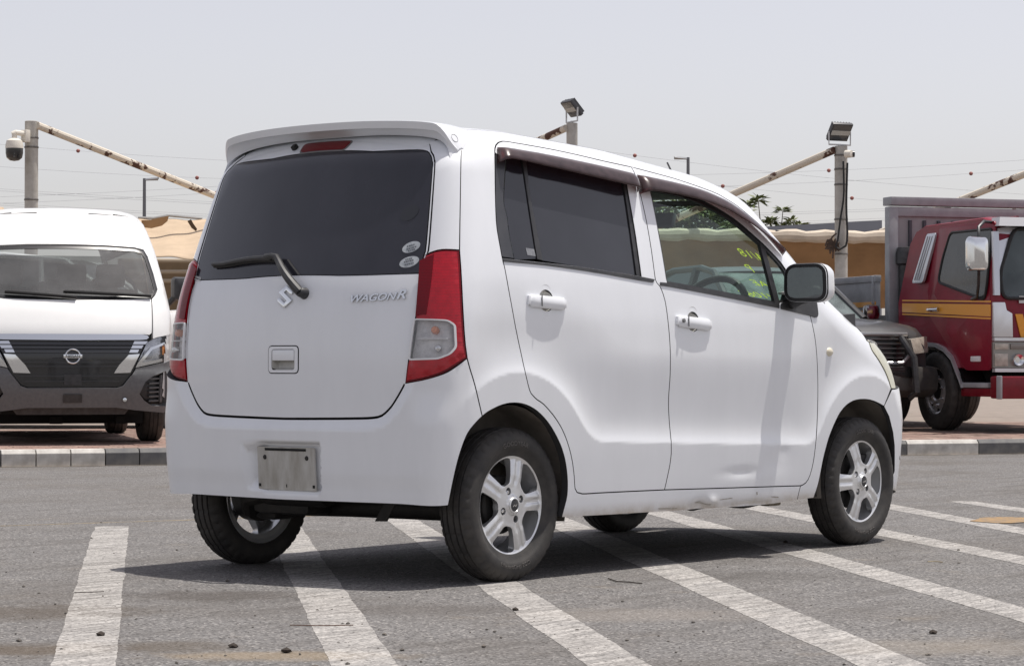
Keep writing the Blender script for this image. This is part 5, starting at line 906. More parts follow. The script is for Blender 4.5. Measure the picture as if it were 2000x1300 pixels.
strut(at(2130, 288, 32), at(1680, 470, 34), .048, 'rust streaked strut rising out of the picture above the lorry headboard', False)
column(2136, 284, 32, 25, 'cream column beyond the edge carrying the last strut') if 0 else None
# dome camera
d0 = at(36, 262, 32) ; root = empty('dome_camera', at(28, 290, 31.8), label='white dome security camera hanging on a bent arm from the column over the van', cat='camera')
o0 = root.location.copy()
mb = MB(); mb.lathe([(0, .135), (.05, .13), (.10, .10), (.115, .04), (.115, .0)], 24, 'z'); mb.build('camera_cover', mat('cream plastic', (.72, .68, .60), .4), root)
mb = MB(); mb.lathe([(.112, .0), (.112, -.06), (.10, -.12), (.06, -.155), (0, -.165)], 24, 'z'); mb.build('camera_dome', BLK, root)
mb = MB(); mb.tube([Vector((0, 0, .13)), Vector((0, 0, .19)), (at(26, 261, 31.8)-o0), (at(30, 259, 31.8)-o0), (at(52, 262, 31.9)-o0)], .035, 10); mb.box(at(50, 266, 31.9)-o0, (.08, .1, .16), bev=.01); mb.build('camera_arm', mat('cream plastic', (.72, .68, .60), .4), root)
def floodlight(p, face, label, tilt=52, w_=.27, h_=.24):
    root = empty('floodlight', p, face, label=label, cat='floodlight', group='floodlights on the shade columns')
    mb = MB(); mb.X = Matrix.Translation((0, 0, .19)) @ Matrix.Rotation(R(tilt), 4, 'Y'); mb.box((0, 0, 0), (.05, w_, h_), bev=.008)
    for q in range(7): mb.box((.04, -w_/2+w_*(q+.5)/7, 0), (.04, .008, h_*.9))
    mb.build('lamp_housing', mat('dark lamp housing', (.06, .06, .065), .45), root)
    mb = MB(); mb.X = Matrix.Translation((0, 0, .19)) @ Matrix.Rotation(R(tilt), 4, 'Y'); mb.box((-.028, 0, 0), (.006, w_*.92, h_*.9)); mb.build('lamp_glass', mat('black lamp glass', (.05, .052, .055), .25, coat=.6), root)
    mb = MB(); mb.X = Matrix.Translation((0, 0, .19)) @ Matrix.Rotation(R(tilt), 4, 'Y'); mb.box((-.032, 0, 0), (.006, w_*.92, h_*.26)); mb.build('lamp_diodes', mat('lamp diodes', (.45, .45, .42), .4), root)
    mb = MB(); mb.tube([(0, -w_/2-.012, .19), (0, -w_/2-.012, .02), (0, w_/2+.012, .02), (0, w_/2+.012, .19)], .011, 6); mb.tube([(0, 0, 0), (0, 0, .03)], .02, 6); mb.build('lamp_bracket', mat('pale steel', (.55, .55, .55), .4, metal=.5), root)
    return root
floodlight(at(1640, 286, 32), YAW+R(24), 'dark floodlight tilted on top of the column left of the lorry', -38, .30, .26)
floodlight(at(1117, 241, 31), YAW-R(62), 'grey floodlight tilted sideways above the hatchback roof', -42, .26, .24)
q0 = at(1652, 301, 31.8); root = empty('bullet_camera', q0, label='small bullet camera beside the floodlight column left of the lorry', cat='camera')
mb = MB(); mb.lathe([(0, -.09), (.045, -.085), (.05, -.03), (.05, .0)], 16, 'y'); mb.build('camera_cap', mat('cream plastic', (.72, .68, .60), .4), root); mb = MB(); dv = Vector(_r)*.08; mb.tube([Vector((0, 0, 0)), dv*.6, dv*1.4], [.05, .048, .04], 12); mb.build('camera_barrel', BLK, root)
mb = MB(); P_ = [at(1647, 315, 31.85), at(1648, 380, 31.85), at(1641, 430, 31.85), at(1636, 470, 31.85), at(1632, 482, 31.85), at(1640, 487, 31.85), at(1652, 480, 31.85), at(1655, 455, 31.85), at(1653, 400, 31.85), at(1655, 318, 31.85)]
mb.tube([Vector(v) for v in cat_rom([tuple(p) for p in P_], .1)], .014, 6); mb.build('cable', RUBBER, label='black cable hanging in a loop down the column left of the lorry', cat='cable')
mb = MB()
for i in range(26):
    p = at(1625+rng.normal(0, 8), 478+rng.normal(0, 8), 31.9); q = at(1628+rng.normal(0, 9), 482+rng.normal(0, 9), 31.9); mb.tube([p, p.lerp(q, .5)+Vector((0, 0, .05)), q], .012, 5)
mb.build('rope_knot', mat('dirty rope', (.12, .08, .06), .9, var=.5, vs=9), label='tangle of dirty rope tied at the canopy rail left of the lorry', cat='rope')
# canopies
TAN = mat('tan canopy cloth', (.52, .40, .28), .95, var=.2, vs=2.5, bump=.3, bs=6); BRN = mat('brown canopy cloth', (.40, .245, .125), .95, var=.3, vs=1.6, bump=.4, bs=5, stretch=(1, 1, .4))
def cloth(name, corners, m, label, nu=40, nv=14, fold=.05, sag=.1, f=9, posts=2):
    a, b, c, d = corners; V_, F_ = [], []
    for j in range(nv+1):
        for i in range(nu+1):
            s, t = i/nu, j/nv; p = a.lerp(b, s).lerp(d.lerp(c, s), t)
            p += Vector(_f)*(fold*math.sin(f*s*6.28+3*t)*(.3+t)+fold*.6*math.sin(3.3*f*s+5*t)); p.z -= sag*math.sin(math.pi*t)*(.7+.3*math.sin(6*s))+sag*.4*math.sin(math.pi*s*3)**2
            V_.append(p)
    for j in range(nv):
        for i in range(nu): F_.append((j*(nu+1)+i, j*(nu+1)+i+1, (j+1)*(nu+1)+i+1, (j+1)*(nu+1)+i))
    o = mesh(name, V_, F_, m, label=label, cat='canopy')
    for q_ in (a, b)[:posts] if posts != -1 else (b,): mb = MB(); mb.tube([(q_.x, q_.y, KH), (q_.x, q_.y, q_.z)], .05, 10); mb.build('post', COLM, o)
    sd = o.modifiers.new('t', 'SOLIDIFY'); sd.thickness = .012; return o
c1 = cloth('shade_canopy', (at(1190, 462, 33.6), at(1765, 470, 33.6), at(1765, 600, 35.4), at(1190, 600, 35.4)), BRN, 'long brown shade canopy hanging behind the pickup and the cream column', 70, 14, .03, .03, 8)
mb = MB(); mb.tube([at(1190+575*i/30, 456+7.5*i/30+1.2*math.sin(i*1.3), 33.5) for i in range(31)], [.085+.012*math.sin(i*2.1) for i in range(31)], 10); mb.build('canopy_roll', mat('cream rolled cloth', (.66, .57, .46), .9, var=.25, vs=4), c1)
c2 = cloth('shade_canopy', (at(268, 428, 35), at(470, 430, 35), at(470, 512, 31.5), at(268, 497, 31.5)), TAN, 'sunlit tan canopy sheet sagging between the van and the hatchback', 40, 16, .012, .05, 2, -1)
mb = MB(); mb.tube([at(270, 425, 35), at(300, 426, 35), at(330, 421, 35), at(395, 427, 35)], .02, 6); mb.build('canopy_wire', STEELD, c2)
mb = MB(); V_ = [at(px_, py_, 34.0) for px_, py_ in ((276, 430), (290, 430), (318, 424), (330, 422), (327, 432), (316, 441), (296, 446), (278, 444))]; mb.raw(V_, [tuple(range(8))]); mb.build('cloth_fold', BRN, c2)
mb = MB(); V_ = [at(px_, py_, 33.4) for px_, py_ in ((366, 432), (373, 428), (378, 437), (385, 447), (383, 452), (374, 445))]; mb.raw(V_, [tuple(range(6))]); mb.build('cloth_tear', mat('dark tear', (.09, .06, .035), .95), c2)
cloth('shade_canopy', (at(-120, 385, 36), at(6, 406, 36), at(26, 436, 34), at(-120, 440, 34)), TAN, 'pale canopy corner poking up at the edge behind the van roof', 16, 8, .03, .05, 2, 1)
mb = MB(); 
for i, (yy, dd) in enumerate(((516, 36.0),)): pass
bw_ = empty('cloth_fence', at(360, 560, 37), label='brown cloth fence with pale rails behind the white crossover', cat='fence'); o0 = bw_.location.copy()
mb = MB(); V_ = [at(230, 505, 37)-o0, at(470, 505, 37)-o0, at(470, 720, 37)-o0, at(230, 720, 37)-o0]; V_ += [v+Vector(_f)*.06 for v in V_]; mb.raw(V_, [(0, 1, 2, 3), (7, 6, 5, 4), (0, 4, 5, 1), (1, 5, 6, 2), (2, 6, 7, 3), (3, 7, 4, 0)]); mb.build('fence_cloth', mat('brown fence cloth', (.27, .20, .125), .95, var=.3, vs=2), bw_)
for y0, y1 in ((508, 510), (531, 530), (548, 549)):
    mb = MB(); mb.tube([at(240, y0, 36.8)-o0, at(470, y1, 36.8)-o0], .030, 8); mb.build('fence_rail', mat('tan rail', (.42, .35, .26), .8), bw_)
# grey building edge behind
wl = empty('warehouse', at(1500, 715, 62), label='low grey warehouse wall with a flat parapet beyond the brown canopy', cat='building'); o0 = wl.location.copy()
a, b = at(1255, 436, 66), at(1722, 452, 60); a.z = b.z = (a.z+b.z)/2
for nm, dz0, dz1, th, m_ in (('wall', -a.z, -.35, 6.0, mat('grey render', (.36, .375, .40), .85, var=.12, vs=.6)), ('parapet', -.35, 0, 6.2, mat('blue grey parapet', (.24, .26, .30), .8, var=.12, vs=.6))):
    mb = MB(); nv_ = Vector(_f).normalized(); nv_.z = 0; ex = .0 if nm == 'wall' else .06
    q = [a-nv_*ex, b-nv_*ex, b+nv_*th, a+nv_*th]; mb.raw([p-o0+Vector((0, 0, dz0)) for p in q]+[p-o0+Vector((0, 0, dz1)) for p in q], [(3, 2, 1, 0), (4, 5, 6, 7), (0, 1, 5, 4), (1, 2, 6, 5), (2, 3, 7, 6), (3, 0, 4, 7)]); mb.build(nm, m_, wl)
mb = MB(); p = at(1514, 457, 33.5); mb.tube([p, p+Vector(_r)*.08], .06, 8); mb.tube([p+Vector(_r)*.1, p+Vector(_r)*.18], .05, 8); mb.build('clamp', RUBBER, c1)
# ---------------------------------------------------------------- tree shoots beyond the wall
LEAF = mat('leaf green', (.10, .13, .045), .6, var=.5, vs=3, var2=(.17, .19, .07)); BARK = mat('grey bark', (.16, .13, .10), .9)
def tree(base, shoots, label, clump):
    root = empty('young_tree', base, label=label, cat='tree', group='trees behind the warehouse'); mb = MB(); o0 = Vector(base)
    lv, lf = [], []
    def leaf(p, d, ln):
        up = Vector((rng.normal(0, .4), rng.normal(0, .4), 1)); sd = d.cross(up).normalized()*ln*.17; b = len(lv); dn = Vector((0, 0, -ln*.16))
        lv.extend([p, p+d*ln*.4+sd, p+d*ln+dn, p+d*ln*.4-sd]); lf.append((b, b+1, b+2, b+3))
    for (tip, cl) in shoots:
        tip = tip-o0; st_ = Vector((tip.x*.55, tip.y*.55, tip.z*.45)); mb.tube([Vector((0, 0, 0)), st_*.55, st_, (st_+tip)*.5+Vector((rng.normal(0, .1), rng.normal(0, .1), 0)), tip], [.10, .08, .05, .03, .012], 6)
        for (fr, rad, n_) in cl:
            c = st_.lerp(tip, fr) if fr <= 1 else tip
            for i in range(n_):
                a = rng.uniform(0, 6.28); el = rng.uniform(-.35, .75); d = Vector((math.cos(a)*math.cos(el), math.sin(a)*math.cos(el), math.sin(el))); leaf(c+d*rad*.12+Vector(rng.normal(0, rad*.10, 3)), d, rad*rng.uniform(.65, 1.15))
    for (c, rad, n_) in clump:
        c = c-o0; mb.tube([Vector((0, 0, o0.z*0+.2)), Vector((c.x*.5, c.y*.5, c.z*.6)), c], [.09, .05, .015], 6)
        for i in range(n_):
            d = Vector(rng.normal(0, 1, 3)).normalized(); p = c+d*rad*rng.uniform(.2, 1)**.5; dd = Vector(rng.normal(0, 1, 3)); dd.z = dd.z*.5-.1; leaf(p, dd.normalized(), rng.uniform(.22, .40))
    mb.build('trunk', BARK, root); mesh('crown', lv, lf, LEAF, root, smooth=False)
b1 = at(1480, 715, 72); b1.z = 0; cl_ = [(1.0, .34, 34), (.78, .28, 26), (.52, .30, 30), (.3, .35, 34)]
tree(b1, [(at(1481, 392, 72), cl_), (at(1462, 398, 72), cl_[:2])], 'slim tree shoot with tiers of narrow leaves just past the hatchback windscreen pillar', [(at(1445, 452, 72), .5, 120)])
b2 = at(1530, 715, 72); b2.z = 0
tree(b2, [(at(1529, 412, 72), [(1.0, .30, 34), (.85, .30, 26), (.7, .38, 40), (.55, .42, 46)]), (at(1506, 436, 72), [(1.0, .36, 40), (.9, .3, 20)]), (at(1562, 440, 72), [(1.0, .30, 26)]), (at(1545, 433, 72), [(1, .3, 26)])], 'bushy tree tip with spiky leaves rising above the warehouse parapet', [])
b3 = at(1360, 715, 74); b3.z = 0
tree(b3, [], 'dense green tree seen through the hatchback cabin windows', [(at(x, y, 74), .75, 260) for x, y in ((1300, 432), (1335, 420), (1370, 415), (1400, 428), (1425, 440), (1350, 450), (1260, 428), (1225, 432))])
# ---------------------------------------------------------------- street lamps, power lines
LPM = mat('lamp post grey', (.16, .165, .18), .6)
def street_lamp(px, ptop, depth, arm, label):
    base = at(px, 715, depth); base.z = 0; h = at(px, ptop, depth).z; root = empty('street_lamp', base, label=label, cat='street lamp', group='distant street lamps'); k_ = depth/4820
    mb = MB(); mb.tube([(0, 0, 0), (0, 0, h*.5), (0, 0, h)], [.09, .07, .05], 10); mb.build('post', LPM, root)
    mb = MB(); rv = Vector(_r); s = 1 if arm > 0 else -1; z = h-.06
    mb.loft([[(*(rv*(s*x)+Vector(_f)*y)[:2], z+zz+.10*(x/.9)) for y, zz in ((-w2, 0), (-w2*.6, .05), (w2*.6, .05), (w2, 0), (0, -t2))] for x, w2, t2 in ((0, .04, .02), (.15, .06, .03), (.45, .14, .06), (abs(arm)*k_, .04, .01))]); mb.build('lamp_head', mat('lamp head grey', (.30, .31, .33), .5), root)
street_lamp(281, 348, 80, 24, 'distant grey street lamp between the van and the hatchback')
street_lamp(1344, 307, 80, -23, 'distant grey street lamp above the hatchback roof')
WIRE = mat('cable grey', (.30, .30, .32), .7)
def wire(p0, p1, depth, sag, label, r=.011, balls=()):
    mb = MB(); n = 40; a, b = at(*p0, depth), at(*p1, depth*1.02); P_ = []
    for i in range(n+1):
        t = i/n; p = a.lerp(b, t); p.z -= sag*4*t*(1-t); P_.append(p)
    mb.tube(P_, r, 4); o = mb.build('power_line', WIRE, label=label, cat='power line', group='overhead power lines')
    for t in balls:
        p = a.lerp(b, t); p.z -= sag*4*t*(1-t); mb = MB(); mb.lathe([(0, .115), (.065, .095), (.11, .04), (.115, -.0), (.095, -.065), (.05, -.10), (0, -.115)], 14, 'z', tuple(p)); mb.build('marker_ball', mat('red marker ball', (.33, .12, .10), .6), o)
D_ = 140
def tx(p0, p1, px): return (px-p0[0])/(p1[0]-p0[0])
wl_names = ['highest wire over the van, one red marker left of the street lamp', 'second highest wire over the van, one red marker by the strut end']+['thin parallel wire of the low bundle left of the hatchback roof']*4+['wire rising leftwards behind the left street lamp, without markers', 'wire rising leftwards behind the left street lamp, with a red marker',
    'wire with a pale marker dipping to the right above the hatchback roof', 'wire with three red markers dipping to the right past the lorry headboard', 'topmost wire rising to the right above the lorry, one marker left of its column', 'wire rising to the right with one red marker above the lorry cab']+['thin parallel wire of the low bundle right of the cream column']*4
for p0, p1, sg, bl in (((-400, 240), (1010, 330), .6, (146,)), ((-400, 288), (1010, 352), .7, (378,)), ((-500, 330), (1010, 420), .3, ()), ((-500, 334), (1010, 424), .3, ()), ((-500, 362), (1010, 440), .3, ()), ((-500, 366), (1010, 444), .3, ()),
                       ((-500, 395), (1010, 318), .5, ()), ((-500, 408), (1010, 330), .5, (416,)), ((1000, 270), (2400, 400), .6, (1236,)), ((1000, 312), (2400, 420), .7, (1406, 1657, 1975)), ((1000, 345), (2400, 280), .5, (1612,)), ((1000, 372), (2400, 296), .5, (1890,)), ((1000, 425), (2400, 372), .3, ()), ((1000, 429), (2400, 376), .3, ()), ((1000, 444), (2400, 390), .3, ()), ((1000, 448), (2400, 394), .3, ())):
    wire(p0, p1, D_, sg, wl_names.pop(0), .0065, [tx(p0, p1, x) for x in bl])
# ================================================================ the white hatchback
BODY = Surf(body, lambda u, w: chart(u, w)[1])
def _top(x, y):
    x = np.asarray(x, float); O = np.stack([x, y, np.full_like(x, .55)], -1); return hit(O, np.broadcast_to([0., 0, 1], O.shape))
TOP = Surf(_top, lambda x, y: np.broadcast_to([0., 0, 1], np.shape(x)+(3,)))
def spot(u, w, off=0.):
    """point, normal, along-u, along-w on the body skin"""
    u = np.array([u]); w = np.array([w]); e = 2e-3
    P = body(u, w)[0]; a = (body(u+e, w)-body(u-e, w))[0]; b = (body(u, w+e)-body(u, w-e))[0]
    n = np.cross(a, b); n /= np.linalg.norm(n)
    if n @ chart(u, w)[1][0] < 0: n = -n
    a /= np.linalg.norm(a); b = np.cross(n, a); b = b if b[2] > 0 else -b
    return Vector(P+n*off), Vector(n), Vector(a), Vector(b/np.linalg.norm(b))
def frame(u, w, off=0., flipx=False):
    """matrix whose x runs to the right as seen from outside, y up, z out of the skin"""
    P, n, a, b = spot(u, w, off); x = b.cross(n)
    return Matrix(((x.x, b.x, n.x, P.x), (x.y, b.y, n.y, P.y), (x.z, b.z, n.z, P.z), (0, 0, 0, 1)))
def L(k, st=.02, rev=False, s=None):
    P = [np.array(p) for p in CAR[k]]
    return P[::-1] if rev else P
def mirU(P): return [np.array((2*UM-p[0], p[1])) for p in P][::-1]
def halfclose(P): return join(P, mirU(P))        # outline given from rear centre to rear centre over the right half
GLASS_CLEAR = glass('green tinted car glass', (.80, .93, .87), .01, haze=.045, hazecol=(.5, .62, .57))
GLASS_DARK = mat('dark privacy glass', (.010, .0105, .016), .12, coat=.35, coatr=.05, var=.9, vs=2.2, var2=(.022, .023, .031), spec=.4)
GLASS_REAR = mat('dusty rear glass', (.011, .011, .019), .16, coat=.5, coatr=.06, var=.9, vs=2.6, var2=(.026, .026, .036), spec=.5, stretch=(1, 1, .5))
VISOR = glass('smoked visor plastic', (.27, .11, .11), .30, haze=.40, hazecol=(.115, .075, .078), hs=30)
RED = mat('red lamp lens', (.46, .0015, .014), .22, coat=.6, coatr=.04, spec=.3, var=.25, vs=40, bump=.06, bs=260)
REDDK = mat('dark red lamp lens', (.15, .001, .007), .3, coat=.2, coatr=.05, spec=.2)  # also gives the tail lamps' inner lens its painted-in shade
for m_ in (RED, REDDK):
    n_ = m_.node_tree.nodes; l_ = m_.node_tree.links; tc_ = n_.new('ShaderNodeTexCoord'); wv = n_.new('ShaderNodeTexWave'); wv.bands_direction = 'Z'; wv.inputs['Scale'].default_value = 60; wv.inputs['Distortion'].default_value = .15
    l_.new(tc_.outputs['Object'], wv.inputs['Vector']); bp_ = n_.new('ShaderNodeBump'); bp_.inputs['Strength'].default_value = .22; bp_.inputs['Distance'].default_value = .002; l_.new(wv.outputs['Fac'], bp_.inputs['Height']); l_.new(bp_.outputs[0], n_['Principled BSDF'].inputs['Normal'])
car = empty('parked_car', label='white boxy hatchback parked across the painted stripes, red tail lamps and smoked window visors', cat='car')
BK = (2*UM)
for g_ in (GLASS_REAR, GLASS_DARK): g_.node_tree.nodes['Principled BSDF'].inputs['Sheen Weight'].default_value = .07; g_.node_tree.nodes['Principled BSDF'].inputs['Sheen Roughness'].default_value = .45      # dust film
# ---- body side (quarter panel, roof rail, windscreen pillar and sill in one pressing)
AP = np.array([(.50, -.50), (.60, -.535), (.75, -.570), (.95, -.612), (1.06, -.632)])   # windscreen side edge (x,y)
APu = unchart(_top(AP[:, 0], AP[:, 1]))
hsx = np.linspace(.93, 1.29, 16); hsy = -np.interp(hsx, [.93, 1.05, 1.29], [.640, .655, .640])
hood_side = [(a, b) for a, b in zip(hsx, hsy) if a > 1.0]
def _top2(x, y):
    x = np.asarray(x, float); O = np.stack([x, y, np.full_like(x, .78)], -1); return hit(O, np.broadcast_to([0., 0, 1], O.shape))
TOP2 = Surf(_top2, TOP.out)
HLN = list(unchart(_top2(hsx, hsy)))
rail = unchart(_top(np.linspace(.50, -1.20, 18), np.full(18, -.455)))
rear_top = [(1.255, 1.70)]
side_outline = join(L('qseam'), L('qseam2'), L('qseam3'), L('rarch_s'), L('sill_bot', rev=True), L('sill_seam', rev=True),
                    L('dbot_f'), L('dbot_r'), L('seam_lo', rev=True), L('seam_up', rev=True), L('corner'), L('top_r'), L('top_f'),
                    [CAR['fseam'][0], (-.80, 1.13), (-.88, 1.095)], HLN[:2], cat_rom(APu, .02)[::-1], cat_rom(rail, .05))
def sill_dent(u, w):
    g = lambda a, b, sa, sb: np.exp(-((u-a)/sa)**2-((w-b)/sb)**2)
    return -.012*g(.06, .225, .05, .020)+.006*g(-.02, .235, .03, .02)-.008*g(-.30, .215, .12, .012)
for mir in (False, True):
    panel('body_side', side_outline, PAINT, car, BODY, step=.03 if mir else .010, gap=.0020, skirt=.03, mirror=mir, off=0. if mir else sill_dent)
# ---- roof, windscreen, bonnet
xs_ = np.linspace(.50, -1.40, 24)
roof_out = join([(x, -.475) for x in xs_], [(-1.43, y) for y in np.linspace(-.45, .45, 20)], [(x, .475) for x in xs_[::-1]],
                [(.50+.085*(1-(y/.5)**2), y) for y in np.linspace(.475, -.475, 20)])
panel('roof', roof_out, PAINT, car, TOP, step=.045, gap=0, skirt=0, off=.0006)
apl = cat_rom(AP, .03)
ws_out = join([p for p in apl], [(1.06+.19*(1-(y/.632)**2), y) for y in np.linspace(-.632, .632, 24)], [(p[0], -p[1]) for p in apl[::-1]],
              [(.50+.085*(1-(y/.5)**2), y) for y in np.linspace(.5, -.5, 20)])
wsg = panel('windscreen', ws_out, GLASS_CLEAR, car, TOP, step=.05, gap=.003, skirt=0, off=-.002)
band = inset(ws_out, .035)
panel('windscreen_border', ws_out, BLACKP, wsg, TOP, holes=[band[::-1]], step=.05, gap=.002, skirt=.004, off=-.004)
hx = hood_side[-1]; hs0 = hood_side[0]
hood_out = join(hood_side, [(hx[0]+.25*(1-(y/hx[1])**2), y) for y in np.linspace(hx[1], -hx[1], 26)], [(p[0], -p[1]) for p in hood_side[::-1]],
                [(1.066+.19*(1-(y/.632)**2), y) for y in np.linspace(.632, -.632, 24)])
panel('bonnet', hood_out, PAINT, car, TOP2, step=.03)
# ---- front wing, lamp, bumper
cowl = [CAR['fseam'][0], (-.80, 1.155), (-.88, 1.105)]
fend_out = join(L('fseam'), L('sill_seam'), L('fend_bot', rev=True), L('farch'), L('flamp', rev=True), [(-1.243, .884)],
                [p for p in HLN[::-1] if p[0] > -1.235][:-1], [HLN[0], (-.88, 1.095), (-.80, 1.13)])
for mir in (False, True):
    panel('front_wing', fend_out, PAINT, car, BODY, step=.03 if mir else .010, mirror=mir)
flamp_out = join(L('flamp'), [(-1.46, .672), (-1.62, .70), (-1.74, .74), (-1.76, .80), (-1.62, .845), (-1.42, .875), (-1.285, .874), (-1.243, .884)])
for mir in (False, True):
    panel('headlamp', flamp_out, mat('yellowed lamp plastic', (.62, .60, .44), .25, coat=.7, var=.2, vs=20), car, BODY, step=.03, off=.003, mirror=mir)
fb_half = join([(-UM, .74), (-1.75, .73), (-1.62, .69), (-1.46, .671), (-1.41, .671)], [CAR['farch'][-1]],
               [(-1.385, .55), (-1.425, .48), (-1.442, .42), (-1.456, .308), (-1.41, .235)], [(-1.6, .20), (-UM, .19)])
fb_out = join(fb_half, [np.array((-2*UM-p[0], p[1])) for p in fb_half][::-1])
grille = [(-UM-.33, .36), (-UM-.36, .50), (-UM+.36, .50), (-UM+.33, .36)]
fbp = panel('front_bumper', fb_out, PAINT, car, BODY, holes=[rounded(grille, .03)], step=.04, off=lambda u, w: .018*sstep(-1.42, -1.52, np.maximum(u, -2*UM-u)))
panel('lower_grille', inset(rounded(grille, .03), .002), BLACKP, fbp, BODY, step=.05, off=-.012)
ng = [(-UM-.42, .75), (-UM-.40, .83), (-UM+.40, .83), (-UM+.42, .75)]
panel('nose_panel', join([(-1.76, .80), (-1.74, .745), (-UM, .745)], [(-2*UM+1.74, .745), (-2*UM+1.76, .80)], [(-UM-.3, .85), (-UM, .86), (-UM+.3, .85)]), PAINT, car, BODY, step=.05)
panel('upper_grille', rounded(ng, .02), BLACKP, car, BODY, step=.05, off=.006)
# ---- doors
rd_out = join(L('seam_lo', rev=True), L('seam_up', rev=True), L('corner'), L('top_r'), L('bsplit'), L('dbot_r'))
win_r = join(L('seam_up'), L('belt_t'), L('mgf_r', rev=True), L('win_top_r', rev=True))
win_r = inset(win_r, .004)
fd_out = join(L('bsplit', rev=True), L('top_f'), L('fseam'), L('dbot_f'))
win_f = join(L('fw_left', rev=True), L('fw_top'), L('fw_top2'), L('tri_base', rev=True), L('fbelt_t', rev=True))
win_f = [p for p in win_f if not (p[0] > .2796+.004)]
def strip(a, b): return join(a, b[::-1])
def door_dent(u, w):
    g = lambda a, b, sa, sb: np.exp(-((u-a)/sa)**2-((w-b)/sb)**2)
    return -.003*g(-.47, .375, .10, .045)+.0017*g(-.40, .33, .05, .03)-.004*g(-.22, .345, .12, .02)-.003*g(-.52, .42, .05, .03)
for mir in (False, True):
    DISH = []
    for k in ('hnd_r', 'hnd_f'):
        (u0, w0), (u1, w1) = CAR[k]; DISH.append([((u0+u1)/2+.040*math.cos(t), (w0+w1)/2+.006+.052*math.sin(t)) for t in np.linspace(0, 2*math.pi, 33)[:-1]])
    rdr = panel('rear_door', rd_out, PAINT, car, BODY, holes=[win_r, DISH[0]], step=.03 if mir else .010, mirror=mir)
    pil = strip(L('seam_up'), L('pil_r'))
    pil = join(L('seam_up'), [CAR['pil_r'][-1]], L('pil_r', rev=True))
    panel('pillar_trim', inset(pil, .004), SATIN, rdr, BODY, step=.03, off=-.003, skirt=.012, mirror=mir)
    panel('quarter_glass', strip(L('pil_r'), L('div_l')), GLASS_DARK, rdr, BODY, step=.04, off=-.008, skirt=0, mirror=mir)
    panel('glass_label', [(1.085, 1.262), (1.102, 1.262), (1.112, 1.286), (1.094, 1.286)] if 0 else [(1.070, 1.258), (1.118, 1.262), (1.120, 1.292), (1.073, 1.288)], mat('grey label', (.17, .175, .19), .5, var=.6, vs=90, var2=(.30, .31, .33)), rdr, BODY, step=.03, off=-.007, gap=0, skirt=0, mirror=mir)
    panel('window_divider', strip(L('div_l'), L('div_r')), BLACKP, rdr, BODY, step=.02, off=-.004, skirt=.012, gap=.001, mirror=mir)
    panel('door_glass', strip(L('div_r'), L('mg_r')), GLASS_DARK, rdr, BODY, step=.05, off=-.009, skirt=0, mirror=mir)
    panel('window_frame', strip(L('mg_r'), L('mgf_r')), BLACKP, rdr, BODY, step=.02, off=-.004, skirt=.012, gap=.0005, mirror=mir)
    panel('belt_moulding', strip(L('belt_t')+[np.array((.362, 1.1765))], [p for p in L('belt_b') if p[0] > .366]), BLACKP, rdr, BODY, step=.02, off=.004, skirt=.010, gap=.0004, mirror=mir)
    fdr = panel('front_door', fd_out, PAINT, car, BODY, holes=[win_f, DISH[1]], step=.03 if mir else .010, mirror=mir, off=0. if mir else door_dent)
    panel('door_glass', win_f, GLASS_CLEAR, fdr, BODY, step=.05, off=-.010, gap=0, skirt=0, mirror=mir)
    panel('window_divider', strip(L('fdiv_l'), L('fdiv_r')), BLACKP, fdr, BODY, step=.02, off=-.003, skirt=.014, gap=0, mirror=mir)
    panel('window_frame', win_f, BLACKP, fdr, BODY, holes=[inset(win_f, .011)], step=.02, off=-.005, skirt=.012, gap=0, mirror=mir)
    panel('belt_moulding', strip([p for p in L('fbelt_t') if p[0] < .340], [p for p in L('fbelt_b') if p[0] < .340]), BLACKP, fdr, BODY, step=.02, off=.004, skirt=.010, gap=.0004, mirror=mir)
    panel('mirror_base', rounded(CAR['mtri'], .012), BLACKP, fdr, BODY, step=.02, off=.006, skirt=.02, mirror=mir)
    # smoked visors: bulge out from the upper edge
    for door, a, b in ((rdr, 'vis_r_t', 'vis_r_b'), (fdr, 'vis_f_t', 'vis_f_b')):
        A = np.array(cat_rom(CAR[a], .01)); Bb = np.array(cat_rom(CAR[b], .01)); n = 46
        ia = [A[int(i*(len(A)-1)/n)] for i in range(n+1)]; ib = [Bb[int(i*(len(Bb)-1)/n)] for i in range(n+1)]
        rows = []
        for j, (t, o_) in enumerate(((0, .003), (.10, .014), (.25, .026), (.5, .036), (.8, .042), (1.0, .045))):
            uw = np.array([p*(1-t)+q*t for p, q in zip(ia, ib)])
            e_ = np.minimum(1, np.minimum(np.arange(n+1), n-np.arange(n+1))/2.2); e_ = np.sqrt(np.clip(1-(1-e_)**2, 0, 1))
            P = body(uw[:, 0], uw[:, 1]); e = 1e-3
            N = np.cross(body(uw[:, 0]+e, uw[:, 1])-body(uw[:, 0]-e, uw[:, 1]), body(uw[:, 0], uw[:, 1]+e)-body(uw[:, 0], uw[:, 1]-e)); N /= np.linalg.norm(N, axis=1)[:, None]
            N *= np.where((N*chart(uw[:, 0], uw[:, 1])[1]).sum(1) > 0, 1, -1)[:, None]
            P = P+N*(.003+(o_-.003)*e_)[:, None]
            rows.append(P*[1, -1 if mir else 1, 1])
        V = np.concatenate(rows); k = n+1
        fs = [(r*k+i, r*k+i+1, (r+1)*k+i+1, (r+1)*k+i) for r in range(len(rows)-1) for i in range(n)]
        vo = mesh('window_visor', V, fs, VISOR, door)
        sd = vo.modifiers.new('thickness', 'SOLIDIFY'); sd.thickness = .0025
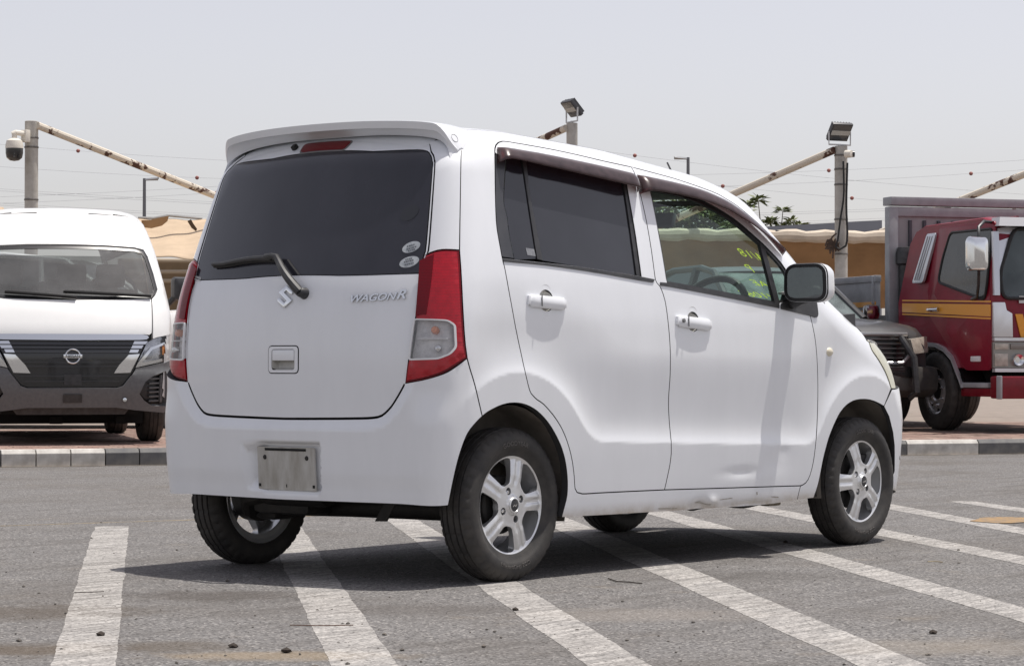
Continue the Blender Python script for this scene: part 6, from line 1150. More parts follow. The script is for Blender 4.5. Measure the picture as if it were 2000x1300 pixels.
    # handles: dished recess and grip
    for door, k, dx0, lock in ((rdr, 'hnd_r', (1.030, 1.0365), False), (fdr, 'hnd_f', (.108, .964), True)):
        (u0, w0), (u1, w1) = CAR[k]; uc, wc = (u0+u1)/2, (w0+w1)/2
        M_ = frame(uc, wc); ang = math.atan2(w1-w0, -(u1-u0)); M_ = M_ @ Matrix.Rotation(ang*.9, 4, 'Z'); ln = abs(u1-u0)
        if mir: M_ = Matrix.Scale(-1, 4, (0, 1, 0)) @ M_
        mb = MB(); mb.X = M_
        # grip: rounded bar standing off the skin
        secs = []
        for i in range(13):
            t = i/12; x = (t-.5)*ln; r = .5*.046*min(1, math.sqrt(max(0, 1-(2*abs(t-.5))**8))*1.0+.12)
            zc = .005+.004*math.sin(math.pi*t); secs.append([(x, r*math.cos(a)*1.0-.002, zc+.011*math.sin(a)*min(1, r/.02)) for a in np.linspace(0, 2*math.pi, 13)[:-1]])
        mb.loft(secs)
        mb.box((-.43*ln, 0, .004), (.03, .034, .014), bev=.005); mb.box((.42*ln, 0, .004), (.03, .034, .014), bev=.005)
        h = mb.build('door_handle', PAINT, door)
        mb = MB(); mb.X = M_; mb.box((-.5*ln+.062, .0, .0205), (.0025, .042, .004)); 
        if lock: mb.lathe([(.0, .0235), (.006, .0235), (.0085, .0225), (.0085, .015)], 16, 'z', (-.5*ln+.03, 0, 0))
        mb.build('key_cover' if lock else 'handle_joint', mat('grey gap', (.18, .18, .18), .6), door)
        # dish: dark oval bowl behind the grip
        mb = MB(); mb.X = M_ @ Matrix.Translation((.0, .006, 0))
        pr = [(.0, -.022), (.018, -.021), (.030, -.015), (.039, -.003), (.0434, .0004)]
        vs, fs = [], []; n = 28
        for j in range(n):
            a = 2*math.pi*j/n; sy = 1.32
            for r, z in pr: vs.append((r*math.cos(a), r*math.sin(a)*sy, z-.0012))
        for j in range(n):
            for i in range(len(pr)-1): fs.append((j*5+i, j*5+i+1, ((j+1) % n)*5+i+1, ((j+1) % n)*5+i))
        mb.raw(vs, fs); mb.build('handle_dish', PAINT_DIRTY, door, fix=False)
SCF = mat('brown scuff', (.24, .19, .14), .9, var=.6, vs=60, var2=(.5, .48, .44))
for P_ in ([(.10, .236), (.06, .240), (.02, .229), (-.02, .226), (.0, .222), (.05, .231)], [(-.07, .243), (-.16, .246), (-.16, .243), (-.08, .240)], [(-.33, .262), (-.335, .250), (-.342, .251), (-.338, .262)], [(.35, .226), (.22, .222), (.22, .219), (.34, .222)], [(-.44, .240), (-.50, .236), (-.50, .232), (-.45, .236)]):
    panel('paint_scuff', P_, SCF, car, BODY, step=.05, gap=0, skirt=0, off=lambda u, w: sill_dent(u, w)+.0012)
# ---- tailgate
glass_half = join(L('glass_top'), L('glass_side'), L('glass_bot'))
gt = [np.array(p) for p in L('glass_top') if p[0] < 1.95]; gb = [np.array(p) for p in L('glass_bot') if p[0] < 1.95]
rg = join([(UM, gt[0][1]-.001), (2.07, gt[0][1]-.0005)], gt, L('glass_side'), gb, [(2.07, gb[-1][1]+.0005), (UM, gb[-1][1]+.001)])
rg_out = halfclose(rg)
gs = [np.array((p[0]-.011, p[1])) for p in L('glass_side')]
gl = [p for p in L('gate_low') if p[0] < UM-.004]
gate_half = join([(UM, 1.745), (1.80, 1.745), (1.62, 1.725), (1.57, 1.695), (1.545, 1.655)], gs[:-1], gl, [(UM, .5822)])
gate_out = halfclose(gate_half)
HC = (2.178, .7937)
hq = rounded([(HC[0]-.075, HC[1]-.049), (HC[0]+.075, HC[1]-.049), (HC[0]+.075, HC[1]+.049), (HC[0]-.075, HC[1]+.049)], .018)
gate = panel('tailgate', gate_out, PAINT, car, BODY, holes=[inset(rg_out, -.001), hq], step=.03, skirt=.03)
panel('rear_window', rg_out, GLASS_REAR, gate, BODY, step=.05, gap=.0012, off=.0005, skirt=.02)
# gate handle
h1 = panel('gate_handle', hq, PAINT, gate, BODY, holes=[rounded([(HC[0]-.056, HC[1]-.036), (HC[0]+.056, HC[1]-.036), (HC[0]+.056, HC[1]+.036), (HC[0]-.056, HC[1]+.036)], .010)], step=.02, off=.002, gap=.0015)
mb = MB(); mb.X = frame(HC[0], HC[1]+.016, -.004); mb.box((0, 0, 0), (.11, .040, .014), bev=.005); mb.build('handle_flap', PAINT, gate)
mb = MB(); mb.X = frame(HC[0], HC[1]-.012, -.026)
mb.raw([(-.057, -.03, .026), (.057, -.03, .026), (.052, -.018, 0), (-.052, -.018, 0), (.052, .04, -.01), (-.052, .04, -.01)], [(0, 1, 2, 3), (3, 2, 4, 5)]); mb.raw([(-.057, -.03, .026), (-.052, -.018, 0), (-.052, .04, -.01), (-.057, .04, .026)], [(0, 1, 2, 3)]); mb.raw([(.057, -.03, .026), (.052, -.018, 0), (.052, .04, -.01), (.057, .04, .026)], [(3, 2, 1, 0)])
mb.build('handle_bowl', PAINT_DIRTY, gate, fix=False)
# stop lamp
st = rounded([(2.065, 1.650), (2.060, 1.690), (2.30, 1.693), (2.285, 1.650)], .014)
panel('stop_lamp', st, REDDK, gate, BODY, step=.03, off=.004, gap=0, skirt=.008)
panel('lamp_rim', inset(st, -.006), mat('grey gap', (.18, .18, .18), .6), gate, BODY, holes=[inset(st, .001)], step=.03, off=.002, gap=0, skirt=.004)
# washer nozzle
mb = MB(); mb.X = frame(2.335, 1.676, 0); mb.box((0, 0, .008), (.020, .022, .018), bev=.004); mb.build('washer_nozzle', RUBBER, gate)
# wiper
def onb(u, w, off): return spot(u, w, off)[0]
pv, el, tp = CAR['wip_pivot'][0], CAR['wip_elbow'][0], CAR['wip_tip'][0]
mb = MB(); mb.X = frame(*pv); mb.lathe([(0, .034), (.012, .034), (.017, .028), (.019, .012), (.022, 0)], 20, 'z'); mb.build('wiper_pivot', BLACKP, gate)
mb = MB(); mb.tube([onb(pv[0]+(el[0]-pv[0])*t, pv[1]+(el[1]-pv[1])*t, .026+.016*math.sin(math.pi*min(t, .9))) for t in np.linspace(0, 1, 7)]+[onb(el[0]+.02, el[1]+.004, .035), onb(el[0]+.06, el[1]+.006, .03)], [.017, .017, .016, .015, .014, .013, .0125, .0115, .010], 10)
mb.tube([onb(el[0]+.03+(tp[0]-el[0]-.03)*t, el[1]+(tp[1]-el[1])*t+.010*math.sin(math.pi*t), .024-.006*t) for t in np.linspace(0, 1, 12)], [.011-.004*t for t in np.linspace(0, 1, 12)], 8)
mb.build('wiper_arm', BLACKP, gate)
mb = MB(); A = [onb(el[0]+.02+(tp[0]-el[0]-.02)*t, el[1]-.008+(tp[1]-el[1])*t+.010*math.sin(math.pi*t), .008) for t in np.linspace(0, 1, 12)]; mb.tube(A, .006, 6); mb.build('wiper_blade', RUBBER, gate)
# emblem: stylised S of two hooked bars in chrome
Em = frame(*CAR['emblem'][0], .001)
k = .0021
S1 = [(-2, 7), (9, 15), (22, 5), (10, -4), (15, -8), (3, -17), (-16, -3), (-10, 2), (2, -7), (-5, -1.5)]
S_poly = [(0, 19), (16, 8), (16, 3.5), (11, 3.5), (1, 10.5), (-4, 7), (17, -7.5), (0, -20), (-17, -8.5), (-17, -3.5), (-11.5, -3.5), (0, -11.5), (5, -8), (-16.5, 7)]
mb = MB(); mb.X = Em; mb.prism([(a*k, b*k) for a, b in S_poly], lambda a, b, d: (a, b, d), 0, .006)
mb.build('maker_emblem', CHROME, gate, bevel=.0012)
l0, l1 = CAR['letters']; cu_ = (l0[0]+l1[0])/2
Xl = frame(cu_, 1.0685, .003)
lettering('WAGON', 'model_lettering', CHROME, gate, Xl @ Matrix.Translation((-.036, 0, 0)), .036, .0025, shear=.35, sx=1.32, bold=.0004)
lettering('R', 'model_letter', CHROME, gate, Xl @ Matrix.Translation((.083, .004, 0)), .046, .0025, shear=.35, sx=1.35, bold=.0006)
# stickers on the rear window
STK = mat('worn oval sticker', (.34, .37, .40), .5, var=.55, vs=60, var2=(.55, .58, .60))
for (u_, w_), m_, a_, b_ in zip(CAR['stickers'], (STK, STK, mat('clean dark glass', (.004, .004, .006), .12, coat=1)), (.036, .038, .043), (.024, .026, .026)):
    ov = [(u_+a_*math.cos(t)*1.0, w_+b_*math.sin(t)) for t in np.linspace(0, 2*math.pi, 28)[:-1]]
    panel('oval_sticker' if m_ is STK else 'sticker_ghost', ov, m_, gate, BODY, step=.02, off=.0018, gap=0, skirt=.001)
STK2 = mat('sticker print', (.12, .13, .15), .6)
for u_, w_, rows in ((1.6331, 1.301, ((.006, .030), (-.004, .036), (-.012, .024))), (1.6389, 1.233, ((.011, .026), (.003, .038), (-.008, .034)))):
    mb = MB(); mb.X = frame(u_, w_, .0026)
    for yy, ww in rows:
        x_ = -ww/2
        while x_ < ww/2:
            q = rng.uniform(.003, .008); mb.box((x_+q/2, yy, 0), (q, .0055, .0003)); x_ += q+.0022
    mb.build('sticker_print', STK2, gate, kind='stuff')
mb = MB(); mb.X = frame(2.745, 1.183, .0014)
for q in range(7): mb.box((-.026+q*.008, 0, 0), (.005, .008, .0003))
mb.build('glass_print', mat('white print', (.6, .6, .6), .6), gate, kind='stuff')
mb = MB(); mb.X = frame(2.745, 1.170, .0012); mb.box((0, 0, 0), (.055, .005, .0004)); mb.build('glass_print_line', mat('white print', (.6, .6, .6), .6), gate)
# ---- D pillar trims, tail lamps
ptop = [(1.40, 1.645), (1.47, 1.66), (1.545, 1.655)]
pil_out = join([p for p in L('qseam') if p[1] < 1.585], L('lamp_a', rev=True), [(p[0]-.013, p[1]) for p in L('glass_side', rev=True) if p[1] > 1.245], [(1.545, 1.652), (1.47, 1.652), (1.36, 1.60)])
lamp_out = join(L('lamp_a'), L('lamp_b'), L('lamp_c'), L('lamp_d'))
clear = rounded([(1.612, .945), (1.517, .935), (1.498, .915), (1.497, .835), (1.513, .812), (1.545, .795), (1.628, .792)], .010)
AMBER = mat('amber bulb', (.75, .20, .03), .2, coat=1)
REFL = mat('lamp reflector', (.88, .88, .90), .35, metal=.1, bump=.5, bs=70, var=.35, vs=30)
LENS = glass('clear lamp lens', (.92, .92, .92), .03, haze=.16, hazecol=(.8, .8, .8), hs=50)
for mir in (False, True):
    panel('pillar_cover', pil_out, PAINT, car, BODY, step=.03, mirror=mir, off=.002)
    tl = panel('tail_lamp', lamp_out, REDDK, car, BODY, step=.02, mirror=mir, gap=.002, skirt=.03, holes=[inset(clear, -.012)])
    red_out = inset(lamp_out, .009)
    panel('red_lens', red_out, RED, tl, BODY, holes=[clear], step=.015, gap=0, skirt=.012, off=lambda u, w: .004+.006*np.clip(polydist(np.stack([u, w], 1), red_out)/.012, 0, 1), mirror=mir)
    inn = join([(1.628, .952), (1.60, 1.225), (1.555, 1.238), (1.572, 1.12), (1.565, 1.0), (1.585, .952)])
    panel('shaded_red_lens', inset([(1.595, 1.222), (1.548, 1.235), (1.560, 1.10), (1.575, .962), (1.607, .962), (1.602, 1.06)], .0), REDDK, tl, BODY, step=.02, gap=0, skirt=.002, off=.0112, mirror=mir)  # darker copy of the red lens: shade of the rear-facing part, in colour
    panel('lamp_reflector', inset(clear, -.010), REFL, tl, BODY, step=.02, gap=0, skirt=0, off=-.022, mirror=mir)
    panel('clear_lens', clear, LENS, tl, BODY, step=.02, gap=0, skirt=0, off=.009, mirror=mir)
    rimc = panel('lens_rim', inset(clear, -.002), mat('pale plastic', (.75, .75, .76), .3, coat=.5), tl, BODY, holes=[inset(clear, .004)], step=.02, gap=0, skirt=.006, off=.0115, mirror=mir)
    for du, dw, m_, r_ in ((1.555, .897, AMBER, .015), (1.545, .832, CHROME, .014)):
        mb = MB(); X = frame(du, dw, -.008)
        if mir: X = Matrix.Scale(-1, 4, (0, 1, 0)) @ X
        mb.X = X; mb.lathe([(0, .016), (r_*.7, .012), (r_, .002), (r_, -.012), (r_*.6, -.016)], 14, 'z'); mb.build('bulb', m_, tl)
    mb = MB(); X = frame(1.56, .866, -.010)
    if mir: X = Matrix.Scale(-1, 4, (0, 1, 0)) @ X
    mb.X = X; mb.box((0, 0, 0), (.11, .003, .022)); mb.build('lens_web', mat('pale plastic', (.75, .75, .76), .3, coat=.5), tl)
# ---- rear bumper
pl_c = [(2.178+a*.205-.0, w) for a, w in ()]
platH = rounded([(2.400, .497), (1.990, .497), (2.000, .312), (2.375, .312)], .014)
bb = [p for p in L('bump_bot') if p[0] < UM-.01]
bump_half = join([(UM, .5785)], [np.array((p[0], p[1]-.004)) for p in gl[::-1]][1:], L('lamp_bot'), L('qseam3'), [CAR['qseam3'][-1]], L('rarch_b', rev=True), bb, [(UM, .2886)])
bump_out = halfclose(bump_half)
gl_full = np.array(join(gl, [(UM, .5822)], mirU(gl))); PH = np.array(platH)
def bump_off(u, w):
    Q = np.stack([u, w], 1); us = np.where(u > UM, 2*UM-u, u)
    d = polydist(Q, gl_full, False)
    o = .022*sstep(.0, .045, d)*sstep(1.46, 1.56, us)+.016*np.exp(-((us-1.565)/.05)**2)*sstep(.70, .55, w)
    o = o-.006*sstep(.40, .33, w)*sstep(1.5, 1.6, us)
    ins = inpoly(Q, PH); dp = polydist(Q, PH)
    sh = .012+.05*sstep(2.26, 2.37, u)
    return o-np.where(ins, .036*sstep(0, 1, dp/sh), 0)
rb = panel('rear_bumper', bump_out, PAINT, car, BODY, step=.014, skirt=.03, off=bump_off)
PLD = mat('grimy plate bracket', (.36, .34, .30), .85, var=.7, vs=11, var2=(.54, .53, .50), stretch=(2, 2, .6))
Xp = frame(2.176, .400, -.006)
pw, ph = .288, .156
mb = MB(); mb.X = Xp; mb.box((0, 0, .004), (pw, ph, .008), bev=.003); mb.build('plate_bracket', PLD, rb)
mb = MB(); mb.X = Xp; mb.box((.0, .069, .0085), (.205, .009, .003)); mb.build('bracket_slot', GAP, rb)
for sx_, sy_, r_ in ((-.105, .040, .008), (.105, .040, .008)):
    mb = MB(); mb.X = Xp @ Matrix.Translation((sx_, sy_, .007)); mb.lathe([(0, .006), (r_*.6, .006), (r_, .003), (r_*1.2, 0)], 12, 'z'); mb.build('plate_bolt', DARKM, rb)
mb = MB(); mb.X = Xp
for sx_, sy_ in ((-.135, -.062), (.135, -.062), (0, -.062)): mb.box((sx_, sy_, .008), (.011 if sx_ else .004, .011, .002))
mb.build('bracket_hole', GAP, rb)
# ---- roof spoiler
ST = [  # |y|, trailing x, z, header z, attach x
    (0, -1.502, 1.657, 1.610, -1.16), (.2, -1.496, 1.655, 1.610, -1.165), (.34, -1.482, 1.650, 1.604, -1.18), (.44, -1.462, 1.644, 1.594, -1.20), (.50, -1.447, 1.637, 1.582, -1.22),
    (.530, -1.436, 1.629, 1.570, -1.24), (.552, -1.420, 1.603, 1.555, -1.27), (.568, -1.400, 1.566, 1.540, -1.31), (.580, -1.376, 1.538, 1.528, -1.345)]
secs = []
full = [(-a[0],)+a[1:] for a in ST[:0:-1]]+list(ST)
full = [tuple(v) for v in cat_rom(full, .03)]
for y, tx, tz, hz, ax_ in full:
    az = float(hit(np.array([[ax_, y, .9]]), np.array([[0., 0, 1]]))[0][2])
    hx_ = float(T_rear(hz)+T_rcurv(hz)*y*y)+.01
    p0 = (ax_, y, az+.002); p1 = (tx, y, tz); p2 = (tx+.006, y*.998, tz-.026); p3 = (hx_, y*.985, min(hz, tz-.028)); p4 = (hx_+.05, y*.97, min(hz+.02, tz-.02)); 
    mid = lambda a, b, t, up=0: tuple(a[i]*(1-t)+b[i]*t+(up if i == 2 else 0) for i in range(3))
    secs.append([p0, mid(p0, p1, .3, .006), mid(p0, p1, .62, .006), mid(p0, p1, .90, .003), mid(p0, p1, .98, -.001), p1, mid(p1, p2, .25), p2, mid(p2, p3, .08, .004), mid(p2, p3, .35, .008), mid(p2, p3, .75, .004), p3, p4])
mb = MB(); mb.loft(secs); sp = mb.build('roof_spoiler', PAINT, car, smooth=40)
dv = Vector(_f+(888-1000)/4819.96*_r-(270-650)/4819.96*_u)
ok_, P_, N_, _i = sp.ray_cast(Vector(CAMP), dv)
if ok_:
    for s_ in (1, -1):
        P2, N2 = Vector((P_.x, P_.y*s_, P_.z)), Vector((N_.x, N_.y*s_, N_.z))
        mb = MB(); mb.X = Matrix.Translation(P2) @ N2.to_track_quat('Z', 'Y').to_matrix().to_4x4()
        mb.lathe([(.0145, .0002), (.0155, .0012), (.0165, .0002)], 24, 'z'); mb.build('spoiler_plug', mat('grey gap', (.18, .18, .18), .6), sp)
# ---- wing mirrors, side repeaters, aerial
for mir in (False, True):
    s_ = 1 if mir else -1
    X = Matrix.Translation((.545, s_*.835, 1.112)) @ Matrix.Rotation(s_*R(-6), 4, 'Z')
    def rr(wd, hg, r, x, cy=0): return [(x, cy+p[0]*s_, p[1]) for p in rounded([(-wd, -hg*.96), (wd, -hg), (wd*.96, hg), (-wd*.98, hg*.98)], r, 6)]
    mb = MB(); mb.X = X
    mb.loft([rr(.098, .079, .055, -.03), rr(.100, .081, .055, .0), rr(.097, .079, .055, .035), rr(.085, .068, .04, .07), rr(.05, .042, .03, .093)]); wm = mb.build('wing_mirror', PAINT, car)
    mb = MB(); mb.X = X
    o_, i_ = rr(.097, .078, .054, -.031), rr(.082, .064, .036, -.034); mb.loft([rr(.1005, .0815, .055, -.018), o_, i_, rr(.081, .063, .036, -.0305)], caps=False); mb.build('mirror_rim', RUBBER, wm)
    mb = MB(); mb.X = X; g_ = rr(.0815, .0635, .036, -.0322); mb.raw(g_, [tuple(range(len(g_)))]); mb.build('mirror_glass', mat('mirror', (.72, .76, .76), .015, metal=1), wm)
    mb = MB(); mb.X = Matrix(); mb.tube([(.60, s_*.70, 1.045), (.58, s_*.755, 1.045), (.575, s_*.80, 1.055)], [.04, .034, .026], 10); mb.build('mirror_stalk', BLACKP, wm)
    mb = MB(); mb.box((.57, s_*.745, 1.073), (.05, .12, .012), bev=.005); mb.build('stalk_cover', PAINT_DIRTY, wm)
    u_, w_ = CAR['marker'][0]; X2 = frame(u_, w_)
    if mir: X2 = Matrix.Scale(-1, 4, (0, 1, 0)) @ X2
    mb = MB(); mb.X = X2 @ Matrix.Scale(1.35, 4, (1, 0, 0)); mb.lathe([(0, .012), (.008, .011), (.014, .008), (.018, .002), (.019, 0)], 18, 'z'); mb.build('side_repeater', mat('yellowed repeater', (.72, .66, .52), .3, coat=.6), car)
mb = MB(); zA = float(_top(np.array([.40]), np.array([-.30]))[0][2])
mb.loft([[(x, -.30+yy*wd, zA+zz*h-.005-(x-.4)*.32) for yy, zz in ((-1, 0), (-.7, .8), (0, 1), (.7, .8), (1, 0))] for x, wd, h in ((.30, .012, .01), (.34, .03, .04), (.42, .035, .045), (.52, .02, .02))]); mb.tube([(.33, -.30, zA+.05), (.30, -.30, zA+.085)], .004, 6); mb.build('roof_aerial', BLACKP, car)
# ---- wheels
def wheel(x, y, side, a0, kind):
    root = empty('wheel', (x, y, .2734), 0 if side < 0 else math.pi, car)
    # local: outward = -y
    RT, WT = .2785, .072
    prof = [(.176, -.052), (.187, -.058), (.1985, -.0625), (.2025, -.066), (.207, -.0685), (.212, -.0715), (.226, -.0728), (.236, -.0722), (.240, -.0715), (.2425, -.0708), (.250, -.0682), (.258, -.064), (.266, -.0575), (.2715, -.050),
            (.2745, -.042), (.2685, -.0405), (.2685, -.0365), (.2762, -.035), (.2780, -.018), (.2715, -.0165), (.2715, -.0115), (.2783, -.010)]
    prof = prof+[(r, -a) for r, a in prof[::-1]]
    n = 176; mb = MB(); k = len(prof); vs, fs = [], []
    for j in range(n):
        t = 2*math.pi*j/n; c, s = math.cos(t), math.sin(t)
        for i, (r, a) in enumerate(prof):
            aa = abs(a)
            if j % 4 == 0 and .043 < aa < .067 and r > .253: r -= .0065
            if j % 8 == 2 and .0 <= aa < .036 and r > .275: r -= .003
            z = r*s
            if z < -.2705: z = -.2705-(z+.2705)*.0; a = a*(1.03)
            vs.append((r*c, a, z))
    for j in range(n):
        for i in range(k-1): fs.append((j*k+i, j*k+i+1, ((j+1) % n)*k+i+1, ((j+1) % n)*k+i))
    mb.raw(vs, fs); mb.build('tyre', TYRE, root, smooth=28)
    # barrel
    LIP = -.060
    mb = MB(); mb.lathe([(.1665, LIP+.010), (.178, LIP+.002), (.1822, LIP), (.1825, LIP+.003), (.1785, LIP+.009), (.170, LIP+.012), (.168, .0), (.152, .02), (.150, .05), (.168, .056), (.178, .060), (.176, .063), (.166, .056), (.146, .045), (.147, .018), (.160, 0), (.164, LIP+.018)], 72, closed=True)
    mb.build('rim', SILVER, root).scale = (1.085, 1, 1.085)
    def fd(r):      # depth of the spoke face behind the lip, along +y
        return np.interp(r, [0, .030, .034, .060, .10, .14, .155, .1645, .17], [-.004, -.004, .002, .004, .003, .008, .011, .0075, .006])
    def face(u, w):
        u = np.asarray(u, float); r = np.hypot(u, w); th = np.arctan2(w, u)
        d = (th-a0) % (2*math.pi/5); d = np.minimum(d, 2*math.pi/5-d); lat = r*np.sin(d)
        g = sstep(.012, .004, lat)*sstep(.060, .085, r)*sstep(.163, .146, r)*.0042
        ed = sstep(.016, .034, lat)*sstep(.07, .09, r)*sstep(.160, .15, r)*.0045
        return np.stack([u, LIP+fd(r)+g+ed, w], -1)
    FS = Surf(face, lambda u, w: np.broadcast_to([0., -1, 0], np.shape(u)+(3,)))
    holes = []
    for q in range(5):
        ac = a0+(q+.5)*2*math.pi/5; P = []
        for r, hw in ((.073, .17), (.082, .28), (.105, .345), (.135, .388), (.152, .405)): P.append((r, -hw))
        for hw in np.linspace(-.28, .28, 5): P.append((.1570, hw))
        for r, hw in ((.152, .405), (.135, .388), (.105, .345), (.082, .28), (.073, .17)): P.append((r, hw))
        P = [(r*math.cos(ac+h), r*math.sin(ac+h)) for r, h in P]; holes.append(rounded(P, .016, 3))
    lug = [(a0+R(36)+q*math.pi/2) for q in range(4)]
    for la in lug: holes.append([(.050*math.cos(la)+.0125*math.cos(t), .050*math.sin(la)+.0125*math.sin(t)) for t in np.linspace(0, 2*math.pi, 15)[:-1]])
    panel('rim_spokes', [(.1672*math.cos(t), .1672*math.sin(t)) for t in np.linspace(0, 2*math.pi, 80)[:-1]], SILVER, root, FS, holes=holes, step=.0055, gap=0, skirt=.028, edge=.005).scale = (1.085, 1, 1.085)
    for i, la in enumerate(lug):
        mb = MB(); mb.lathe([(0, LIP+.006), (.006, LIP+.006), (.0085, LIP+.009), (.009, LIP+.03)], 6 if i != 1 else 6, o=(.050*math.cos(la), 0, .050*math.sin(la))); mb.build('lug_nut', CHROME if i != 2 else DARKM, root, smooth=0)
        mb = MB(); mb.lathe([(.0, LIP+.026), (.0135, LIP+.026)], 10, o=(.050*math.cos(la), 0, .050*math.sin(la))); mb.build('lug_well', GAP, root, fix=False)
    mb = MB(); mb.lathe([(.0, LIP-.010), (.020, LIP-.009), (.0215, LIP-.007), (.0215, LIP)], 28); mb.build('hub_cap', BLACKP, root)
    mb = MB(); mb.lathe([(.0215, LIP-.0065), (.0235, LIP-.010), (.027, LIP-.009), (.0305, LIP-.002), (.033, LIP+.006)], 28); mb.build('hub_ring', SILVER, root)
    mb = MB(); mb.prism([(-.012, -.003), (-.002, .003), (.004, -.002), (.012, .005), (.011, .001), (.004, -.006), (-.002, -.001), (-.011, -.006)], lambda a, b, d: (a, LIP-.0098-d, b), 0, .0006); mb.build('hub_mark', CHROME, root)
    mb = MB(); t = a0+R(310)-R(16); mb.tube([(.150*math.cos(t), LIP+.018, .150*math.sin(t)), (.130*math.cos(t), LIP+.012, .130*math.sin(t))], [.0045, .006], 8); mb.build('tyre_valve', RUBBER, root)
    mb = MB()
    if kind == 'drum': mb.lathe([(0, -.022), (.05, -.022), (.055, -.014), (.098, -.012), (.105, -.004), (.107, .05), (0, .055)], 40)
    else:
        mb.lathe([(0, -.028), (.062, -.028), (.064, -.006), (.118, -.006), (.118, .010), (.06, .012), (0, .015)], 40); mb.box((.085, -.0, .07), (.07, .05, .09), bev=.012)
    mb.build('brake_drum' if kind == 'drum' else 'brake_disc', DARKM, root)
    for txt, ac, sg, sz in (('GOODYEAR', 90, -1, .023), ('EfficientGrip ECO', 270, 1, .020)):
        rb_ = .221
        def bend(x, y, z, ac=ac, sg=sg):
            if sg < 0: th = R(ac)-x/rb_; r = rb_+y
            else: th = R(ac)+x/rb_; r = rb_-y
            return (r*math.cos(th), -.0732-z, r*math.sin(th))
        lettering(txt, 'tyre_lettering', mat('raised tyre lettering', (.12, .112, .105), .65), root, Matrix(), sz, .0012, bend=bend, sx=1.15)
    return root
WY = .630
wheel(-1.2, -WY, -1, R(76), 'drum'); wheel(1.2, -WY-.006, -1, R(108), 'disc'); wheel(-1.2, WY, 1, R(20), 'drum'); wheel(1.2, WY+.006, 1, R(50), 'disc')
# ---- arch liners, floor, axle
for x, cx in ((-1.2, -1.225), (1.2, 1.205)):
    for s_ in (-1, 1):
        pr = []
        for i in range(21):
            t = R((-14+176*i/20) if x < 0 else (12+180*i/20)); r = .352; pr.append((cx+r*.97*math.cos(t), .285+r*math.sin(t)))
        vs, fs = [], []
        for y0 in (.690, .66, .60, .54, .50):
            for j, (a, b) in enumerate(pr): 
                q = 1 if y0 < .68 else .985; vs.append((cx+(a-cx)*q+.004*math.sin(y0*190)*(1 if y0 < .68 else 0), s_*y0, .285+(b-.285)*q))
        for r_ in range(4):
            for j in range(20): fs.append((r_*21+j, r_*21+j+1, (r_+1)*21+j+1, (r_+1)*21+j))
        fs.append(tuple(4*21+j for j in range(21)))
        mesh('arch_liner', vs, fs, ARCHL, car)
mb = MB(); mb.box((0, 0, .235), (1.75, 1.34, .03)); mb.box((-1.25, 0, .315), (.72, .92, .03)); mb.box((1.25, 0, .27), (.75, .92, .03))
mb.box((-1.46, 0, .31), (.2, 1.0, .06), bev=.01); mb.build('floor_pan', DARKM, car)
mb = MB(); mb.tube([(-1.2, -.56, .25), (-1.2, .10, .245), (-1.2, .56, .235)], .044, 12); mb.tube([(-1.2, -.52, .24), (-.75, -.46, .26)], .03, 8); mb.tube([(-1.2, .52, .24), (-.75, .46, .26)], .03, 8)
mb.tube([(-1.28, .42, .235), (-1.22, .1, .24), (-1.2, -.3, .25)], .02, 8); mb.box((-1.23, .46, .255), (.14, .12, .15), bev=.03); mb.box((-1.30, .30, .26), (.16, .3, .10), bev=.03); mb.box((-1.23, -.46, .27), (.12, .1, .09), bev=.02); mb.build('rear_axle', DARKM, car)
mb = MB(); mb.tube([(-1.38, .36, .29), (-1.38, .46, .27), (-1.33, .50, .22)], .035, 10); mb.lathe([(.0, -.16), (.06, -.16), (.065, -.14), (.065, .14), (.06, .16), (0, .16)], 16, 'y', (-1.38, .2, .31)); mb.build('exhaust_silencer', DARKM, car)
mb = MB(); mb.prism([(-.285, .213), (-.340, .215), (-.405, .285), (-.352, .283)], lambda a, b, d: (-1.50-(b-.25)*.3+d, a, b), 0, .008); mb.build('tie_down_bracket', DARKM, car)
mb = MB(); mb.box((.62, -.60, .205), (.09, .05, .03), bev=.008); mb.build('jacking_point', mat('dirty sill metal', (.30, .26, .20), .8, var=.5, vs=30), car)
# ---- inside
for mir in (False, True):
    inner = join(L('seam_lo', rev=True), [(1.267, 1.2)], [(.44, 1.15), (-.49, 1.03), (-.74, .99)], [p for p in L('fseam') if p[1] < .88])
    panel('door_trim', inner, TRIM, car, BODY, step=.08, off=-.055, gap=.0, skirt=.0, mirror=mir)
panel('headlining', [(.50, -.44), (.50, .44), (-1.38, .42), (-1.38, -.42)], HEADL, car, TOP, step=.1, off=-.035, skirt=0)
mb = MB(); mb.loft([[(x, y, z) for x, z in ((.72, .70), (.66, .84), (.70, .95), (.82, .985+.015*math.cos(y*4)), (1.20, 1.00), (1.22, .70))] for y in np.linspace(-.66, .66, 12)]); mb.build('dashboard', TRIM, car)
sw = empty('steering_wheel', (.52, -.36, .985), 0, car); X = Matrix.Rotation(R(-62), 4, 'Y')
mb = MB(); mb.X = X; mb.tube([(.178*math.cos(t), .178*math.sin(t), 0) for t in np.linspace(0, 2*math.pi, 33)[:-1]], .0155, 10, closed=True); mb.build('steering_rim', BLACKP, sw)
mb = MB(); mb.X = X; mb.box((0, 0, -.02), (.12, .14, .05), bev=.02); mb.box((0, .11, -.008), (.035, .12, .014), bev=.005); mb.box((0, -.11, -.008), (.035, .12, .014), bev=.005); mb.box((-.11, 0, -.008), (.12, .035, .014), bev=.005); mb.build('steering_hub', mat('grey spoke', (.35, .35, .36), .5), sw)
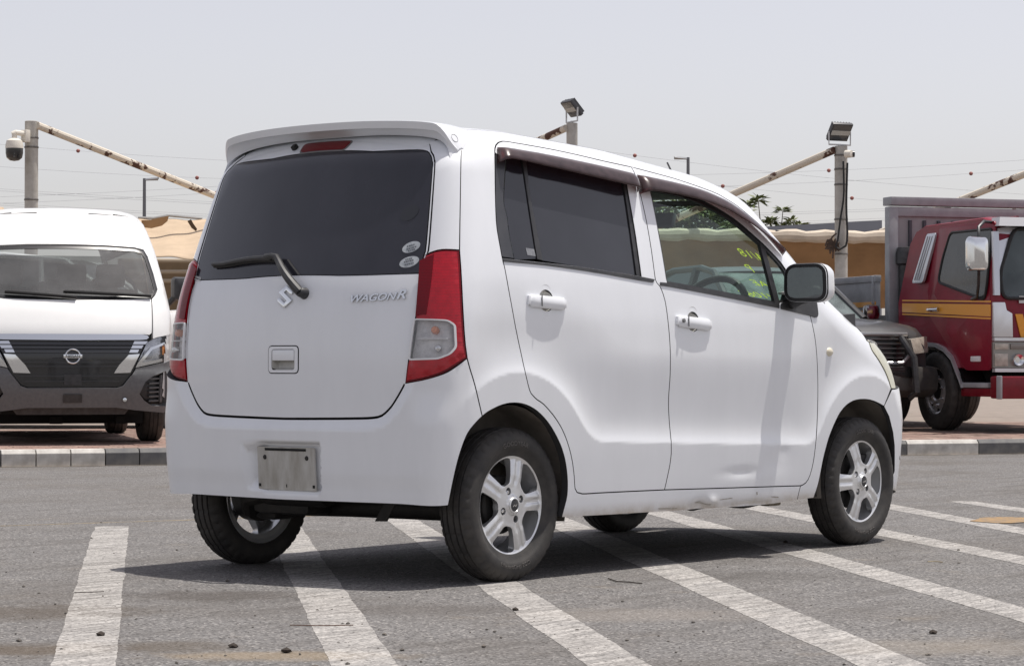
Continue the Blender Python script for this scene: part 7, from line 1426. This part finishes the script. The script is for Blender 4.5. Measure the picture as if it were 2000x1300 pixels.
for y in (-.36, .36):
    se = empty('front_seat', (-.18, y, 0), 0, car)
    mb = MB(); mb.box((.05, 0, .62), (.52, .50, .16), bev=.05); mb.build('seat_cushion', SEATM, se)
    mb = MB(); mb.box((-.27, 0, .92), (.14, .48, .62), rot=Matrix.Rotation(R(-14), 3, 'Y'), bev=.05); mb.build('seat_back', SEATM, se)
    mb = MB(); mb.box((-.36, 0, 1.30), (.10, .26, .18), rot=Matrix.Rotation(R(-10), 3, 'Y'), bev=.04); mb.build('head_restraint', SEATM, se)
mb = MB(); mb.box((-.95, 0, .88), (.16, 1.2, .62), rot=Matrix.Rotation(R(-14), 3, 'Y'), bev=.05); mb.box((-.70, 0, .60), (.5, 1.2, .14), bev=.05); mb.build('rear_bench', SEATM, car)
mb = MB(); mb.box((.60, -.01, 1.40), (.03, .23, .065), rot=Matrix.Rotation(R(15), 3, 'Y'), bev=.012); mb.tube([(.61, 0, 1.42), (.62, 0, 1.46)], .01, 8); mb.build('room_mirror', BLACKP, car)
# paint-pen figures on the inside of the windscreen, meant to be read from the front
YEL = mat('yellow paint pen', (.80, .84, .12), .6)
n_ = YEL.node_tree.nodes; tr_ = n_.new('ShaderNodeBsdfTranslucent'); tr_.inputs[0].default_value = (.80, .84, .12, 1); ms_ = n_.new('ShaderNodeMixShader'); ms_.inputs[0].default_value = .8
YEL.node_tree.links.new(n_['Principled BSDF'].outputs[0], ms_.inputs[1]); YEL.node_tree.links.new(tr_.outputs[0], ms_.inputs[2]); YEL.node_tree.links.new(ms_.outputs[0], n_['Material Output'].inputs[0])
def wsc(x, y):
    e = .004; P = _top(np.array([x]), np.array([y]))[0]; a = (_top(np.array([x+e]), np.array([y]))-_top(np.array([x-e]), np.array([y])))[0]; b = (_top(np.array([x]), np.array([y+e]))-_top(np.array([x]), np.array([y-e])))[0]
    a /= np.linalg.norm(a); b /= np.linalg.norm(b); n = np.cross(a, b); return P-n*.006, -a, b, n
def pen(txt, px_, py_, size):
    P, up_, rt, n = wsc(px_, py_); X = Matrix(((rt[0], up_[0], n[0], P[0]), (rt[1], up_[1], n[1], P[1]), (rt[2], up_[2], n[2], P[2]), (0, 0, 0, 1)))
    lettering(txt, 'pen_marking', YEL, wsg, X, size, .0003, shear=.15, bold=-.001)
for txt, x_, y_, s_ in (('4/18', .852, -.359, .075), ('P', .938, -.294, .075), ('AE', 1.038, -.282, .075), ('#1064', 1.147, -.199, .075)): pen(txt, x_, y_, s_)
